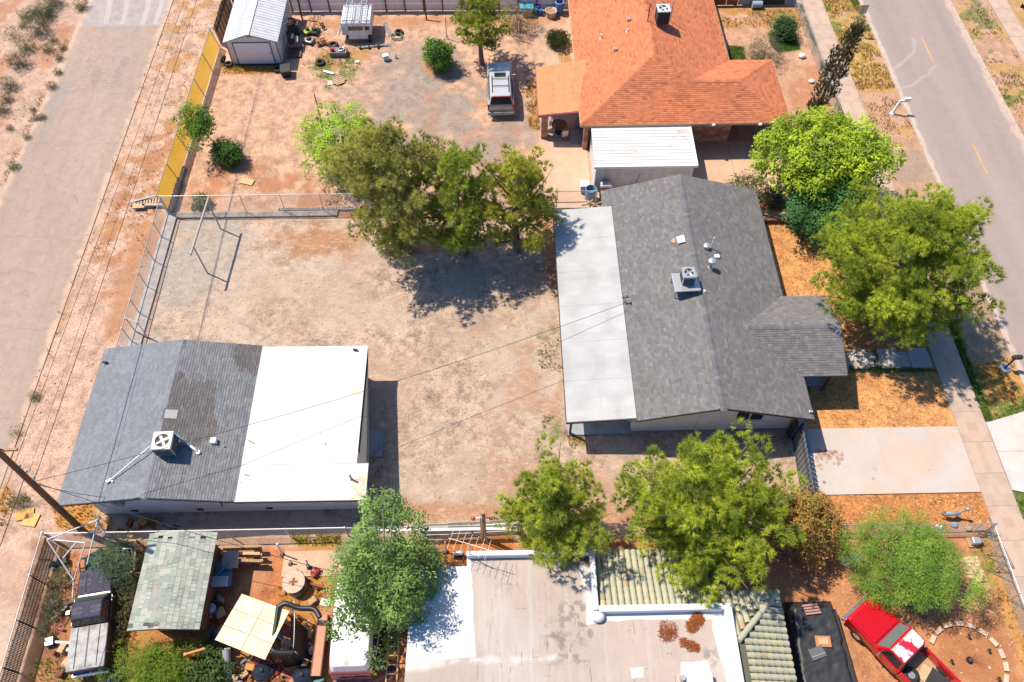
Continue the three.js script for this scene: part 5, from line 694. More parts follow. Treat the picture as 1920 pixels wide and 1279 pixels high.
const chrome = std(0.75, 0.76, 0.77, 0.16, { metalness: 0.9 }), redlens = std(0.4, 0.01, 0.015, 0.2), clearlens = std(0.65, 0.66, 0.66, 0.12);
function headTo(front, back) { return Math.atan2(-(front.x - back.x), -(front.z - back.z)); }
function frustum(x0, x1, y0, z0, z1, X0, X1, y1, Z0, Z1) { return hexa([V(x0, y0, z0), V(x0, y0, z1), V(X0, y1, Z0), V(X0, y1, Z1), V(x1, y0, z0), V(x1, y0, z1), V(X1, y1, Z0), V(X1, y1, Z1)]); }
function cabin(w0, w1, y0, y1, zf0, zb0, zf1, zb1, r = 0.08) { // rounded, tapered greenhouse
  const g = rbox(1, 1, 1, 0, 0, 0, r, 3); return sculpt(g, v => { const t = v.y + 0.5, w = w0 + (w1 - w0) * t, zf = zf0 + (zf1 - zf0) * t, zb = zb0 + (zb1 - zb0) * t; v.set(v.x * w, y0 + t * (y1 - y0), (zf + zb) / 2 + v.z * (zb - zf)); });
}
function pane(parent, name, q, off, mat = M.glass) { const n = V().crossVectors(V().subVectors(q[1], q[0]), V().subVectors(q[2], q[0])).normalize(); return mk(name, slabN(q, n, off), mat, parent); }
function slabN(q, n, off) { const a = q.map(p => p.clone().addScaledVector(n, off)), b = q.map(p => p.clone().addScaledVector(n, -0.02)), L = [a, [...b].reverse()]; for (let i = 0; i < q.length; i++) { const j = (i + 1) % q.length; L.push([a[i], b[i], b[j], a[j]]); } return faces(L); }
{ // silver SUV
  const t = thing('parked_suv', 'silver estate utility vehicle with roof rack parked in the dirt yard', 'car', V(0.05, 0, -22.3), 0.02), sil = paint(0.44, 0.46, 0.48, 0.3), tan = paint(0.45, 0.4, 0.33, 0.35);
  mk('body', [sculpt(rbox(1.96, 0.72, 5.05, 0, 0.78, 0, 0.16, 4), v => { if (v.z < -1.4) { const k = (-1.4 - v.z) / 1.1; v.x *= 1 - 0.07 * k; if (v.y > 0.8) v.y -= 0.06 * k; } if (v.y < 0.6) v.x *= 0.97; })], sil, t); mk('cladding', [rbox(1.98, 0.26, 4.2, 0, 0.48, 0.1, 0.06), rbox(1.9, 0.5, 0.12, 0, 0.86, 2.47, 0.05)], tan, t);
  mk('hood', sculpt(rbox(1.66, 0.12, 1.25, 0, 1.13, -1.72, 0.05, 3), v => { v.y += -0.07 * (v.z < -1.9 ? 1 : 0) + 0.03 * (1 - (v.x / 0.83) ** 2); }), sil, t); mk('cowl', box(1.6, 0.03, 0.14, 0, 1.16, -1.02), M.dark, t);
  const cb = mk('cabin', cabin(1.84, 1.46, 1.08, 1.84, -1.15, 2.5, -0.42, 2.22), sil, t);
  pane(cb, 'windshield', [V(-0.78, 1.2, -1.03), V(0.78, 1.2, -1.03), V(0.68, 1.74, -0.5), V(-0.68, 1.74, -0.5)].reverse(), 0.03); pane(cb, 'rear_window', [V(-0.8, 1.22, 2.46), V(0.8, 1.22, 2.46), V(0.7, 1.72, 2.28), V(-0.7, 1.72, 2.28)], 0.02);
  for (const s of [-1, 1]) for (const [a, b] of [[-0.75, 0.2], [0.28, 1.22], [1.3, 2.15]]) { const q = [V(s * 0.885, 1.2, a), V(s * 0.885, 1.2, b), V(s * 0.775, 1.66, b - 0.02), V(s * 0.775, 1.66, a + (a < 0 ? 0.38 : 0.02))]; pane(cb, 'side_window', s > 0 ? [...q].reverse() : q, 0.012); }
  mk('spoiler', rbox(1.3, 0.03, 0.07, 0, 1.8, 2.27, 0.01), redlens, cb); mk('sunroof', rbox(0.85, 0.02, 0.5, 0.02, 1.845, -0.05, 0.01, 1), M.glass, cb); for (const s of [-1, 1]) mk('roof_rail', [cyl(V(s * 0.6, 1.9, 0.1), V(s * 0.6, 1.9, 1.9), 0.025), cyl(V(s * 0.6, 1.83, 0.15), V(s * 0.6, 1.9, 0.15), 0.02), cyl(V(s * 0.6, 1.83, 1.85), V(s * 0.6, 1.9, 1.85), 0.02)], M.dark, cb); for (const z of [0.45, 1.25]) mk('cross_bar', cyl(V(-0.6, 1.93, z), V(0.6, 1.93, z), 0.025), M.dark, cb);
  mk('rear_bumper', rbox(1.96, 0.28, 0.26, 0, 0.55, 2.56, 0.07, 3), std(0.3, 0.31, 0.32, 0.5), t); mk('front_bumper', rbox(1.86, 0.3, 0.24, 0, 0.55, -2.5, 0.08, 3), sil, t); mk('grille', box(1.1, 0.26, 0.05, 0, 0.86, -2.52), M.dark, t); mk('licence_plate', box(0.34, 0.17, 0.03, 0, 0.92, 2.55), std(0.4, 0.33, 0.16), t); for (const s of [-1, 1]) { mk('taillight', rbox(0.16, 0.46, 0.12, s * 0.9, 1.02, 2.47, 0.03), redlens, t); mk('headlight', rbox(0.34, 0.18, 0.14, s * 0.74, 0.9, -2.45, 0.04), clearlens, t); mk('mirror', rbox(0.26, 0.17, 0.12, s * 1.08, 1.24, -0.72, 0.05), sil, t); for (const z of [-0.25, 0.75]) { const d = mk('door', box(0.02, 0.6, 0.94, s * 0.985, 0.82, z), sil, t); mk('handle', rbox(0.03, 0.04, 0.2, s * 1.005, 1.02, z + 0.28, 0.01, 1), chrome, d); } for (const z of [-1.55, 1.5]) wheel(t, s * 0.86, z, 0.38, 0.26, chrome); }
}
function pickup(name, label, front, back, o) {
  const mid = front.clone().lerp(back, 0.5).setY(0), t = thing(name, label, 'pickup truck', mid, headTo(front, back)), W = o.W, L = o.L, f = -L / 2, b = L / 2, hd = o.hood, c0 = f + o.hl, c1 = c0 + o.cl, m = o.body;
  mk('body', [sculpt(rbox(W, 0.62, c1 - f + 0.05, 0, 0.76, (f + c1) / 2, 0.12, 4), v => { if (v.z < f + 0.5) v.x *= 1 - 0.04 * (f + 0.5 - v.z) / 0.5; })], m, t); mk('hood', [sculpt(rbox(W * 0.9, 0.14, o.hl - 0.15, 0, hd - 0.02, f + o.hl / 2 - 0.02, 0.05, 3), v => { v.y += 0.035 * (1 - (2 * v.x / W) ** 2); }), ...(o.crease ? [-1, 1].map(s => rbox(0.06, 0.03, o.hl - 0.4, s * W * 0.24, hd + 0.065, f + o.hl / 2, 0.012, 1)) : [])], o.hoodm || m, t);
  const cb = mk('cab', cabin(W * 0.95, W * 0.8, 1.02, o.top, c0 - 0.05, c1, c0 + 0.42, c1 - 0.18), m, t); mk('roof_skin', rbox(W * 0.76, 0.03, c1 - c0 - 0.68, 0, o.top + 0.004, (c0 + 0.42 + c1 - 0.18) / 2, 0.014, 2), o.roofm || m, cb);
  const yt = o.top - 0.1; pane(cb, 'windshield', [V(-W * 0.42, 1.1, c0 + 0.02), V(W * 0.42, 1.1, c0 + 0.02), V(W * 0.37, yt, c0 + 0.39), V(-W * 0.37, yt, c0 + 0.39)].reverse(), 0.03, o.glass); pane(cb, 'rear_window', [V(-W * 0.38, 1.15, c1 - 0.03), V(W * 0.38, 1.15, c1 - 0.03), V(W * 0.34, yt, c1 - 0.15), V(-W * 0.34, yt, c1 - 0.15)], 0.02);
  for (const s of [-1, 1]) { const q = [V(s * W * 0.468, 1.1, c0 + 0.25), V(s * W * 0.468, 1.1, c1 - 0.15), V(s * W * 0.41, yt, c1 - 0.25), V(s * W * 0.41, yt, c0 + 0.5)]; const sw = pane(cb, 'side_window', s > 0 ? [...q].reverse() : q, 0.012); const d = mk('door', box(0.02, 0.58, c1 - c0 - 0.2, s * (W / 2 + 0.004), 0.8, (c0 + c1) / 2), m, t); mk('handle', box(0.03, 0.03, 0.14, s * (W / 2 + 0.02), 0.98, c1 - 0.3), chrome, d); mk('mirror', [rbox(0.2, 0.16, 0.05, s * (W / 2 + 0.14), 1.18, c0 + 0.28, 0.02), cyl(V(s * W * 0.47, 1.1, c0 + 0.3), V(s * (W / 2 + 0.1), 1.14, c0 + 0.28), 0.015)], o.mir || chrome, t); wheel(t, s * (W / 2 - 0.12), f + 0.85, 0.36, 0.22, o.rim); wheel(t, s * (W / 2 - 0.12), b - 1.05, 0.36, 0.22, o.rim); mk('headlight', cyl(V(s * W * 0.37, 0.8, f - 0.01), V(s * W * 0.37, 0.8, f + 0.1), 0.1, 0.1, 12), clearlens, t); mk('taillight', rbox(0.12, 0.24, 0.06, s * W * 0.45, 0.78, b, 0.02), redlens, t); mk('bed_side', [rbox(0.14, 0.56, b - c1 - 0.06, s * (W / 2 - 0.07), 0.8, (b + c1) / 2, 0.05, 2)], m, t); }
  mk('bed_floor', bx(-W / 2 + 0.1, W / 2 - 0.1, 0.52, 0.58, c1 + 0.04, b - 0.04), o.floor || M.dark, t); mk('tailgate', rbox(W - 0.06, 0.54, 0.07, 0, 0.8, b - 0.03, 0.03), m, t); mk('front_bumper', rbox(W * 0.99, 0.2, 0.16, 0, 0.52, f - 0.08, 0.06, 3), chrome, t); mk('rear_bumper', rbox(W * 0.98, 0.16, 0.18, 0, 0.5, b + 0.09, 0.05, 2), chrome, t); mk('grille', box(W * 0.62, 0.24, 0.05, 0, 0.8, f + 0.0), chrome, t);
  return { t, c1, b, f, W };
}
{ // black pickup with a white bed cover
  const bl = new THREE.MeshPhysicalMaterial({ color: lin(0.025, 0.022, 0.035), roughness: 0.45, clearcoat: 0.5, clearcoatRoughness: 0.25 }), faded = new THREE.MeshPhysicalMaterial({ map: mott([0.04, 0.036, 0.062], 0.4, 1.2, 0.3, { c2: [0.085, 0.085, 0.11], th: 0.55 }).map, roughness: 0.62, specularIntensity: 0.35 });
  const p = pickup('black_pickup', 'old black pickup with a white bed cover beside the alley fence', G(190, 1068, 0.6), G(170, 1262, 0.5), { W: 1.75, L: 4.75, hood: 1.06, hl: 1.35, cl: 1.4, top: 1.62, body: bl, hoodm: faded, roofm: faded, rim: chrome, crease: true, mir: M.dark, glass: std(0.05, 0.075, 0.06, 0.12) });
  const cv = mk('bed_cover', sculpt(rbox(p.W * 0.98, 0.09, p.b - p.c1 - 0.04, 0, 1.1, (p.b + p.c1) / 2 + 0.02, 0.04, 3), v => { v.y += 0.05 * (1 - (2 * v.x / p.W) ** 2); }), mott([0.42, 0.41, 0.39], 0.95, 1.8, 0.22, { c2: [0.27, 0.25, 0.23], th: 0.52, streak: 0.4 }), p.t); for (const x of [-0.5, 0, 0.5]) mk('seam', box(0.02, 0.012, p.b - p.c1 - 0.15, x, 1.19 - 0.05 * (2 * x / p.W) ** 2, (p.b + p.c1) / 2), M.dark, cv); mk('sunshade', box(0.7, 0.02, 0.16, 0.3, 1.16, p.f + 1.42, 0.05), M.palewood, p.t);
}
{ // red pickup, sun-bleached cab roof
  const red = paint(0.5, 0.004, 0.006, 0.28, 1), P = new Paint(-1, 1, -1.2, 1.2, 128, 160); P.fill(() => [0.5, 0.015, 0.04]); P.zone([[-0.8, -0.7], [-0.25, -0.7], [-0.15, 0], [-0.3, 0.8], [-0.8, 0.8]], [0.72, 0.66, 0.67], { soft: 0.08, warp: 0.35, wf: 5, grain: 0.1 }); P.zone([[0.05, -0.7], [0.8, -0.7], [0.8, 0.3], [0.3, 0.5]], [0.72, 0.67, 0.68], { soft: 0.08, warp: 0.3, wf: 5, grain: 0.1 });
  const f = G(1612, 1138, 0.9), d = G(1698, 1207, 1.65).sub(G(1612, 1138, 0.9)).setY(0).normalize(); const p = pickup('red_pickup', 'red classic pickup with sun-bleached white patches on its cab roof', f, f.clone().addScaledVector(d, 5.3), { W: 1.98, L: 5.3, hood: 1.1, hl: 1.62, cl: 1.4, top: 1.72, body: red, rim: chrome, roofm: red, glass: std(0.12, 0.16, 0.16, 0.1), floor: M.wood });
  const rs = new THREE.MeshPhysicalMaterial({ map: P.tex(), roughness: 0.4, clearcoat: 0.5 }); p.t.children.find(c => c.name === 'cab').children.find(c => c.name === 'roof_skin').material = rs; { const m = p.t.children.find(c => c.name === 'cab').children.find(c => c.name === 'roof_skin'); const g = m.geometry; const q = g.attributes.position, u = g.attributes.uv; g.computeBoundingBox(); const c = g.boundingBox; for (let i = 0; i < q.count; i++) u.setXY(i, q.getX(i), q.getZ(i) - (c.min.z + c.max.z) / 2); }
  mk('hood_ornament', [box(0.03, 0.03, 1.3, 0, 1.17, p.f + 0.8)], red, p.t); const ry = p.t.rotation.y, W2 = (x, y, z) => V(x, y, z).applyAxisAngle(V(0, 1, 0), ry).add(p.t.position); 
  const tp = W2(-0.45, 0.6, p.c1 + 0.45); const tt = thing('spare_tire', 'black spare tyre lying in the red pickup bed', 'tyre', tp, ry); mk('tread', tor(0.27, 0.11, 0, 0.1, 0, Math.PI / 2), M.rubber, tt); mk('rim', cyl(V(0, 0.02, 0), V(0, 0.14, 0), 0.19, 0.17, 12), M.steel, tt);
  const bp = W2(0.15, 0.6, p.c1 + 0.75); const bo = thing('plywood_board', 'small pale plywood board lying in the red pickup bed', 'board', bp, ry + 0.2); mk('panel', box(0.75, 0.03, 0.4, 0, 0.03, 0), M.palewood, bo); mk('mat', box(0.9, 0.02, 0.9, 0.05, 0.0, 0.65), M.dark, bo);
}
{ // maroon van with white roof
  const t = thing('old_van', 'old maroon van with rust-stained white roof under the broadleaf tree', 'van', V(-7.25, 0, 16.25), 0.02), mar = paint(0.2, 0.05, 0.06, 0.5, 0.3), wr = (() => { const P = new Paint(-1.1, 1.1, -2.6, 2.6, 160, 380); P.fill((x, z) => { const k = 1 + 0.08 * (fbm(x * 3 + 9, z * 3, 3) - 0.5); return [0.76 * k, 0.745 * k, 0.73 * k]; }); for (const [x, z, r] of [[-0.75, 0.3, 0.2], [0.1, 0.75, 0.32], [-0.2, 1.5, 0.15], [0.5, -0.5, 0.2], [-0.8, 1.7, 0.15]]) P.zone(RC(x - r, x + r, z - r * 0.8, z + r * 0.8), [0.42, 0.2, 0.1], { soft: 0.15, warp: 0.3, wf: 4, patch: [5, 0.4, 0.65], alpha: 0.8 }); return new THREE.MeshStandardMaterial({ map: P.tex(), roughness: 0.6 }); })();
  mk('body', rbox(1.98, 1.35, 4.6, 0, 1.05, 0, 0.14, 4), mar, t); mk('roof', cabin(1.94, 1.72, 1.66, 2.2, -1.9, 2.2, -1.6, 2.02, 0.12), wr, t); mk('nose', rbox(1.8, 0.6, 0.7, 0, 0.85, -2.4, 0.15, 3), mar, t);
  for (const x of [-0.45, 0.45]) { const d = mk('rear_door', rbox(0.86, 1.1, 0.05, x, 1.02, 2.32, 0.02), mar, t); mk('window', box(0.66, 0.4, 0.03, x, 1.4, 2.345), M.glass, d); } for (const s of [-1, 1]) { for (const z of [-1.1, 0, 1.1]) mk('side_window', box(0.02, 0.42, 0.9, s * 0.995, 1.42, z), M.glass, t); for (const z of [-1.5, 1.4]) wheel(t, s * 0.86, z, 0.35, 0.22, M.steel); mk('taillight', rbox(0.1, 0.3, 0.05, s * 0.9, 0.95, 2.33, 0.02), redlens, t); } mk('rear_bumper', rbox(1.96, 0.16, 0.22, 0, 0.46, 2.42, 0.05), mott([0.2, 0.1, 0.1], 0.6, 1, 0.3), t); mk('windshield', box(1.6, 0.5, 0.03, 0, 1.55, -2.12, 0, -0.5), M.glass, t);
}
{ // white service-box trailer carrying ladders
  const t = thing('utility_trailer', 'white service box trailer with a dark wheel in the back yard', 'trailer', V(-11.15, 0, -29.9), 0.0), wb = mott([0.74, 0.75, 0.75], 0.5, 2, 0.08);
  mk('box', [frustum(-1.15, 1.15, 0.75, -1.3, 1.15, -1.12, 1.12, 1.75, -1.3, 1.1), rbox(1.6, 0.5, 2.2, 0.1, 0.55, 0, 0.04)], wb, t); mk('rear_window', box(1.2, 0.32, 0.03, -0.05, 1.3, 1.135, 0, -0.05), mott([0.2, 0.13, 0.1], 0.4, 1, 0.3), t); mk('side_window', box(0.34, 0.32, 0.03, 0.85, 1.3, 1.135, 0, -0.05), M.glass, t); wheel(t, 0.95, 1.0, 0.36, 0.22, M.steel); wheel(t, -0.9, 0.2, 0.36, 0.22, M.steel); mk('side_panel', box(0.04, 0.8, 2.3, -1.28, 1.0, -0.1, 0, 0, -0.5), std(0.12, 0.26, 0.38, 0.4), t); mk('rack', [beam(V(-1.05, 1.86, 0.9), V(1.1, 1.86, 0.9), 0.05), beam(V(-1.05, 1.86, -1.1), V(1.1, 1.86, -1.1), 0.05), ...[[-1, 0.9], [1, 0.9], [-1, -1.1], [1, -1.1]].map(([x, z]) => beam(V(x, 1.7, z), V(x, 1.88, z), 0.05))], M.steel, t);
}
function ladder(name, label, p, ry, L, w, n, group, tilt = 0, mat = M.galv) { const t = thing(name, label, 'ladder', p, ry, group); const q = new THREE.Quaternion().setFromAxisAngle(V(1, 0, 0), tilt); const X = g => g.applyQuaternion(q); for (const s of [-1, 1]) mk('rail', X(box(0.05, 0.09, L, s * w / 2, 0, 0)), mat, t); for (let i = 0; i < n; i++) mk('rung', X(box(w, 0.035, 0.05, 0, 0, -L / 2 + (i + 0.5) * L / n)), mat, t); return t; }
for (const [x, z, L, y] of [[-11.75, -30.2, 2.9, 1.96], [-11.15, -29.95, 2.2, 1.96], [-10.6, -30.1, 2.8, 1.96]]) ladder('aluminium_ladder', 'aluminium ladder lying on the white service box trailer', V(x, y, z), 0, L, 0.42, 9, 'ladders on the white trailer');
ladder('aluminium_ladder', 'short ladder flat on the dirt beside a green hose', V(G(727, 55).x, 0.06, G(727, 55).z), 0.35, 1.9, 0.4, 8); ladder('tall_ladder', 'long pale ladder on edge between maroon van and flat roof', V(-5.45, 0.75, 17.6), 0, 3.6, 0.5, 9, null, 0.06, M.palewood);
// ---------------------------------------------------------------- smaller things
const gp0 = (x, y, h = 0) => { const p = G(x, y, h); return p; };
function tyre(label, p, r = 0.33, ry = 0, tilt = 0, group) { const t = thing('tyre', label, 'tyre', p, ry, group); mk('tread', tor(r - 0.1, 0.1, 0, tilt ? r : 0.1, 0, tilt ? tilt : Math.PI / 2, 0, 8, 20), M.rubber, t); mk('bead', tilt ? at(tor(r * 0.62, 0.03, 0, 0, 0, tilt), 0, r, 0) : tor(r * 0.62, 0.03, 0, 0.17, 0, Math.PI / 2, 0, 5, 16), std(0.05, 0.05, 0.05, 0.7), t); return t; }
tyre('lone black tyre lying in the weedy grass patch', gp0(601, 119), 0.38); tyre('tyre with pale sidewall lying above the metal crate', gp0(625, 86), 0.42); tyre('tyre lying beside a coiled green hose', gp0(748, 62), 0.36); tyre('tyre standing against the left corner of white shed', gp0(421, 118), 0.34, 1.2, 0.3); tyre('tyre lying flat by the left corner of white shed', gp0(430, 122), 0.34); tyre('dark tyre half in shade by right corner of white shed', gp0(521, 132), 0.36);
{ // hose coil
  const p = gp0(744, 70), pts = []; const r = rng(3); for (let i = 0; i < 60; i++) { const a = i * 0.55, R = 0.28 + 0.12 * r(); pts.push(V(p.x + R * Math.cos(a) * 1.3, 0.03 + 0.0025 * i, p.z + R * Math.sin(a))); } solo('garden_hose', tube(pts, 0.018, 5, 200), std(0.12, 0.3, 0.18, 0.6), 'coiled pale green garden hose on the dirt', 'hose');
}
function mower(label, p, ry, col) { const t = thing('lawn_mower', label, 'lawn mower', p, ry); mk('deck', [rbox(0.55, 0.18, 0.75, 0, 0.2, 0, 0.08, 3)], col, t); mk('engine', [cyl(V(0, 0.28, 0), V(0, 0.45, 0), 0.17, 0.14, 10), rbox(0.16, 0.12, 0.2, 0.14, 0.38, 0.05, 0.03)], M.dark, t); mk('handle', [tube([V(-0.22, 0.25, 0.3), V(-0.24, 0.7, 0.9), V(-0.2, 0.95, 1.2), V(0.2, 0.95, 1.2), V(0.24, 0.7, 0.9), V(0.22, 0.25, 0.3)], 0.018, 5)], M.dark, t); for (const [x, z] of [[-0.3, -0.3], [0.3, -0.3], [-0.3, 0.3], [0.3, 0.3]]) mk('wheel', cyl(V(x - 0.03, 0.12, z), V(x + 0.03, 0.12, z), 0.12, 0.12, 12), M.rubber, t); return t; }
mower('black mower with long folding handle among the shed junk', gp0(591, 62), 2.9, M.dark); mower('lime green mower deck beside the black mower', gp0(578, 62), 2.4, std(0.35, 0.45, 0.03, 0.5)); mower('old grey mower tipped near the rusty scrap heap', gp0(580, 80), 1.2, M.steel);
{ const t = thing('hand_truck', 'hand truck frame with two black wheels leaning on junk', 'hand truck', gp0(602, 52), 0.4); mk('frame', [beam(V(-0.15, 0.2, 0), V(-0.7, 0.5, -0.8), 0.03), beam(V(0.15, 0.2, 0), V(-0.5, 0.5, -0.9), 0.03), beam(V(-0.7, 0.5, -0.8), V(-0.5, 0.5, -0.9), 0.03)], M.rust, t); for (const z of [-0.16, 0.28]) mk('wheel', tor(0.12, 0.05, 0.15, 0.17, z, 0, 0.3, 6, 14), M.rubber, t); }
{ const t = thing('scrap_pile', 'heap of rusty orange scrap metal and tubes by the tyre', 'scrap', gp0(605, 82)), r = rng(17); for (let i = 0; i < 16; i++) mk(i % 4 ? 'scrap_bar' : 'scrap_plate', i % 4 ? beam(V((r() - 0.5) * 0.9, 0.05 + r() * 0.3, (r() - 0.5) * 0.8), V((r() - 0.5) * 0.9, 0.05 + r() * 0.5, (r() - 0.5) * 0.8), 0.05) : box(0.4, 0.03, 0.35, (r() - 0.5) * 0.6, 0.15 + r() * 0.25, (r() - 0.5) * 0.6, r() * 3, r() * 0.6, r() * 0.6), [M.rust, std(0.45, 0.18, 0.08, 0.8), M.dark][i % 3], t); }
{ const t = thing('wire_crate', 'wire crate of metal parts with a red can on top', 'crate', gp0(636, 102)); mk('basket', [bx(-0.65, 0.65, 0.05, 0.4, -0.35, 0.35)], mott([0.2, 0.18, 0.16], 0.7, 0.4, 0.8, { c2: [0.4, 0.36, 0.3], th: 0.5 }), t); for (let i = 0; i < 8; i++) mk('bar', [bx(-0.66 + i * 0.18, -0.63 + i * 0.18, 0, 0.44, 0.35, 0.38), bx(-0.66 + i * 0.18, -0.63 + i * 0.18, 0.4, 0.44, -0.35, 0.35)], M.steel, t); mk('coil', tor(0.22, 0.05, 0.25, 0.48, 0, Math.PI / 2), M.galv, t); mk('red_can', cyl(V(-0.45, 0.4, 0.1), V(-0.45, 0.68, 0.1), 0.16, 0.14, 12), std(0.5, 0.02, 0.04, 0.5), t); }
{ // junk along the shed's right wall
  const t = thing('barbecue_grill', 'black barrel barbecue grill against the shed side wall', 'grill', V(-16.25, 0, -28.3), 0.1); const b = cyl(V(0, 0.8, -0.4), V(0, 0.8, 0.4), 0.28, 0.28, 14); mk('drum', b, M.dark, t); mk('lid', at(rbox(0.5, 0.2, 0.8, 0, 0, 0, 0.08, 3), 0.02, 1.0, 0), M.dark, t); for (const [x, z] of [[-0.2, -0.3], [0.2, -0.3], [-0.2, 0.3], [0.2, 0.3]]) mk('leg', cyl(V(x, 0, z), V(x, 0.7, z), 0.02), M.steel, t); mk('shelf', box(0.4, 0.02, 0.7, 0.3, 0.75, 0), M.steel, t);
  const bl = thing('plastic_bin', 'glossy black plastic bin slumped in front of the shed', 'bin', gp0(538, 140), 0.15); mk('tub', frustum(-0.3, 0.3, 0, -0.35, 0.35, -0.4, 0.4, 0.6, -0.45, 0.45), std(0.012, 0.012, 0.014, 0.5), bl); mk('liner', sculpt(rbox(0.8, 0.08, 0.9, 0, 0.62, 0.02, 0.03, 4), v => { v.y += 0.06 * Math.sin(v.x * 9 + v.z * 6); }), std(0.015, 0.015, 0.016, 0.55), bl);
  const pl = thing('wood_pallet', 'grey pallet lying in the shade of white shed', 'pallet', gp0(553, 100), 0.05); for (let i = 0; i < 6; i++) mk('slat', bx(-0.55 + i * 0.19, -0.42 + i * 0.19, 0.1, 0.13, -0.6, 0.6), M.darkwood, pl); for (const z of [-0.5, 0, 0.5]) mk('stringer', bx(-0.55, 0.53, 0, 0.1, z - 0.04, z + 0.04), M.darkwood, pl);
  for (const [x, y, w, h, d, c, l] of [[545, 52, 0.5, 0.7, 0.5, M.grey, 'grey cabinet against the shed side wall'], [541, 72, 0.4, 0.5, 0.4, M.steel, 'small steel box on end beside the shed'], [556, 62, 0.6, 0.9, 0.6, std(0.05, 0.07, 0.09, 0.6), 'dark blue covered cabinet beside the shed']]) { const k = thing('cabinet', l, 'cabinet', gp0(x, y), 0.1); mk('case', rbox(w, h, d, 0, h / 2, 0, 0.03), c, k); mk('top', box(w + 0.04, 0.03, d + 0.04, 0, h + 0.01, 0), M.dark, k); mk('handle', box(0.12, 0.02, 0.03, 0, h * 0.8, d / 2 + 0.02), M.galv, k); }
  for (let i = 0; i < 3; i++) solo('timber_plank', beam(V(-16.6 + i * 0.12, 0.06, -30.8), V(-16.5 + i * 0.14, 1.9, -28.7 - i * 0.2), 0.12, 0.05), i % 2 ? M.palewood : M.wood, 'plank leaning along the shed side wall', 'plank', 'planks on the shed wall');
}
{ const t = thing('pipe_trestle', 'grey pipe trestle lying in front of the white trailer', 'trestle', gp0(697, 89), 0.05); mk('tube', cyl(V(-1.1, 0.08, 0), V(1.5, 0.1, -0.15), 0.05), M.steel, t); mk('tube', cyl(V(-1.0, 0.1, 0.12), V(1.2, 0.12, -0.2), 0.04), M.galv, t); for (const x of [-0.9, -0.2, 0.5]) mk('clamp', box(0.1, 0.2, 0.3, x, 0.1, 0.05), M.dark, t); }
for (const [x, y, w, d, c, l] of [[616, 136, 0.9, 0.22, [0.7, 0.72, 0.68], 'long white board scrap in the weeds'], [620, 156, 0.4, 0.42, [0.75, 0.74, 0.7], 'square white panel scrap beside the round grate'], [670, 116, 0.34, 0.26, [0.75, 0.74, 0.72], 'white paper scrap near the weeds'], [463, 341, 0.95, 0.5, [0.6, 0.4, 0.2], 'tan plywood scrap on the pinkish dirt'], [1824, 1068, 0.95, 1.3, [0.62, 0.42, 0.24], 'large pale plywood board flat on the red earth'], [1822, 1090, 0.4, 0.3, [0.5, 0.34, 0.28], 'small pinkish board beside the large plywood'], [47, 965, 0.9, 0.55, [0.6, 0.33, 0.1], 'ochre carpet scrap lying by the alley'], [58, 975, 0.75, 0.7, [0.64, 0.4, 0.14], 'torn ochre carpet piece beside the other scrap'], [610, 1130, 0.5, 0.36, [0.6, 0.58, 0.54], 'pale board scrap near the maroon van']]) { const p = gp0(x, y); solo('board_scrap', box(w, 0.03, d, p.x, 0.04, p.z, (x % 7) * 0.12 - 0.4), mott(c, 0.85, 1, 0.15, { n: 64 }), l, 'board'); }
{ const t = thing('round_grate', 'round wooden grate with dark gaps lying in the weeds', 'grate', gp0(635, 152), 0.5); for (let i = 0; i < 5; i++) { const z = -0.4 + i * 0.2, w = 2 * Math.sqrt(Math.max(0.01, 0.27 - z * z)); mk('slat', box(w, 0.03, 0.12, 0, 0.08, z), M.palewood, t); } mk('rim', tor(0.5, 0.03, 0, 0.05, 0, Math.PI / 2, 0, 5, 20), M.dark, t); }
{ const p = gp0(724, 112), t = thing('cool_box', 'pale blue cool box standing on the drive edge', 'cool box', p, 0.3); mk('case', rbox(0.45, 0.38, 0.35, 0, 0.19, 0, 0.04), std(0.45, 0.58, 0.66, 0.5), t); mk('lid', rbox(0.47, 0.08, 0.37, 0, 0.42, 0, 0.03), M.white, t); const b = thing('bottle', 'small white bottle standing near the cool box', 'bottle', gp0(742, 108)); mk('body', cyl(V(0, 0, 0), V(0, 0.3, 0), 0.09), M.white, b); mk('cap', cyl(V(0, 0.3, 0), V(0, 0.4, 0), 0.04), M.dark, b); }
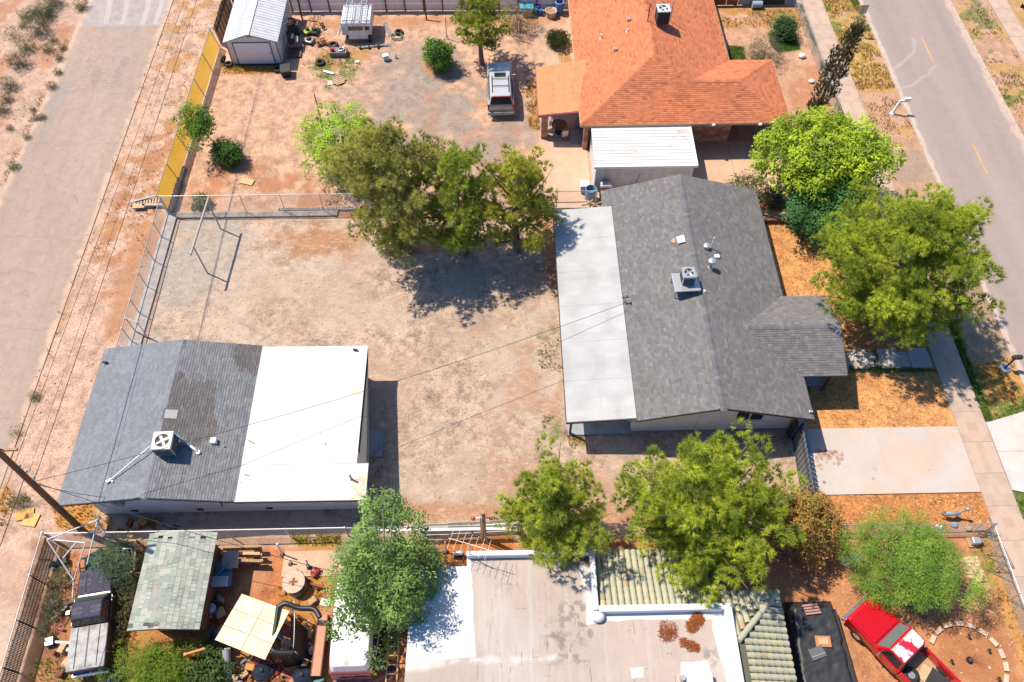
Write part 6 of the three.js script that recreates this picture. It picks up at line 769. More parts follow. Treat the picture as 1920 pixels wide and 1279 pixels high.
// cinder blocks
{
  const bm = [0, 1, 2].map(i => mott([0.46 - 0.04 * i, 0.4 - 0.04 * i, 0.35 - 0.03 * i], 0.95, 0.8, 0.2, { n: 64 })); const sh = new THREE.Shape([[-0.2, -0.1], [0.2, -0.1], [0.2, 0.1], [-0.2, 0.1]].map(a => new THREE.Vector2(...a))); for (const c of [-0.095, 0.095]) { const h = new THREE.Path([[c - 0.065, -0.065], [c - 0.065, 0.065], [c + 0.065, 0.065], [c + 0.065, -0.065]].map(a => new THREE.Vector2(...a))); sh.holes.push(h); } const bg = fin(new THREE.ExtrudeGeometry(sh, { depth: 0.2, bevelEnabled: false })); bg.rotateX(-Math.PI / 2);
  const put = (p, ry, i, label, group) => { const m = mk('cinder_block', bg, bm[i % 3]); m.position.copy(p); m.rotation.y = ry; tag(m, label, 'cinder block', group); };
  for (let i = 0; i < 15; i++) { const p = gp0(528 + i * 9.3, 395 - i * 0.12); p.z += 0.02 * (i % 2); put(p, 0.04 * ((i * 7) % 3 - 1), i, 'grey cinder block in the row at the foot of tall back fence', 'cinder blocks along the back fence'); }
  for (let i = 0; i < 16; i++) { const a = gp0(322 + i * 1.55, 395 - i * 5.1), k = a.clone(); k.y = 0; put(k, Math.PI / 2 + 0.08 * ((i * 5) % 3 - 1), i + 1, 'dark cinder block in the row beside yellow fence', 'cinder blocks beside the yellow fence'); if (i % 2 === 0 && i < 12) put(k.clone().setY(0.2), Math.PI / 2 + 0.1, i, 'dark cinder block stacked on the row beside yellow fence', 'cinder blocks stacked beside the yellow fence'); }
  put(gp0(364, 391), 0.4, 0, 'lone white cinder block on the brown strip by the corner');
}
{ // pallet heap outside the fence corner
  const t = thing('broken_pallet', 'broken pallet of orange slats outside the fence corner', 'pallet', gp0(277, 383), 0.15); for (let i = 0; i < 9; i++) mk('slat', box(0.1, 0.03, 0.75, -0.75 + i * 0.19, 0.16, 0, 0.05 * (i % 3 - 1)), M.palewood, t); for (const z of [-0.33, 0, 0.33]) mk('stringer', box(1.75, 0.1, 0.06, 0, 0.08, z), M.wood, t);
  for (const [x, y, w, d, ry, m, l] of [[268, 378, 1.9, 0.16, 0.35, M.grey, 'grey plank tossed across the broken pallet'], [290, 388, 1.5, 0.2, 0.0, M.grey, 'grey plank along the edge of the broken pallet'], [262, 391, 0.8, 0.35, 0.05, M.palewood, 'pale short board in front of the broken pallet']]) { const p = gp0(x, y); solo('loose_plank', box(w, 0.04, d, p.x, 0.24, p.z, ry), m, l, 'plank'); }
}
// orange-house patio furniture
{ const t = thing('patio_table', 'round dark patio table under orange carport roof', 'table', V(4.25, 0.05, -18.2)); mk('top', cyl(V(0, 0.7, 0), V(0, 0.74, 0), 0.55, 0.55, 18), M.darkwood, t); mk('pedestal', cyl(V(0, 0, 0), V(0, 0.7, 0), 0.05), M.dark, t); mk('base', cyl(V(0, 0, 0), V(0, 0.04, 0), 0.3, 0.25, 12), M.dark, t);
  for (const [x, z, ry, l] of [[3.55, -18.6, 1.9, 'metal patio chair nearest the brick pillar under carport'], [3.65, -17.8, 1.3, 'metal patio chair half in sun beside the patio table'], [4.6, -17.5, 0.2, 'dark patio chair on the house side of the patio table'], [4.4, -19.1, 3.1, 'dark patio chair deep under the carport roof']]) { const c = thing('patio_chair', l, 'chair', V(x, 0.05, z), ry, 'chairs around the patio table'); mk('seat', rbox(0.45, 0.05, 0.45, 0, 0.43, 0, 0.02), M.galv, c); mk('backrest', rbox(0.45, 0.45, 0.04, 0, 0.7, 0.22, 0.02), M.galv, c); for (const [i, j] of [[-1, -1], [1, -1], [-1, 1], [1, 1]]) mk('leg', cyl(V(i * 0.2, 0, j * 0.2), V(i * 0.18, 0.42, j * 0.18), 0.015), M.dark, c); }
  const w = thing('washing_machine', 'grey appliance against the wall under carport', 'appliance', V(5.75, 0.05, -19.0)); mk('case', rbox(0.65, 0.95, 0.65, 0, 0.47, 0, 0.04), M.grey, w); mk('panel', box(0.6, 0.15, 0.06, 0, 1.0, -0.28), std(0.3, 0.03, 0.05), w); const mt = thing('floor_mat', 'pale grey mat on the shaded patio floor', 'mat', V(5.5, 0.052, -17.7)); mk('weave', rbox(0.9, 0.015, 1.5, 0, 0.008, 0, 0.006, 1), M.grey, mt); mk('border', [box(0.94, 0.01, 0.06, 0, 0.006, 0.75), box(0.94, 0.01, 0.06, 0, 0.006, -0.75)], M.dark, mt); }
function barrel(label, p, r, h, c, inner) { const t = thing('barrel', label, 'barrel', p); mk('drum', lathe([[r * 0.92, 0], [r, 0.05], [r * 1.03, h * 0.33], [r * 0.99, h * 0.36], [r * 1.03, h * 0.66], [r * 0.99, h * 0.7], [r, h], [r * 0.92, h], [r * 0.92, h * 0.6], [0.001, h * 0.6]], 18), c, t); mk('rim', tor(r * 0.97, 0.02, 0, h, 0, Math.PI / 2, 0, 5, 20), inner, t); return t; }
const blueP = std(0.06, 0.2, 0.36, 0.45); barrel('open blue barrel beside the white storage building', gp0(1106, 372), 0.36, 0.95, blueP, std(0.25, 0.45, 0.6, 0.5)); barrel('bright blue barrel against the back fence near the orange roof', gp0(1048, 24), 0.33, 1.0, std(0.02, 0.2, 0.5, 0.4), M.white);
{ const t = thing('wheelie_bin', 'pale blue rimmed bin half hidden behind the open blue barrel', 'bin', gp0(1094, 360)); mk('tub', frustum(-0.2, 0.2, 0, -0.22, 0.22, -0.26, 0.26, 0.8, -0.28, 0.28), std(0.2, 0.35, 0.45, 0.5), t); mk('lid', rbox(0.56, 0.06, 0.6, 0, 0.83, 0, 0.02), M.white, t);
  const g = thing('gas_grill', 'black and red gas grill against the white storage building', 'grill', V(7.1, 0, -12.0)); mk('cart', rbox(0.8, 0.7, 0.5, 0, 0.38, 0, 0.03), M.dark, g); mk('hood', rbox(0.82, 0.28, 0.5, 0, 0.92, -0.05, 0.1, 3), M.galv, g); mk('panel', box(0.7, 0.14, 0.03, 0, 0.78, 0.26), std(0.35, 0.02, 0.05, 0.4), g); for (const x of [-0.35, 0.35]) mk('wheel', cyl(V(x - 0.03, 0.1, 0.15), V(x + 0.03, 0.1, 0.15), 0.1), M.rubber, g);
  const s = thing('shovel', 'black shovel leaning on the white storage building wall', 'shovel', V(8.9, 0, -12.0)); mk('handle', cyl(V(0, 0.3, 0), V(0.45, 1.5, -0.42), 0.02), M.dark, s); mk('blade', box(0.3, 0.4, 0.03, -0.06, 0.2, 0.05, 0, 0.3), M.dark, s); const c = thing('charcoal_bag', 'black slumped bag beside the shovel', 'bag', V(9.3, 0, -11.95)); mk('sack', sculpt(rbox(0.6, 0.5, 0.45, 0, 0.25, 0, 0.12, 4), v => { v.x *= 1 - 0.3 * (v.y / 0.5); }), M.dark, c); mk('tie', tor(0.1, 0.03, 0, 0.5, 0, Math.PI / 2), M.grey, c); const pt = thing('bench_seat', 'salmon wooden bench top against the white storage building', 'bench', V(10.4, 0, -12.05)); mk('seat', box(0.9, 0.05, 0.35, 0, 0.45, 0), std(0.5, 0.2, 0.14), pt); for (const x of [-0.38, 0.38]) mk('leg', box(0.06, 0.44, 0.3, x, 0.22, 0), std(0.45, 0.18, 0.13), pt);
  const lw = thing('log_pile', 'pile of cut logs and old wheels beside the open barrel', 'log pile', gp0(1118, 385)), r = rng(6); for (let i = 0; i < 12; i++) { const x = -0.6 + r() * 1.2, z = (r() - 0.5) * 0.5, a = r() * 3; mk('log', cyl(V(x, 0.1 + (i % 3) * 0.13, z), V(x + 0.45 * Math.cos(a), 0.1 + (i % 3) * 0.13, z + 0.45 * Math.sin(a)), 0.07, 0.06, 7), i % 3 ? M.wood : M.palewood, lw); } mk('cart_wheel', tor(0.3, 0.03, 0.5, 0.3, 0.1, 0, 0.5, 5, 18), M.dark, lw); }
{ const t = thing('timber_wall', 'low brown retaining timbers beside the patio roof corner', 'retaining wall', V(4.6, 0, -10.3)); for (let i = 0; i < 3; i++) mk('timber', box(3.6, 0.16, 0.2, 0.1 * i, 0.08 + i * 0.165, -0.02 * i), M.darkwood, t); const u = thing('timber_wall', 'low timber edging between mulch bed and the planted strip', 'retaining wall', V(19.3, 0, -9.3)); for (let i = 0; i < 2; i++) mk('timber', box(6.2, 0.16, 0.2, 0.1 * i, 0.08 + i * 0.165, -0.02 * i), M.darkwood, u); }
{ const t = thing('plastic_tub', 'turquoise rimmed tub on a stand by the back fence', 'tub', gp0(987, 26)); mk('bowl', frustum(-0.3, 0.3, 0.05, -0.3, 0.3, -0.45, 0.45, 0.7, -0.4, 0.4), std(0.45, 0.42, 0.42, 0.6), t); mk('lid', sculpt(rbox(1.15, 0.08, 0.85, 0, 0.75, 0, 0.03, 3), v => { v.y += 0.03 * Math.sin(v.x * 7); }), std(0.07, 0.42, 0.62, 0.5), t);
  const b = thing('bucket_stack', 'stack of deep blue buckets beside the turquoise tub', 'buckets', gp0(1008, 26)); for (const [x, z, h] of [[-0.2, 0, 0.5], [0.2, 0.05, 0.45], [0, -0.25, 0.6]]) mk('bucket', cyl(V(x, 0, z), V(x, h, z), 0.17, 0.22, 12), std(0.03, 0.1, 0.35, 0.5), b);
  const pl = thing('hexagon_planter', 'beige hexagonal planter filled with soil by the blue barrel', 'planter', gp0(1033, 30)); const hx = lathe([[0.42, 0], [0.5, 0.5], [0.54, 0.55], [0.44, 0.55], [0.42, 0.42], [0.001, 0.42]], 6); mk('pot', hx, std(0.5, 0.38, 0.31, 0.9), pl); mk('soil', cyl(V(0, 0.38, 0), V(0, 0.44, 0), 0.42, 0.42, 6), std(0.35, 0.2, 0.12), pl);
  const sc = thing('push_broom', 'white handled push broom leaning at orange house wall', 'broom', V(4.95, 0, -24.6)); mk('handle', cyl(V(0, 0.1, 0.5), V(0.0, 1.5, -0.5), 0.03), M.white, sc); mk('head', box(0.5, 0.14, 0.12, 0, 0.1, 0.55), M.dark, sc);
  const ct = thing('plastic_cover', 'dark curved plastic cover leaning on the orange house wall', 'cover', V(5.35, 0, -24.4)); mk('shell', sculpt(rbox(0.2, 0.9, 1.1, 0, 0.45, 0, 0.09, 4), v => { v.x += 0.15 * (v.y / 0.9); }), M.dark, ct); mk('edge', tor(0.35, 0.03, 0.12, 0.5, 0, 0, Math.PI / 2), M.steel, ct); }
// far end of the street-side yard: neighbour's shed row
{ const t = thing('lean_to_shed', 'rusty lean-to with red roof beyond the orange house yard', 'shed', V(20.3, 0, -33.6), 0, null, true); mk('back_wall', bx(16.9, 23.8, 0, 1.7, -35.4, -35.2), M.darkwood, t); for (let i = 0; i < 7; i++) mk('wall_panel', bx(17 + i * 0.97, 17.93 + i * 0.97, 0.05, 1.1 + 0.1 * (i % 2), -33.1, -33.05), [M.rust, mott([0.3, 0.33, 0.36], 0.6, 1, 0.2, { n: 64 }), M.dark][[0, 0, 0, 1, 1, 2, 2][i]], t); const rf = mk('roof', slab([V(19.4, 1.75, -33.2), V(24.0, 1.75, -33.2), V(24, 1.95, -36), V(19.4, 1.95, -36)], 0.05), M.rust, t); for (let i = 0; i < 5; i++) mk('roof_sheet', slab([V(19.4 + i * 0.92, 1.77, -33.22), V(20.31 + i * 0.92, 1.77, -33.22), V(20.31 + i * 0.92, 1.97, -36), V(19.4 + i * 0.92, 1.97, -36)], 0.012), mott([0.5, 0.17, 0.1], 0.8, 1, 0.2, { n: 64 }), rf); for (const x of [19.5, 23.9]) mk('post', bx(x - 0.05, x + 0.05, 0, 1.72, -33.3, -33.2), M.galv, t);
  const m = thing('metal_tank', 'grey blue tank lying among the lean-to junk', 'tank', V(21.4, 0, -32.7)); mk('drum', cyl(V(-0.4, 0.3, 0), V(0.4, 0.3, 0), 0.28, 0.28, 12), std(0.3, 0.38, 0.44, 0.5), m); mk('stand', [box(0.08, 0.12, 0.5, -0.25, 0.05, 0), box(0.08, 0.12, 0.5, 0.25, 0.05, 0)], M.dark, m);
  const st = thing('white_stone', 'white painted stone at the foot of street-side fence', 'stone', gp0(1503, 107)); mk('boulder', sculpt(sph(0.25, 0, 0.14, 0, 1.2, 0.7, 1), v => { v.x += 0.04 * Math.sin(v.z * 20); }), M.white, st); const st2 = thing('white_stone', 'small white stone near the leaning street-side fence post', 'stone', gp0(1521, 154)); mk('boulder', sph(0.2, 0, 0.1, 0, 1.2, 0.7, 1), M.white, st2); }
// mailboxes, street light, swing post
{ const a = thing('mailbox', 'white arm mailbox at the kerb of the orange house', 'mailbox', gp0(1673, 213), 0); mk('post', beam(V(0, 0, 0), V(0.15, 1.15, -0.05), 0.14), M.white, a); mk('arm', beam(V(0.1, 1.12, -0.05), V(0.85, 1.14, -0.05), 0.14), M.white, a); mk('box', rbox(0.5, 0.24, 0.22, 0.62, 1.3, -0.05, 0.08, 3), M.white, a); mk('base', cyl(V(0, 0, 0), V(0, 0.08, 0), 0.2, 0.16, 10), M.white, a);
  const b = thing('mailbox', 'black mailbox on a slim post with round concrete base', 'mailbox', gp0(1884, 690), 0); mk('post', cyl(V(0, 0, 0), V(0.05, 1.05, 0), 0.05), M.dark, b); mk('box', rbox(0.6, 0.28, 0.26, 0.1, 1.2, 0, 0.1, 3), M.dark, b); mk('base', cyl(V(0, 0, 0), V(0, 0.07, 0), 0.35, 0.33, 16), M.galv, b); mk('flag', box(0.03, 0.16, 0.02, -0.1, 1.38, 0.14), redlens, b);
  const s = thing('sign_post', 'thin steel sign post with a grey plate beside the kerb', 'sign', G(1600, 64)); mk('post', cyl(V(0, 0, 0), V(0, 2.5, 0), 0.03), M.steel, s); mk('sign_plate', box(0.6, 0.75, 0.02, 0.02, 2.2, -0.03), M.steel, s); mk('bolt', [sph(0.02, 0, 2.4, 0.02), sph(0.02, 0, 2.0, 0.02)], M.galv, s);
  const y = thing('yellow_bench', 'yellow framed bench beyond the far sidewalk', 'bench', G(1918, 22)); mk('seat', box(0.5, 0.06, 1.4, 0.2, 0.45, 0), std(0.5, 0.28, 0.05, 0.7), y); mk('backrest', box(0.06, 0.4, 1.4, 0.45, 0.75, 0), std(0.5, 0.28, 0.05, 0.7), y); for (const z of [-0.6, 0.6]) mk('leg', box(0.4, 0.44, 0.06, 0.2, 0.22, z), M.dark, y); }
// right bottom neighbour's yard
{ const t = thing('water_heater', 'old grey water heater tank standing on the red earth', 'tank', gp0(1590, 1056)); mk('tank', lathe([[0.27, 0], [0.29, 0.03], [0.29, 1.15], [0.26, 1.2], [0.001, 1.21]], 18), mott([0.5, 0.51, 0.5], 0.4, 1, 0.15, { n: 64 }), t); mk('top_ring', tor(0.2, 0.02, 0, 1.21, 0, Math.PI / 2, 0, 5, 16), M.steel, t); for (const x of [-0.1, 0.1]) mk('pipe_stub', cyl(V(x, 1.2, 0), V(x, 1.32, 0), 0.025), M.rust, t); solo('fallen_pole', cyl(V(13.9, 0.06, 12.9), gp0(1588, 1040).setY(0.5), 0.025), M.steel, 'thin pipe propped against the old water heater', 'pipe');
  const r = rng(21), c = gp0(1815, 1240), pm = [0, 1, 2].map(i => std(0.66 - 0.03 * i, 0.47 - 0.02 * i, 0.33, 0.95)); for (let i = 0; i < 17; i++) { const a = -2.85 + i * 0.335, R = 1.72; if (i === 0) continue; const m = solo('paving_brick', at(rbox(0.42, 0.08, 0.22, 0, 0, 0, 0.015, 1), c.x + R * Math.cos(a), 0.06, c.z + R * Math.sin(a), -a - Math.PI / 2 + (r() - 0.5) * 0.25), pm[i % 3], 'pale paving brick set in the ring on red earth', 'paving brick', 'bricks of the round garden ring'); }
  const dirt = [[1812, 1188], [1850, 1215], [1780, 1235], [1868, 1268]]; for (const [x, y] of dirt) { const s = thing('solar_light', 'small dark solar stake light in the brick ring', 'garden light', gp0(x, y + 6), 0, 'stake lights in the round garden ring'); mk('stake', cyl(V(0, 0, 0), V(0, 0.28, 0), 0.015), M.dark, s); mk('cap', cyl(V(0, 0.28, 0), V(0, 0.34, 0), 0.08, 0.06, 10), M.dark, s); }
  const p = thing('flower_pot', 'small black pot with dry stems inside the brick ring', 'pot', gp0(1815, 1238)); mk('pot', lathe([[0.1, 0], [0.14, 0.18], [0.11, 0.18], [0.1, 0.1], [0.001, 0.1]], 12), M.dark, p); mk('stems', [0, 1, 2, 3, 4].map(i => cyl(V(0, 0.1, 0), V(0.45 + 0.06 * i, 0.12 + 0.05 * i, 0.15 * (i - 2)), 0.012, 0.005, 4)), M.darkwood, p);
  const k = thing('metal_sculpture', 'blue grey metal animal figure on the mulch strip', 'figure', gp0(1778, 968)); mk('body', [tube([V(-0.35, 0.45, 0), V(0, 0.52, 0.05), V(0.35, 0.5, 0)], 0.13, 8), tube([V(0.3, 0.55, 0), V(0.5, 0.8, 0), V(0.55, 0.95, 0)], 0.05, 6), sph(0.1, 0.58, 1.0, 0, 1.3, 0.9, 0.9)], M.steel, k); for (const [x, z] of [[-0.3, -0.12], [-0.3, 0.12], [0.3, -0.12], [0.3, 0.12]]) mk('leg', cyl(V(x, 0, z), V(x, 0.45, z * 0.7), 0.03), M.steel, k); mk('tail', tube([V(-0.4, 0.5, 0), V(-0.55, 0.6, 0), V(-0.6, 0.45, 0)], 0.03), M.steel, k);
  const f = thing('engine_block', 'grey engine part on a wooden scrap by the fence corner', 'engine', gp0(1824, 1018)); mk('block', rbox(0.4, 0.35, 0.35, 0, 0.28, 0, 0.05), M.galv, f); mk('pulley', cyl(V(0.2, 0.3, 0), V(0.35, 0.3, 0), 0.12), M.steel, f); mk('stand', box(0.6, 0.08, 0.5, 0, 0.05, 0), M.wood, f);
  for (const [x, y, l] of [[1788, 985, 'blue grey stone under the chain-link fence'], [1815, 992, 'tan stone under the chain-link fence'], [1760, 988, 'white stone under the chain-link fence']]) { const q = gp0(x, y); solo('garden_stone', sculpt(sph(0.17, 0, 0, 0, 1.3, 0.7, 0.9), v => { v.y += 0.03 * Math.sin(v.x * 22); }).translate(q.x, 0.08, q.z), l.startsWith('blue') ? std(0.25, 0.3, 0.4) : l.startsWith('tan') ? std(0.4, 0.28, 0.2) : M.white, l, 'stone'); }
  // leaning fence frames along the sidewalk
  for (const [x0, y0, x1, y1, x2, y2, l] of [[1828, 995, 1868, 1012, 1855, 970, 'triangular pipe brace at the chain-link corner'], [1843, 1040, 1902, 1065, 1878, 1018, 'leaning pipe gate frame tied to the sidewalk fence'], [1858, 1072, 1900, 1090, 1892, 1050, 'second leaning pipe frame beside the sidewalk fence']]) { const a = G(x0, y0), b = G(x1, y1, 0.15), c2 = G(x2, y2, 1.15), t2 = thing('pipe_brace', l, 'pipe frame', a, 0, null, true); mk('pipe', cyl(a, c2, 0.03), M.steel, t2); mk('pipe', cyl(a, b, 0.025), M.steel, t2); mk('pipe', cyl(b, c2, 0.02), M.steel, t2); }
  // black tarp over a low trailer
  const q = [[1478, 1122], [1565, 1120], [1612, 1300], [1502, 1300]].map(([x, y]) => G(x, y, 0.85)), tt = thing('tarped_load', 'low flat load under a crumpled black tarp beside the tile skirt', 'covered load', q[0].clone().lerp(q[2], 0.5).setY(0)); const o = tt.position; const n = 46, mm = 34, P = [], I = []; for (let i = 0; i <= n; i++) for (let j = 0; j <= mm; j++) { const v = i / n, u = j / mm, A = q[0].clone().lerp(q[3], v), B = q[1].clone().lerp(q[2], v); const e = Math.min(u, 1 - u, v) * 9, s = clamp(e), x = A.lerp(B, (u - 0.5) * 1.06 + 0.5).sub(o); x.y = 0.12 + 0.72 * sstep(0, 1, s) + 0.07 * (fbm(u * 9 + v * 3, v * 16, 3) - 0.5) + 0.05 * (fbm(u * 4, v * 40 + u * 8, 2) - 0.5); x.x += 0.1 * (vn(v * 14, u * 5) - 0.5); P.push(x.x, x.y, x.z); } for (let i = 0; i < n; i++) for (let j = 0; j < mm; j++) { const a = i * (mm + 1) + j, b = a + 1, c2 = a + mm + 1, d = c2 + 1; I.push(a, c2, b, b, c2, d); } const tg = new THREE.BufferGeometry(); tg.setAttribute('position', new THREE.Float32BufferAttribute(P, 3)); tg.setIndex(I); tg.computeVertexNormals(); mk('tarp', fin(tg), std(0.03, 0.032, 0.036, 0.5), tt); mk('load', bx(-1.2, 1.2, 0.0, 0.6, -1.6, 1.9).rotateY(0.05), M.dark, tt);
  const w1 = thing('framed_plaque', 'small orange wooden frame lying on the black tarp', 'wooden frame', G(1543, 1203, 0.9), -0.05); mk('board', box(0.72, 0.04, 0.5, 0, 0.03, 0), std(0.45, 0.2, 0.1), w1); mk('panel', box(0.45, 0.05, 0.3, 0, 0.06, 0), M.palewood, w1); const w2 = thing('slatted_crate_lid', 'pinkish slatted lid lying at the top of black tarp', 'crate lid', G(1520, 1143, 0.9), 0.1); for (let i = 0; i < 4; i++) mk('slat', box(0.75, 0.04, 0.09, 0.02 * i, 0.04, -0.2 + i * 0.13), std(0.42, 0.22, 0.19), w2); const w3 = thing('plastic_sheet', 'torn clear plastic sheet lying on black tarp', 'plastic sheet', G(1532, 1225, 0.88), 0.3); mk('film', sculpt(rbox(0.7, 0.02, 0.5, 0, 0.05, 0, 0.008, 4), v => { v.y += 0.03 * Math.sin(v.x * 12 + v.z * 9); }), std(0.14, 0.14, 0.15, 0.3), w3); mk('tape', box(0.7, 0.01, 0.04, 0, 0.09, 0.1), M.grey, w3);
}
// lower-left cluttered yard
{
  const sp = thing('cable_spool', 'wooden cable spool used as a round table on orange dirt', 'cable spool', gp0(556, 1098)); mk('top_disc', cyl(V(0, 0.62, 0), V(0, 0.68, 0), 0.56, 0.56, 22), mott([0.58, 0.42, 0.32], 0.9, 1, 0.18, { n: 128 }), sp); mk('hub', cyl(V(0, 0.06, 0), V(0, 0.62, 0), 0.22, 0.22, 14), M.wood, sp); mk('bottom_disc', cyl(V(0, 0, 0), V(0, 0.06, 0), 0.56, 0.56, 22), M.wood, sp); mk('centre_plate', [box(0.4, 0.012, 0.1, 0, 0.69, 0), box(0.1, 0.012, 0.4, 0, 0.692, 0)], M.rust, sp);
  // yellow panel canopy
  const q = [[453, 1113], [543, 1146], [497, 1238], [402, 1200]].map(([x, y]) => G(x, y, 2.05)), c = thing('yellow_canopy', 'tilted canopy of pale yellow panels over the junk', 'canopy', q[0].clone().lerp(q[2], 0.5).setY(0)), o = c.position, L = (a, b, u) => a.clone().lerp(b, u), ym = [0, 1].map(i => mott([0.72, 0.66 - 0.02 * i, 0.37 - 0.03 * i], 0.6, 1.5, 0.08, { c2: [0.74, 0.7, 0.5], th: 0.5 })); const pt = (u, v, y = 0) => L(L(q[0], q[1], u), L(q[3], q[2], u), v).sub(o).add(V(0, y, 0)); const fr = mk('frame', [[0.05, 0.05], [0.95, 0.05], [0.95, 0.95], [0.05, 0.95]].map(([u, v]) => { const p = pt(u, v, -0.05); return cyl(V(p.x, 0, p.z), p, 0.04, 0.04, 6); }), M.rust, c); const us = [0, 0.52, 1], vs = [0, 0.34, 0.68, 1]; for (let i = 0; i < 2; i++) for (let j = 0; j < 3; j++) { const a = us[i] + 0.006, b = us[i + 1] - 0.006, d = vs[j] + 0.005, e = vs[j + 1] - 0.005; mk('panel', slab([pt(a, d, 0.02 * ((i + j) % 2)), pt(b, d, 0.01), pt(b, e, 0.015 * (j % 2)), pt(a, e, 0)], 0.02), ym[(i + j) % 2], c); }
  // black tarp frame
  const b = thing('tarp_frame', 'collapsed black tarp hanging on a tube frame beside yellow canopy', 'tarp shelter', G(560, 1215)), bo = b.position, B = (x, y, h) => G(x, y, h).sub(bo), bm = std(0.018, 0.019, 0.022, 0.4); mk('roll', [tube([B(520, 1140, 2.1), B(535, 1132, 2.15), B(560, 1140, 2.1), B(590, 1143, 2.1), B(600, 1158, 2.1)], 0.13, 7), tube([B(522, 1138, 2.15), B(516, 1180, 2.0), B(507, 1210, 1.9), B(515, 1222, 1.9), B(550, 1224, 1.8)], 0.12, 7)], bm, b); const sheet2 = (pts) => { const g = faces([[pts[0], pts[1], pts[2]], [pts[0], pts[2], pts[3]]]); return g; }; mk('tarp_panel', sheet2([B(545, 1150, 1.9), B(580, 1185, 0.4), B(585, 1240, 0.15), B(545, 1225, 1.7)]), bm, b); mk('tarp_panel', sheet2([B(515, 1222, 1.6), B(555, 1225, 1.6), B(582, 1245, 0.1), B(535, 1252, 0.1)]), bm, b); for (const [x, y, h] of [[600, 1160, 2.1], [517, 1190, 2.0], [552, 1222, 1.8], [538, 1135, 2.1]]) { const p = B(x, y, h); mk('pole', cyl(V(p.x, 0, p.z), p, 0.025), M.white, b); } mk('white_pole', tube([B(551, 1128, 1.2), B(552, 1170, 2.0), B(549, 1218, 1.5), B(540, 1235, 0.8)], 0.018, 5), M.white, b);
  const r = rng(90); const cols = [M.dark, M.rust, M.grey, std(0.3, 0.03, 0.04, 0.5), std(0.12, 0.16, 0.22, 0.4), M.wood, M.palewood, std(0.5, 0.25, 0.06), std(0.16, 0.16, 0.16, 0.9), M.rust, std(0.05, 0.05, 0.055, 0.25)];
  const junk = (label, x0, x1, y0, y1, n, hm) => { const t = thing('junk_heap', label, 'junk', G((x0 + x1) / 2, (y0 + y1) / 2)); for (let i = 0; i < n; i++) { const p = G(x0 + r() * (x1 - x0), y0 + r() * (y1 - y0)).sub(t.position), k = i % 5, m = cols[Math.floor(r() * cols.length)], h = r() * hm; if (k === 0) mk('pipe', cyl(V(p.x, 0.05 + h * 0.5, p.z), V(p.x + (r() - 0.5) * 1.2, 0.1 + h, p.z + (r() - 0.5) * 1.2), 0.025, 0.025, 5), m, t); else if (k === 1) mk('box', rbox(0.2 + r() * 0.3, 0.15 + r() * 0.2, 0.2 + r() * 0.25, p.x, 0.12 + h * 0.4, p.z, 0.03, 2, r() * 3), m, t); else if (k === 2) mk('bag', sculpt(sph(0.16 + r() * 0.12, 0, 0, 0, 1.2, 0.8, 1), v => { v.x += 0.04 * Math.sin(v.y * 25); v.z += 0.04 * Math.sin(v.x * 21); }).translate(p.x, 0.15 + h * 0.4, p.z), m, t); else if (k === 3) mk('plank', box(0.12, 0.04, 0.6 + r() * 0.6, p.x, 0.1 + h * 0.6, p.z, r() * 3, (r() - 0.5) * 0.5), m, t); else mk('tin', cyl(V(p.x, 0.02, p.z), V(p.x, 0.22 + h * 0.4, p.z), 0.1, 0.1, 9), m, t); } return t; };
  junk('jumble of tools and pipes beneath the black tarp frame', 525, 585, 1160, 1225, 34, 0.6); junk('heap of bags, tubes and boxes below the yellow canopy', 440, 600, 1240, 1290, 55, 0.5); junk('clutter piled along the east wall of shingled shed', 385, 425, 1080, 1215, 26, 0.5); junk('loose junk strewn by the spool table and path', 535, 600, 1060, 1130, 16, 0.3); junk('dark clutter between maroon van and flat roofed house', 702, 742, 1190, 1279, 26, 0.5); junk('scrap along the alley fence beside the black pickup', 95, 135, 1040, 1270, 30, 0.25); junk('boards and rubbish behind the shingled shed', 190, 330, 975, 1010, 18, 0.2);
  for (const [x, y, l] of [[612, 1270, 'glossy black rubbish bag below the tarp frame'], [538, 1262, 'black rubbish bag among junk below yellow canopy']]) { const p = G(x - 40, y), t = thing('rubbish_bag', l, 'bag', p); mk('sack', sculpt(sph(0.45, 0, 0.32, 0, 1.2, 0.75, 1, 18, 12), v => { const k = 0.06 * (fbm(v.x * 6 + 3, v.z * 6 + v.y * 5, 3) - 0.5) * 2; v.x += k; v.y += k; v.z -= k; }), std(0.02, 0.025, 0.035, 0.12), t); mk('knot', sph(0.09, 0, 0.68, 0), M.dark, t); }
  // wooden trough, rail, tables, bins
  const tr = thing('wooden_trough', 'long orange timber trough beside the maroon van', 'trough', G(605, 1215), -0.02); mk('plank', box(0.42, 0.05, 2.75, 0, 0.72, 0), std(0.5, 0.25, 0.16, 0.85), tr); mk('side', box(0.05, 0.7, 2.75, 0.22, 0.4, 0), M.darkwood, tr); mk('side', box(0.05, 0.7, 2.75, -0.22, 0.4, 0), M.darkwood, tr); mk('end_panel', box(0.5, 0.6, 0.05, 0.1, 0.4, 1.5, 0.3, 0.4), std(0.14, 0.3, 0.3, 0.6), tr);
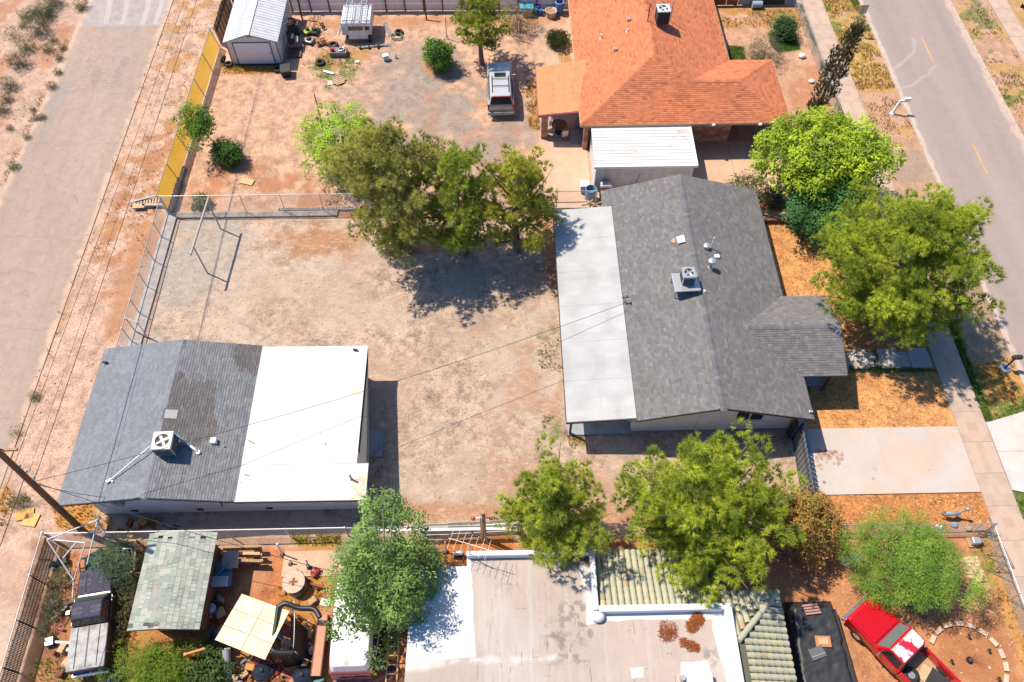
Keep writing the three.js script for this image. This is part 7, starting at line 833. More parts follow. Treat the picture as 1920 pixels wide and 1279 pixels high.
  const tb = thing('work_table', 'blue work table piled with a folded grey tarp', 'table', G(425, 1085)); mk('top', box(0.95, 0.05, 1.3, 0, 0.75, 0, 0.1), std(0.1, 0.2, 0.3, 0.6), tb); for (const [x, z] of [[-0.4, -0.5], [0.4, -0.5], [-0.4, 0.5], [0.4, 0.5]]) mk('leg', cyl(V(x, 0, z), V(x, 0.74, z), 0.025), M.dark, tb); mk('folded_tarp', sculpt(rbox(0.8, 0.14, 0.5, 0, 0.86, 0.38, 0.05, 4), v => { v.y += 0.04 * Math.sin(v.x * 14 + v.z * 9); }), std(0.45, 0.52, 0.58, 0.6), tb); mk('bracket', [beam(V(-0.3, 0.85, 0.2), V(0.3, 0.95, -0.5), 0.08), beam(V(-0.1, 0.9, -0.4), V(0.45, 0.92, -0.2), 0.08)], std(0.12, 0.26, 0.38, 0.5), tb); const pn = thing('plywood_sheet', 'grey brown plywood sheet propped on blue work table', 'board', G(442, 1060)); mk('sheet', box(0.75, 0.04, 0.85, 0, 0.95, 0, 0.05, 0.1), mott([0.36, 0.31, 0.27], 0.9, 1, 0.15, { n: 64 }), pn); mk('edge', box(0.05, 0.06, 0.85, 0.38, 0.95, 0, 0.05, 0.1), M.palewood, pn); mk('prop', cyl(V(0.2, 0, 0.2), V(0.2, 0.93, 0.2), 0.03), M.wood, pn);
  for (const [x, y, l, k] of [[401, 1145, 'round grey tub holding a wadded white sheet', 0], [408, 1195, 'grey plastic tub with a curved rim under yellow canopy', 1], [392, 1212, 'small grey basket by the corner of shingled shed', 2]]) { const t = thing('round_tub', l, 'tub', G(x, y)); mk('wall', lathe([[0.3 - 0.08 * (k > 1), 0], [0.4 - 0.1 * (k > 1), 0.55 - 0.2 * k], [0.37 - 0.1 * (k > 1), 0.55 - 0.2 * k], [0.28 - 0.1 * (k > 1), 0.1], [0.001, 0.1]], 16), std(0.16, 0.16, 0.17, 0.6), t); mk('content', sculpt(sph(0.26, 0, 0.42 - 0.14 * k, 0, 1, 0.45, 1, 12, 8), v => { v.y += 0.03 * Math.sin(v.x * 22 + v.z * 17); }), k === 0 ? std(0.62, 0.66, 0.7, 0.8) : M.dark, t); }
  const lm = thing('lumber_stack', 'stack of pale lumber behind the shingled shed', 'lumber', V(-13.5, 0, 12.6)); for (let i = 0; i < 9; i++) mk('plank', box(1.9 + 0.2 * r(), 0.06, 0.14, 0.1 * (i % 3), 0.35 + Math.floor(i / 3) * 0.2, -0.35 + (i % 3) * 0.35, (r() - 0.5) * 0.12), i % 2 ? M.palewood : M.wood, lm); for (const x of [-0.7, 0.7]) mk('bearer', box(0.12, 0.3, 1.0, x, 0.15, 0), M.darkwood, lm);
  const wf = thing('window_frame', 'empty white window frame leaning on the timber rack', 'window frame', G(252, 1050)); mk('frame', [beam(V(-0.12, 0.1, 0.6), V(0, 1.5, -0.1), 0.05), beam(V(0.3, 0.1, 0.6), V(0.42, 1.5, -0.1), 0.05), beam(V(-0.12, 0.1, 0.6), V(0.3, 0.1, 0.6), 0.05), beam(V(0, 1.5, -0.1), V(0.42, 1.5, -0.1), 0.05)], M.white, wf); mk('mullion', beam(V(0.1, 0.1, 0.6), V(0.22, 1.5, -0.1), 0.03), M.white, wf); const rk = thing('timber_rack', 'brown timber rack beside the west edge of shingled shed', 'rack', G(265, 1060)); mk('rail', beam(V(-0.4, 1.7, -0.7), V(0.5, 1.7, -0.75), 0.08), M.wood, rk); mk('rail', beam(V(-0.4, 1.0, 0.7), V(0.5, 1.0, 0.7), 0.08), M.wood, rk); for (const [x, z, h] of [[0.25, -0.7, 1.8], [0.2, 0.7, 1.3]]) mk('upright', beam(V(x, 0, z), V(x, h, z), 0.09), M.wood, rk); mk('brace', beam(V(0.25, 1.7, -0.7), V(0.2, 1.0, 0.7), 0.08), M.wood, rk);
  const gt = thing('crumpled_tarp', 'crumpled dark green tarp dumped by the alley corner', 'tarp', G(182, 1060)); mk('cloth', sculpt(fin(new THREE.SphereGeometry(0.55, 26, 16)), v => { v.y = Math.max(0.02, v.y * 0.75 + 0.2); const k = fbm(v.x * 4 + 7, v.z * 4 + v.y * 3, 3) - 0.5; v.x *= 0.8 + 0.7 * k; v.z *= 1.5 + 1.0 * k; v.y *= 1 + 0.9 * k; }), std(0.012, 0.045, 0.042, 0.7), gt); mk('fold', sculpt(sph(0.3, 0.15, 0.1, 0.6, 1.2, 0.5, 1.4, 14, 10), v => { v.y = Math.max(0.01, v.y + 0.06 * Math.sin(v.x * 18 + v.z * 12)); }), std(0.012, 0.045, 0.042, 0.7), gt); const g2 = thing('crumpled_tarp', 'dark green tarp bundle behind the black pickup', 'tarp', G(216, 1272)); mk('cloth', sculpt(sph(0.5, 0, 0.15, 0, 1, 0.5, 1, 18, 12), v => { v.y = Math.max(0.01, v.y + 0.08 * Math.sin(v.x * 14 + v.z * 11)); }), std(0.012, 0.04, 0.04, 0.7), g2); mk('fold', sph(0.2, 0.3, 0.1, 0.3, 1.3, 0.5, 1), std(0.012, 0.04, 0.04, 0.7), g2);
  // collapsed white swing frame in the corner
  const sw = thing('swing_set_frame', 'collapsed white pipe swing frame leaning over the fence corner', 'swing frame', G(190, 1045), 0, null, true), wp = std(0.62, 0.64, 0.66, 0.45); const J = [G(183, 975, 1.9), G(88, 1012, 1.7), G(160, 1018, 1.6), G(138, 1088, 0.4), G(163, 1058, 0.9), G(205, 1012, 0.3), G(97, 1012, 1.6), G(142, 1018, 1.55), G(117, 1048, 0.9), G(136, 1120, 0.1)]; for (const [a, c2] of [[0, 1], [6, 2], [1, 3], [2, 3], [0, 5], [0, 4], [7, 8], [3, 9]]) mk('pipe', cyl(J[a], J[c2], 0.035, 0.035, 6), wp, sw); for (const i of [0, 3]) mk('joint', sph(0.08, J[i].x, J[i].y, J[i].z), M.steel, sw); mk('foot_wires', [0, 1, 2].map(i => cyl(J[0], G(178 + i * 8, 1000, 0.3), 0.015, 0.015, 4)), wp, sw);
  solo('fallen_post', cyl(G(92, 1203, 0.12), G(133, 1206, 0.1), 0.07), M.white, 'white post lying on the red dirt by the fence', 'post');
  for (const [x, y, l, h] of [[530, 1040, 'white pipe post leaning by the garden path', 1.4], [580, 1065, 'thin grey post at the corner of garden path', 1.1], [545, 1058, 'white stub pipe with faucet at garden path', 0.5], [836, 1035, 'white pipe leaning behind the parapet', 1.3]]) { const t = thing('garden_post', l, 'post', G(x, y)); mk('pipe', cyl(V(0, 0, 0), V(0.05, h, -0.1), 0.04), h < 1.2 && h > 0.6 ? M.steel : M.white, t); mk('base', cyl(V(0, 0, 0), V(0, 0.06, 0), 0.14, 0.12, 10), M.dark, t); }
  for (const [x, y, l] of [[480, 1050, 'small dark stake beside lumber on orange dirt'], [464, 1041, 'small coiled ring on orange dirt beside lumber']]) { const t = thing('ground_stake', l, 'stake', G(x, y)); mk('stake', cyl(V(0, 0, 0), V(0, 0.4, 0), 0.04), M.darkwood, t); mk('coil', tor(0.12, 0.03, 0, 0.05, 0, Math.PI / 2), M.dark, t); }
  const oa = thing('engine_hoist', 'bright orange engine hoist below the shingled shed', 'hoist', G(372, 1240)); const om = std(0.6, 0.14, 0.01, 0.5); mk('mast', beam(V(0, 0, 0), V(-0.05, 1.7, 0), 0.12), om, oa); mk('boom', beam(V(-0.05, 1.65, 0), V(0.8, 1.6, -0.25), 0.09), om, oa); mk('brace', beam(V(0, 0.8, 0), V(0.4, 1.55, -0.1), 0.05), om, oa); for (const s of [-1, 1]) mk('foot', beam(V(0, 0.08, 0), V(0.9, 0.08, s * 0.35), 0.07), om, oa);
  const he = thing('plastic_slide', 'grey curved plastic slide resting below yellow canopy', 'slide', G(432, 1250)); mk('chute', tube([V(0, 1.0, -0.6), V(0.05, 0.7, 0), V(0.1, 0.15, 0.6)], 0.2, 8), M.grey, he); mk('leg', cyl(V(-0.1, 0, -0.5), V(-0.05, 1.0, -0.6), 0.03), M.steel, he);
  const pm = thing('water_pump', 'pump motor with grey pipe on orange dirt behind parapet', 'pump', G(860, 1042)); mk('motor', cyl(V(-0.25, 0.35, 0), V(0.25, 0.35, -0.05), 0.14), M.galv, pm); mk('stand', [box(0.5, 0.05, 0.3, 0, 0.18, 0), box(0.05, 0.18, 0.3, -0.2, 0.09, 0), box(0.05, 0.18, 0.3, 0.2, 0.09, 0)], M.dark, pm); mk('pipe', tube([V(0.25, 0.35, 0), V(0.6, 0.4, 0.2), V(0.7, 0.05, 0.3)], 0.03), M.grey, pm);
}
// ---------------------------------------------------------------- trees, shrubs, grass
function triSoup(list) { const P = []; for (const t of list) for (const p of t) P.push(p.x, p.y, p.z); const g = new THREE.BufferGeometry(); g.setAttribute('position', new THREE.Float32BufferAttribute(P, 3)); g.computeVertexNormals(); return g; }
function needleTuft(n, len, w, spread, seed) { const r = rng(seed), T = []; for (let i = 0; i < n; i++) { const a = r() * 6.283, t = spread * Math.sqrt(r()), l = len * (0.7 + 0.5 * r()), d = V(Math.sin(t) * Math.cos(a), Math.cos(t), Math.sin(t) * Math.sin(a)), s = V().crossVectors(d, V(r() - 0.5, r() - 0.5, r() - 0.5)).normalize().multiplyScalar(w / 2), o = d.clone().multiplyScalar(-0.25 * len * r()); T.push([o.clone().sub(s), o.clone().add(s), o.clone().addScaledVector(d, l)]); } return triSoup(T); }
function leafSprig(n, R, l, w, seed) { const r = rng(seed), T = []; for (let i = 0; i < n; i++) { const d = V(r() - 0.5, r() * 0.9 - 0.3, r() - 0.5).normalize(), c = d.clone().multiplyScalar(R * (0.3 + 0.7 * r())), f = V(d.x + (r() - 0.5), (r() - 0.6) * 0.8, d.z + (r() - 0.5)).normalize(), s = V().crossVectors(f, V(r() - 0.5, 1, r() - 0.5)).normalize(), L = l * (0.7 + 0.6 * r()), W = w * (0.7 + 0.6 * r()) / 2, a = c.clone(), b = c.clone().addScaledVector(f, L), m = c.clone().addScaledVector(f, L * 0.45), p = m.clone().addScaledVector(s, W), q = m.clone().addScaledVector(s, -W); m.y -= 0.15 * W; T.push([a, p, b], [a, b, q]); } return triSoup(T); }
const GEO = { pine: [1, 2, 3].map(i => needleTuft(24, 0.29, 0.024, 1.1, i)), leaf: [1, 2, 3].map(i => leafSprig(11, 0.2, 0.15, 0.075, i + 10)), big: [1, 2, 3].map(i => leafSprig(10, 0.24, 0.21, 0.1, i + 20)), fine: [1, 2, 3].map(i => leafSprig(20, 0.26, 0.15, 0.022, i + 30)), dry: [1, 2].map(i => leafSprig(9, 0.2, 0.08, 0.05, i + 40)), cyp: [1, 2].map(i => needleTuft(12, 0.22, 0.05, 0.7, i + 50)), tuft: [1, 2, 3].map(i => needleTuft(9, 0.16, 0.022, 0.75, i + 60)), sage: [1, 2].map(i => leafSprig(14, 0.16, 0.08, 0.035, i + 70)) };
const leafMat = (tr = 0.35) => new THREE.MeshPhysicalMaterial({ color: 0xffffff, roughness: 0.85, transmission: tr, thickness: 0, side: THREE.DoubleSide, specularIntensity: 0.5 });
const LM = leafMat(0.3), LMd = leafMat(0.25);
// puffs: [{c, r, k (tone)}] -> crown of leaf clumps; three variants of clump share the crown
function crown(parent, puffs, kind, dens, cols, seed, o = {}) {
  const r = rng(seed), gs = GEO[kind], list = gs.map(() => []), up = V(0, 1, 0), q = new THREE.Quaternion(), q2 = new THREE.Quaternion(), m = new THREE.Matrix4();
  for (const p of puffs) {
    const n = Math.max(3, Math.round(dens * p.r * p.r * (0.8 + 0.4 * r()))), tone = r();
    for (let i = 0; i < n; i++) {
      const y = 1 - (1.0 + (o.low ?? 0.35)) * r(), a = r() * 6.283, s = Math.sqrt(Math.max(0, 1 - y * y)), d = V(s * Math.cos(a), y, s * Math.sin(a)), rr = p.r * (kind === 'pine' ? 0.62 + 0.38 * r() : 0.45 + 0.55 * Math.cbrt(r())), pos = p.c.clone().addScaledVector(d, rr); pos.y -= p.r * 0.25 * (1 - (p.fl ?? 0.8)) + 0; if (p.fl) pos.y = p.c.y + (pos.y - p.c.y) * p.fl;
      const dir = d.clone().multiplyScalar(o.out ?? 0.7).addScaledVector(up, o.up ?? 0.55).normalize(); q.setFromUnitVectors(up, dir); q2.setFromAxisAngle(up, r() * 6.283); q.multiply(q2);
      const sc = (o.s || 1) * (0.75 + 0.5 * r()); m.compose(pos, q, V(sc, sc, sc)); const v = 0.8 + 0.4 * r(), t = clamp(tone * 0.8 + r() * 0.25), c = cols[0].map((x, k) => (x + (cols[1][k] - x) * t) * v); list[Math.floor(r() * gs.length)].push([m.clone(), c]);
    }
  }
  gs.forEach((g, i) => { const L = list[i]; if (!L.length) return; const im = new THREE.InstancedMesh(g, o.mat || LM, L.length), c = new THREE.Color(); L.forEach(([mm, k], j) => { im.setMatrixAt(j, mm); im.setColorAt(j, c.setRGB(...k)); }); im.name = 'crown'; im.castShadow = im.receiveShadow = true; im.userData.kind = 'stuff'; parent.add(im); });
}
const bark = mott([0.2, 0.15, 0.115], 0.95, 0.8, 0.35, { n: 128, c2: [0.13, 0.1, 0.08] }), barkG = mott([0.33, 0.29, 0.26], 0.95, 0.8, 0.3, { n: 128 });
function taper(pts, r0, r1, n = 6) { const out = []; for (let i = 0; i < pts.length - 1; i++) { const a = i / (pts.length - 1), b = (i + 1) / (pts.length - 1); out.push(cyl(pts[i], pts[i + 1], r0 + (r1 - r0) * a, r0 + (r1 - r0) * b, n, false)); } return out; }
function pine(label, base, H, R, y0, o) {
  const r = rng(o.seed), t = thing('pine_tree', label, 'tree', base, 0, o.group), wood = [], puffs = [], lx = (o.lean || [0, 0])[0], lz = (o.lean || [0, 0])[1], tr = u => V(lx * u + 0.12 * Math.sin(u * 5 + o.seed), H * 0.96 * u, lz * u + 0.12 * Math.cos(u * 4));
  const tp = []; for (let i = 0; i <= 8; i++) tp.push(tr(i / 8)); tp[0].y = -0.15; wood.push(...taper(tp, 0.035 * H, 0.025, 8));
  const nl = o.limbs, pr = o.puff;
  for (let k = 0; k < nl; k++) {
    const u = (k + r()) / nl, y = y0 / H + (0.97 - y0 / H) * u, prof = Math.pow(Math.sin(Math.PI * (0.2 + 0.74 * u)), 0.75) * (o.prof ? o.prof(u) : 1), L = R * prof * (0.72 + 0.42 * r()), a = k * 2.39996 + r() * 0.8, s = tr(y), dx = Math.cos(a), dz = Math.sin(a), rise = (o.rise ?? 0.35) * (0.6 + 0.8 * r());
    const P = f => V(s.x + dx * L * f, s.y + L * (rise * f * f + 0.06 * f), s.z + dz * L * f); wood.push(...taper([P(0), P(0.35), P(0.7), P(1)], 0.012 * H * (1 - 0.6 * u) + 0.01, 0.012, 5));
    const np = Math.max(3, Math.round(L / (pr * 1.3)) + 1); for (let i = 0; i < np; i++) { const f = 0.32 + 0.7 * (i + 0.6 * r()) / np, c = P(f), off = L * 0.28 * (r() - 0.5) * 2 * Math.min(1, f + 0.2); c.x += -dz * off; c.z += dx * off; c.y += pr * (r() - 0.35) * 0.9; puffs.push({ c, r: pr * (0.7 + 0.55 * r()), fl: o.fl ?? 0.9 }); if (r() < 0.5) wood.push(...taper([P(f * 0.8), c], 0.018, 0.008, 4)); }
  }
  for (let i = 0; i < (o.tops ?? 4); i++) { const a = r() * 6.28, q = R * 0.25 * r(), c = tr(0.97).add(V(q * Math.cos(a), 0.3 * r(), q * Math.sin(a))); puffs.push({ c, r: pr * 0.8, fl: 1.3 }); }
  // upright shoots
  for (let i = 0; i < (o.shoots ?? 0); i++) { const p = puffs[Math.floor(r() * puffs.length)], c = p.c.clone(); for (let k = 1; k < 4; k++) puffs.push({ c: c.clone().add(V(0.1 * (r() - 0.5) + k * lx * 0.05, k * 0.28, 0.1 * (r() - 0.5))), r: 0.22, fl: 1.1 }); wood.push(...taper([c, c.clone().add(V(0, 0.9, 0))], 0.02, 0.008, 4)); }
  mk('trunk', wood, o.bark || bark, t); crown(t, puffs, 'pine', o.dens, o.cols, o.seed + 5, { s: o.s || 1, low: 0.45, up: 0.45, out: 1 }); return t;
}
function broad(name, label, base, H, R, cy, o) { // crown ellipsoid centred at height cy
  const r = rng(o.seed), t = thing(name, label, o.cat || 'tree', base, 0, o.group), wood = [], puffs = [], rz = o.rz || R, ry = o.ry || (H - cy), pr = o.puff, off = o.off || V(0, 0, 0);
  const C = V(off.x, cy, off.z), st = o.stems || 1; for (let k = 0; k < st; k++) { const a = k * 2.4 + 1, b = V(0.25 * (st > 1 ? Math.cos(a) : 0), -0.1, 0.25 * (st > 1 ? Math.sin(a) : 0)); wood.push(...taper([b, b.clone().lerp(C, 0.45).add(V(0.1 * Math.cos(a), 0, 0.1 * Math.sin(a))), b.clone().lerp(C, 0.85).add(V(0.3 * Math.cos(a), 0, 0.3 * Math.sin(a)))], o.tr || 0.15, (o.tr || 0.15) * 0.45, 7)); }
  for (let i = 0; i < o.n; i++) { const y = 1 - 2 * (i + 0.5) / o.n, s = Math.sqrt(1 - y * y), a = i * 2.39996, k = (0.5 + 0.5 * Math.sqrt(r())) * (1 + (o.rough ?? 0.65) * 1.6 * (fbm(s * Math.cos(a) * 1.9 + o.seed * 1.3, y * 1.9 + 1.7 * s * Math.sin(a), 2) - 0.5)), c = V(C.x + R * k * s * Math.cos(a), C.y + ry * k * y, C.z + rz * k * s * Math.sin(a)); if (c.y < (o.min || 0.15)) c.y = (o.min || 0.15) + 0.2 * r(); puffs.push({ c, r: pr * (0.65 + 0.7 * r()), fl: o.fl ?? 0.85 }); if (i % 3 === 0) wood.push(...taper([C.clone().lerp(V(0, cy * 0.5, 0), 0.5), C.clone().lerp(c, 0.5).add(V(0, -0.1, 0)), c], (o.tr || 0.15) * 0.35, 0.012, 5)); }
  mk('trunk', wood, o.bark || bark, t); crown(t, puffs, o.kind || 'leaf', o.dens, o.cols, o.seed + 3, { s: o.s || 1, low: 0.6, ...(o.copt || {}) }); return t;
}
const xz = (px, py, h) => { const p = G(px, py, h); return V(p.x, 0, p.z); };
const OLV = [[0.24, 0.245, 0.065], [0.6, 0.59, 0.12]], LIMEP = [[0.16, 0.225, 0.02], [0.6, 0.68, 0.05]], YOL = [[0.28, 0.285, 0.04], [0.66, 0.65, 0.065]];
pine('broad olive green pine, leftmost of the three pines at the back fence', G(765, 467), 9.6, 3.9, 1.6, { seed: 101, limbs: 40, puff: 0.5, dens: 120, cols: OLV, rise: 0.3, lean: [-0.6, 0] });
pine('darker rounded pine standing between two others at the back fence', G(868, 470), 8.6, 2.7, 1.3, { seed: 102, limbs: 30, puff: 0.46, dens: 120, cols: [[0.17, 0.22, 0.03], [0.52, 0.59, 0.06]], rise: 0.3 });
pine('sparse yellow green pine with upright shoots next to the patio roof', G(968, 466), 7.9, 2.9, 0.8, { seed: 103, limbs: 30, puff: 0.38, dens: 125, prof: u => 1.2 - 0.55 * u, cols: YOL, rise: 0.6, shoots: 16 });
pine('open young pine behind the silver car', G(905, 118), 5.9, 2.3, 1.7, { seed: 104, limbs: 26, puff: 0.36, dens: 115, cols: [[0.17, 0.22, 0.025], [0.5, 0.57, 0.05]], rise: 0.45, tops: 3 });
pine('big bushy bright green pine in the front mulch by the street', xz(1700, 500, 5.2), 9.6, 4.5, 1.1, { seed: 105, limbs: 62, puff: 0.48, dens: 130, cols: LIMEP, rise: 0.32, prof: u => u < 0.3 ? 1.08 : 1 });
pine('upright pine with finger-like shoots behind the flat roof parapet', xz(1035, 965, 3.4), 6.8, 2.7, 0.9, { seed: 106, limbs: 30, puff: 0.38, dens: 125, prof: u => 1.2 - 0.55 * u, cols: [[0.165, 0.22, 0.025], [0.56, 0.63, 0.055]], rise: 0.75, shoots: 26 });
pine('wide pine with dense bright tufts above the green tile skirt', xz(1312, 965, 3.9), 7.9, 3.9, 0.8, { seed: 107, limbs: 50, puff: 0.44, dens: 125, prof: u => 1.12 - 0.35 * u, cols: LIMEP, rise: 0.5, shoots: 26 });
broad('broadleaf_tree', 'airy bright green tree behind the leftmost back pine', xz(640, 262, 2.7), 4.6, 3.0, 2.7, { seed: 201, n: 120, puff: 0.48, dens: 42, cols: [[0.26, 0.42, 0.03], [0.46, 0.62, 0.05]], tr: 0.12, ry: 1.7, stems: 3 });
broad('broadleaf_tree', 'wide yellow green tree at the corner of orange house drive', xz(1548, 288, 4.0), 6.2, 4.2, 4.0, { seed: 202, n: 190, puff: 0.6, dens: 44, cols: [[0.16, 0.26, 0.015], [0.52, 0.64, 0.035]], tr: 0.2, ry: 2.0, rz: 3.3, stems: 2, kind: 'big' });
broad('broadleaf_tree', 'compact dark green tree in front of the yellow green one', xz(1547, 388, 2.1), 3.9, 2.45, 2.1, { seed: 203, n: 120, puff: 0.5, dens: 62, cols: [[0.05, 0.15, 0.04], [0.13, 0.32, 0.08]], tr: 0.12, ry: 1.8, stems: 3, copt: { mat: LMd } });
broad('broadleaf_tree', 'dense leafy tree overhanging the maroon van and flat roof', xz(722, 1078, 4.2), 7.6, 2.6, 4.1, { seed: 204, n: 180, puff: 0.42, dens: 70, rough: 1.0, cols: [[0.11, 0.2, 0.05], [0.3, 0.46, 0.11]], tr: 0.17, ry: 3.1, rz: 2.6, stems: 2, bark: barkG });
broad('mesquite_tree', 'feathery bright green mesquite overhanging the red pickup', xz(1712, 1058, 2.0), 3.5, 2.45, 1.9, { seed: 205, n: 110, puff: 0.36, dens: 170, cols: [[0.13, 0.25, 0.03], [0.32, 0.48, 0.06]], tr: 0.1, ry: 1.5, rz: 2.25, stems: 4, kind: 'fine', rough: 0.9 });
broad('dry_bush', 'half dead bush with rusty and purple twigs beside the wide pine', xz(1508, 985, 1.4), 2.7, 1.75, 1.4, { seed: 206, n: 120, puff: 0.36, dens: 85, s: 1.5, cols: [[0.27, 0.27, 0.05], [0.5, 0.21, 0.06]], tr: 0.07, ry: 1.25, rz: 1.75, stems: 6, kind: 'dry', cat: 'bush', bark: mott([0.26, 0.19, 0.18], 0.95, 0.8, 0.3, { n: 64 }) });
broad('leafy_shrub', 'upright bright green shrub in the gravel drive', G(826, 128), 2.5, 0.95, 1.35, { seed: 207, n: 60, puff: 0.34, dens: 75, cols: [[0.07, 0.17, 0.015], [0.14, 0.28, 0.025]], tr: 0.05, ry: 1.15, stems: 2, cat: 'shrub' });
broad('juniper_bush', 'low rounded dark juniper near the orange house wall', G(1043, 84), 1.1, 0.75, 0.5, { seed: 208, n: 60, puff: 0.26, dens: 420, cols: [[0.08, 0.12, 0.025], [0.15, 0.2, 0.04]], tr: 0.05, ry: 0.5, kind: 'tuft', cat: 'bush' });
broad('oleander_shrub', 'grey green shrub with pale blooms behind the open young pine', G(972, 55), 2.3, 1.25, 1.2, { seed: 209, n: 55, puff: 0.36, dens: 46, cols: [[0.09, 0.13, 0.04], [0.24, 0.22, 0.12]], tr: 0.04, ry: 1.1, stems: 5, kind: 'sage', cat: 'shrub' });
broad('sapling', 'leaning bright green sapling spilling over the yellow fence', G(418, 288), 3.8, 1.1, 2.6, { seed: 210, rough: 1.2, n: 56, puff: 0.38, dens: 50, cols: [[0.1, 0.2, 0.02], [0.17, 0.3, 0.03]], tr: 0.05, ry: 1.0, rz: 1.2, off: V(-0.9, 0, -0.2), cat: 'tree' });
broad('leafy_shrub', 'low dark green shrub at the foot of the leaning sapling', G(433, 303), 1.7, 0.8, 0.8, { seed: 211, n: 46, puff: 0.34, dens: 85, cols: [[0.04, 0.11, 0.012], [0.08, 0.18, 0.02]], tr: 0.05, ry: 0.8, stems: 3, cat: 'shrub' });
broad('oleander_shrub', 'grey green flowering shrub beside the orange porch roof', G(1425, 112), 1.8, 1.5, 0.9, { seed: 212, n: 60, puff: 0.34, dens: 48, cols: [[0.1, 0.12, 0.05], [0.27, 0.24, 0.17]], tr: 0.04, ry: 0.9, stems: 6, kind: 'sage', cat: 'shrub' });
broad('rose_bush', 'dark green bush in the grassy patch of the street-side yard', G(1467, 68), 1.6, 0.85, 0.75, { seed: 213, n: 46, puff: 0.32, dens: 75, cols: [[0.03, 0.075, 0.02], [0.07, 0.14, 0.03]], tr: 0.04, ry: 0.8, cat: 'bush' });
broad('oleander_shrub', 'sparse olive shrub poking above dark roof beside the pad', G(1398, 378), 2.0, 1.35, 1.1, { seed: 214, n: 56, puff: 0.34, dens: 44, cols: [[0.1, 0.12, 0.035], [0.22, 0.2, 0.09]], tr: 0.04, ry: 1.0, stems: 6, cat: 'shrub' });
broad('agave_bush', 'blue green rounded succulent in the strip beside dark roof', G(1452, 378), 1.1, 0.55, 0.5, { seed: 215, n: 30, puff: 0.26, dens: 300, cols: [[0.08, 0.14, 0.08], [0.16, 0.22, 0.13]], tr: 0.05, ry: 0.5, cat: 'succulent', kind: 'tuft' });
broad('sage_bush', 'soft grey green bush between black pickup and shingled shed', G(240, 1062), 1.8, 0.85, 0.85, { seed: 216, n: 50, puff: 0.38, dens: 80, cols: [[0.09, 0.14, 0.07], [0.15, 0.21, 0.1]], tr: 0.05, ry: 0.8, rz: 0.95, stems: 4, kind: 'fine', cat: 'bush' });
broad('weedy_bush', 'vivid lime green bush below the shingled shed', G(305, 1262), 1.4, 1.7, 0.55, { seed: 217, n: 80, puff: 0.4, dens: 75, cols: [[0.15, 0.24, 0.015], [0.24, 0.34, 0.03]], tr: 0.04, ry: 0.7, rz: 1.1, stems: 4, kind: 'fine', rough: 1.1, cat: 'bush' });
broad('weedy_bush', 'dark green weedy bush beside the orange hoist', G(405, 1255), 1.3, 0.95, 0.55, { seed: 218, n: 50, puff: 0.34, dens: 62, cols: [[0.05, 0.11, 0.025], [0.12, 0.17, 0.04]], tr: 0.04, ry: 0.65, stems: 4, cat: 'bush' });
broad('weedy_bush', 'scraggly weeds along the side of black pickup', G(232, 1150), 0.8, 0.45, 0.35, { seed: 219, n: 50, puff: 0.26, dens: 60, cols: [[0.13, 0.15, 0.06], [0.25, 0.23, 0.1]], tr: 0.03, ry: 0.35, rz: 1.7, stems: 3, kind: 'sage', cat: 'bush' });
broad('weedy_bush', 'tangled weeds behind the dark alley screen', G(105, 1130), 0.8, 0.5, 0.35, { seed: 220, n: 50, puff: 0.28, dens: 50, cols: [[0.1, 0.13, 0.05], [0.2, 0.19, 0.09]], tr: 0.03, ry: 0.35, rz: 2.0, stems: 3, kind: 'sage', cat: 'bush' });
broad('weedy_bush', 'small green weed under the white clothesline frame', G(380, 385), 0.9, 0.45, 0.45, { seed: 221, n: 22, puff: 0.24, dens: 55, cols: [[0.11, 0.16, 0.04], [0.18, 0.24, 0.06]], tr: 0.02, ry: 0.4, cat: 'weed' });
{ // cypress
  const base = G(1527, 212), t = thing('cypress_tree', 'narrow dark cypress leaning over the sidewalk', 'tree', base), r = rng(230), H = 8.2, puffs = []; const top = V(-0.2, H, 1.2); mk('trunk', taper([V(0, -0.1, 0), top.clone().multiplyScalar(0.5), top], 0.14, 0.03), bark, t); for (let i = 0; i < 130; i++) { const u = r(), rad = 0.78 * Math.pow(Math.sin(Math.PI * (0.12 + 0.83 * u)), 0.7) * (0.5 + 0.5 * r()), a = r() * 6.28; puffs.push({ c: top.clone().multiplyScalar(u).add(V(rad * Math.cos(a), 0.3 * (r() - 0.5), rad * Math.sin(a))), r: 0.3, fl: 1.4 }); } crown(t, puffs, 'cyp', 120, [[0.1, 0.09, 0.04], [0.19, 0.165, 0.075]], 231, { up: 1.2, out: 0.5, low: 0.9, mat: LMd });
}
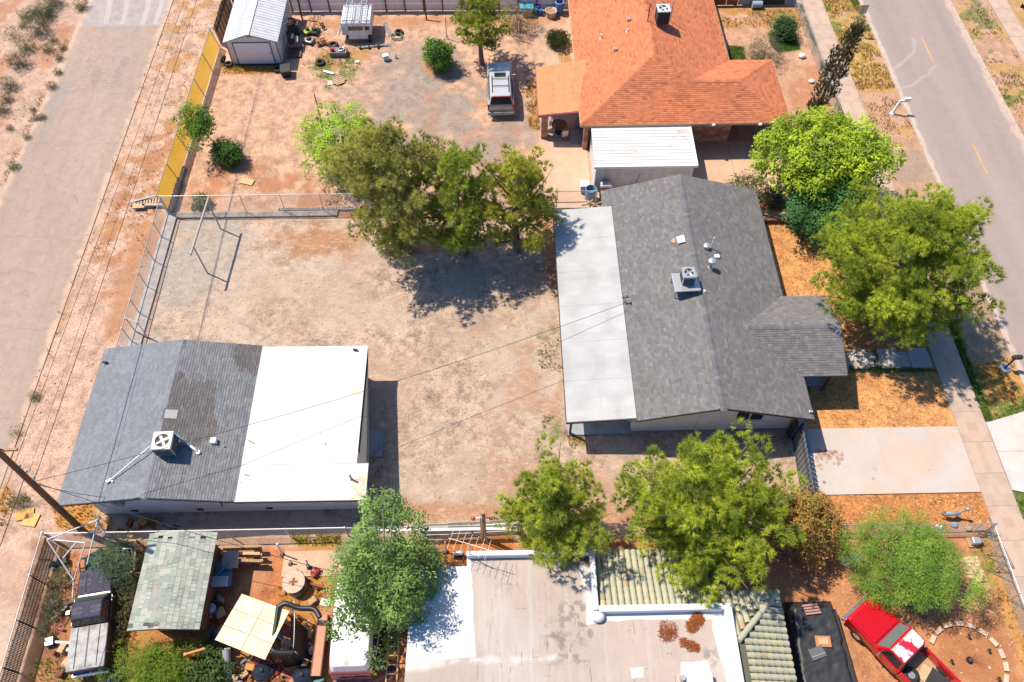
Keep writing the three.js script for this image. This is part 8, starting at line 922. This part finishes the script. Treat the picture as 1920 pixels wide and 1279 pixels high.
// roadside desert shrubs
{
  const spots = [[50, 30, 0.5, 0], [66, 22, 0.45, 0], [84, 30, 0.75, 0], [92, 20, 0.6, 0], [73, 55, 0.85, 1], [44, 48, 0.3, 0], [25, 65, 0.6, 2], [52, 88, 0.6, 0], [38, 118, 0.75, 1], [90, 92, 0.4, 0], [100, 75, 0.35, 0], [18, 160, 0.6, 1], [5, 205, 0.55, 1], [14, 185, 0.4, 1], [80, 220, 0.28, 0], [68, 222, 0.25, 0], [98, 162, 0.35, 0], [110, 136, 0.3, 0], [113, 108, 0.35, 1], [118, 90, 0.3, 1], [155, 12, 0.5, 0], [100, 3, 0.8, 1], [52, 257, 0.25, 0], [27, 312, 0.35, 0], [66, 743, 0.3, 1], [35, 812, 0.35, 2], [40, 938, 0.45, 0], [62, 205, 0.22, 0], [20, 240, 0.25, 1]];
  const protos = [[[0.07, 0.11, 0.03], [0.13, 0.17, 0.05]], [[0.08, 0.09, 0.035], [0.15, 0.15, 0.06]], [[0.2, 0.18, 0.05], [0.32, 0.28, 0.09]]].map((cols, i) => broad('desert_shrub', ['small green desert shrub on the dirt verge of back road', 'dusky olive desert shrub on the dirt verge of back road', 'dry straw-coloured desert tuft on the dirt verge of back road'][i], V(0, 0, 0), 1.5, 1, 0.6, { seed: 300 + i, n: 36, puff: 0.4, dens: 48, cols, tr: 0.04, ry: 0.75, stems: 5, kind: i === 2 ? 'tuft' : 'sage', cat: 'shrub', group: 'desert shrubs along the back road' }));
  const first = [true, true, true]; for (const [x, y, s, k] of spots) { const p = G(x, y + s * 8); if (first[k]) { protos[k].position.copy(p); protos[k].scale.setScalar(s); first[k] = false; } else dup(protos[k], p, x * 1.7, null, s); }
}
// grass and weeds, uncountable
function grass(name, label, areas, cols, seed, h = 1) {
  const r = rng(seed), L = []; for (const [poly, n, thr] of areas) { const xs = poly.map(p => p[0]), zs = poly.map(p => p[1]), x0 = Math.min(...xs), x1 = Math.max(...xs), z0 = Math.min(...zs), z1 = Math.max(...zs); for (let i = 0; i < n; i++) { const x = x0 + r() * (x1 - x0), z = z0 + r() * (z1 - z0); let ins = false; for (let a = 0, b = poly.length - 1; a < poly.length; b = a++) { const A = poly[a], B = poly[b]; if ((A[1] > z) !== (B[1] > z) && x < (B[0] - A[0]) * (z - A[1]) / (B[1] - A[1]) + A[0]) ins = !ins; } if (!ins || fbm(x * 1.1 + seed, z * 1.1, 3) < (thr || 0)) continue; L.push([x, z]); } }
  const g = GEO.tuft[seed % 3], im = new THREE.InstancedMesh(g, LM, L.length), m = new THREE.Matrix4(), q = new THREE.Quaternion(), e = new THREE.Euler(), c = new THREE.Color(); L.forEach(([x, z], i) => { e.set(0.3 * (r() - 0.5), r() * 6.28, 0.3 * (r() - 0.5)); q.setFromEuler(e); const s = h * (0.5 + 0.8 * r()); m.compose(V(x, 0.0, z), q, V(s, s * 0.8, s)); im.setMatrixAt(i, m); const t = r(), v = 0.8 + 0.4 * r(); im.setColorAt(i, c.setRGB(...cols[0].map((k, j) => (k + (cols[1][j] - k) * t) * v))); });
  im.name = numbered(name); im.castShadow = im.receiveShadow = true; im.userData = { kind: 'stuff', label, category: 'grass' }; scene.add(im);
}
const GR = [[0.1, 0.2, 0.03], [0.2, 0.32, 0.05]], STR = [[0.36, 0.23, 0.07], [0.55, 0.37, 0.13]], WD = [[0.17, 0.24, 0.06], [0.32, 0.38, 0.1]];
grass('green_grass', 'green grass edging the sidewalk, path and drive aprons', [[RC(27.08, 27.55, -3.5, 5.6), 1500, 0.35], [[[27.2, 5.2], [30.2, 4.2], [30.2, 4.8], [27.2, 5.7]], 700, 0.4], [PX(1585, 686, 1700, 689, 1760, 692, 1760, 697, 1600, 698), 600], [PX(1636, 657, 1650, 657, 1655, 700, 1640, 700), 260], [RC(27.1, 30.2, 10.3, 15), 2600], [PX(1440, 62, 1490, 62, 1500, 92, 1460, 98, 1445, 85), 2200], [PX(1366, 86, 1394, 88, 1400, 110, 1368, 110), 700], [RC(25.05, 25.35, -33, -21), 500, 0.5], [[[29.3, -36], [30.25, -36], [30.25, -28], [29.7, -29]], 800, 0.45], [RC(37.9, 40.2, -33, -20), 1600, 0.56]], GR, 401);
grass('dry_grass', 'straw-coloured dry grass on the street verges and yard edges', [[RC(27.1, 30.1, -36, -22.5), 3600, 0.4], [RC(27.3, 30.1, -23, -17.5), 900, 0.55], [[[27.8, 2], [30.1, 1.5], [30.1, 4], [27.8, 4.8]], 900, 0.4], [RC(37.9, 40.8, -33, -12), 1400, 0.52], [PX(415, 122, 530, 124, 535, 137, 420, 139), 500], [PX(985, 150, 1007, 150, 1012, 245, 990, 240), 500, 0.4], [PX(90, 935, 200, 945, 215, 990, 150, 1010, 105, 985), 600, 0.3], [PX(10, 905, 30, 940, 10, 985, -20, 985), 250], [PX(520, 1070, 640, 1060, 625, 1180, 530, 1180), 700, 0.45], [PX(230, 1185, 380, 1185, 640, 1240, 640, 1279, 230, 1279), 1500, 0.42], [RC(24.3, 25.4, 12, 20), 500, 0.4], [RC(-26.5, -22.8, -34, -7), 1600, 0.56], [RC(-34.7, -34.2, -35, -14), 500, 0.5], [RC(-27.4, -26.9, -35, 10), 300, 0.5], [RC(16.8, 25, -32.5, -30), 900, 0.45]], STR, 402);
grass('green_weeds', 'scattered green weeds in the yards and along fences', [[PX(565, 120, 640, 90, 680, 110, 655, 160, 610, 165), 1500, 0.46], [PX(1000, 620, 1050, 620, 1060, 700, 1010, 690), 420, 0.5], [PX(1015, 775, 1066, 785, 1100, 815, 1100, 845, 1020, 830), 700, 0.47], [PX(590, 70, 690, 80, 700, 105, 600, 140), 350, 0.5], [PX(540, 995, 640, 1000, 640, 1025, 560, 1022), 500, 0.35], [RC(-40, -34.4, -34, -16), 700, 0.58], [RC(-26.5, -22.8, -34, -10), 500, 0.6], [PX(1410, 20, 1490, 20, 1490, 60, 1440, 50), 600, 0.42], [PX(60, 1230, 180, 1250, 180, 1290, 50, 1290), 600, 0.4], [PX(230, 395, 330, 330, 300, 420, 250, 440), 260, 0.52], [PX(425, 118, 455, 118, 455, 130, 425, 130), 150], [RC(16.5, 25, 10, 11.7), 120, 0.55]], WD, 403, 0.9);
// ---------------------------------------------------------------- loose stones and bark chips lying on the ground
function scatter(name, label, geo, mat, areas, cols, seed, s0, s1, flat = 0.6) {
  const r = rng(seed), L = []; for (const [x0, x1, z0, z1, n] of areas) for (let i = 0; i < n; i++) L.push([x0 + r() * (x1 - x0), z0 + r() * (z1 - z0)]);
  const im = new THREE.InstancedMesh(geo, mat, L.length), m = new THREE.Matrix4(), q = new THREE.Quaternion(), e = new THREE.Euler(), c = new THREE.Color();
  L.forEach(([x, z], i) => { e.set((r() - 0.5) * 0.5, r() * 6.28, (r() - 0.5) * 0.5); q.setFromEuler(e); const s = s0 + (s1 - s0) * r() * r() * r(), y = (fbm(x * 0.5, z * 0.5, 3) - 1.0) * 0.05; m.compose(V(x, y + s * 0.2, z), q, V(s, s * flat, s * (0.7 + 0.5 * r()))); im.setMatrixAt(i, m); const k = cols[Math.floor(r() * cols.length)], v = 0.75 + 0.5 * r(); im.setColorAt(i, c.setRGB(k[0] * v, k[1] * v, k[2] * v)); });
  im.name = numbered(name); im.castShadow = im.receiveShadow = true; im.userData = { kind: 'stuff', label, category: name.replace('_', ' ') }; scene.add(im);
}
const stoneGeo = new THREE.IcosahedronGeometry(1, 0), chipGeo = new THREE.BoxGeometry(2, 0.5, 0.8), stoneMat = new THREE.MeshStandardMaterial({ color: 0xffffff, roughness: 0.95 });
scatter('yard_gravel', 'loose pale gravel stones spread over the big back yard', stoneGeo, stoneMat, [[-21.5, 7, -10.2, 11, 15000], [7, 15.5, 6.2, 11, 2200]], [[0.5, 0.38, 0.29], [0.6, 0.5, 0.41], [0.38, 0.27, 0.2], [0.34, 0.28, 0.24]], 501, 0.018, 0.06);
scatter('loose_stones', 'loose stones strewn on the bare dirt verges and yards', stoneGeo, stoneMat, [[-42, -34.4, -35, 12, 2600], [-27, -22.7, -35, 11, 2600], [-21.8, 2.6, -32, -11.2, 3600], [27.1, 30.2, -35, 5, 900], [37.8, 40.9, -34, -12, 700], [16.8, 24.5, -32, -17, 900], [-22.8, 25, 12.2, 20, 3000]], [[0.55, 0.38, 0.28], [0.4, 0.22, 0.14], [0.62, 0.5, 0.4], [0.3, 0.17, 0.11]], 502, 0.02, 0.08);
scatter('bark_chips', 'orange bark chips covering the front yard beds', chipGeo, stoneMat, [[16.4, 25.3, -9.1, 5.8, 16000], [16.4, 25.3, 9.95, 11.75, 2600]], [[0.66, 0.33, 0.12], [0.52, 0.22, 0.065], [0.74, 0.45, 0.2], [0.3, 0.11, 0.035]], 503, 0.022, 0.06, 0.8);
renderer.render(scene, camera);
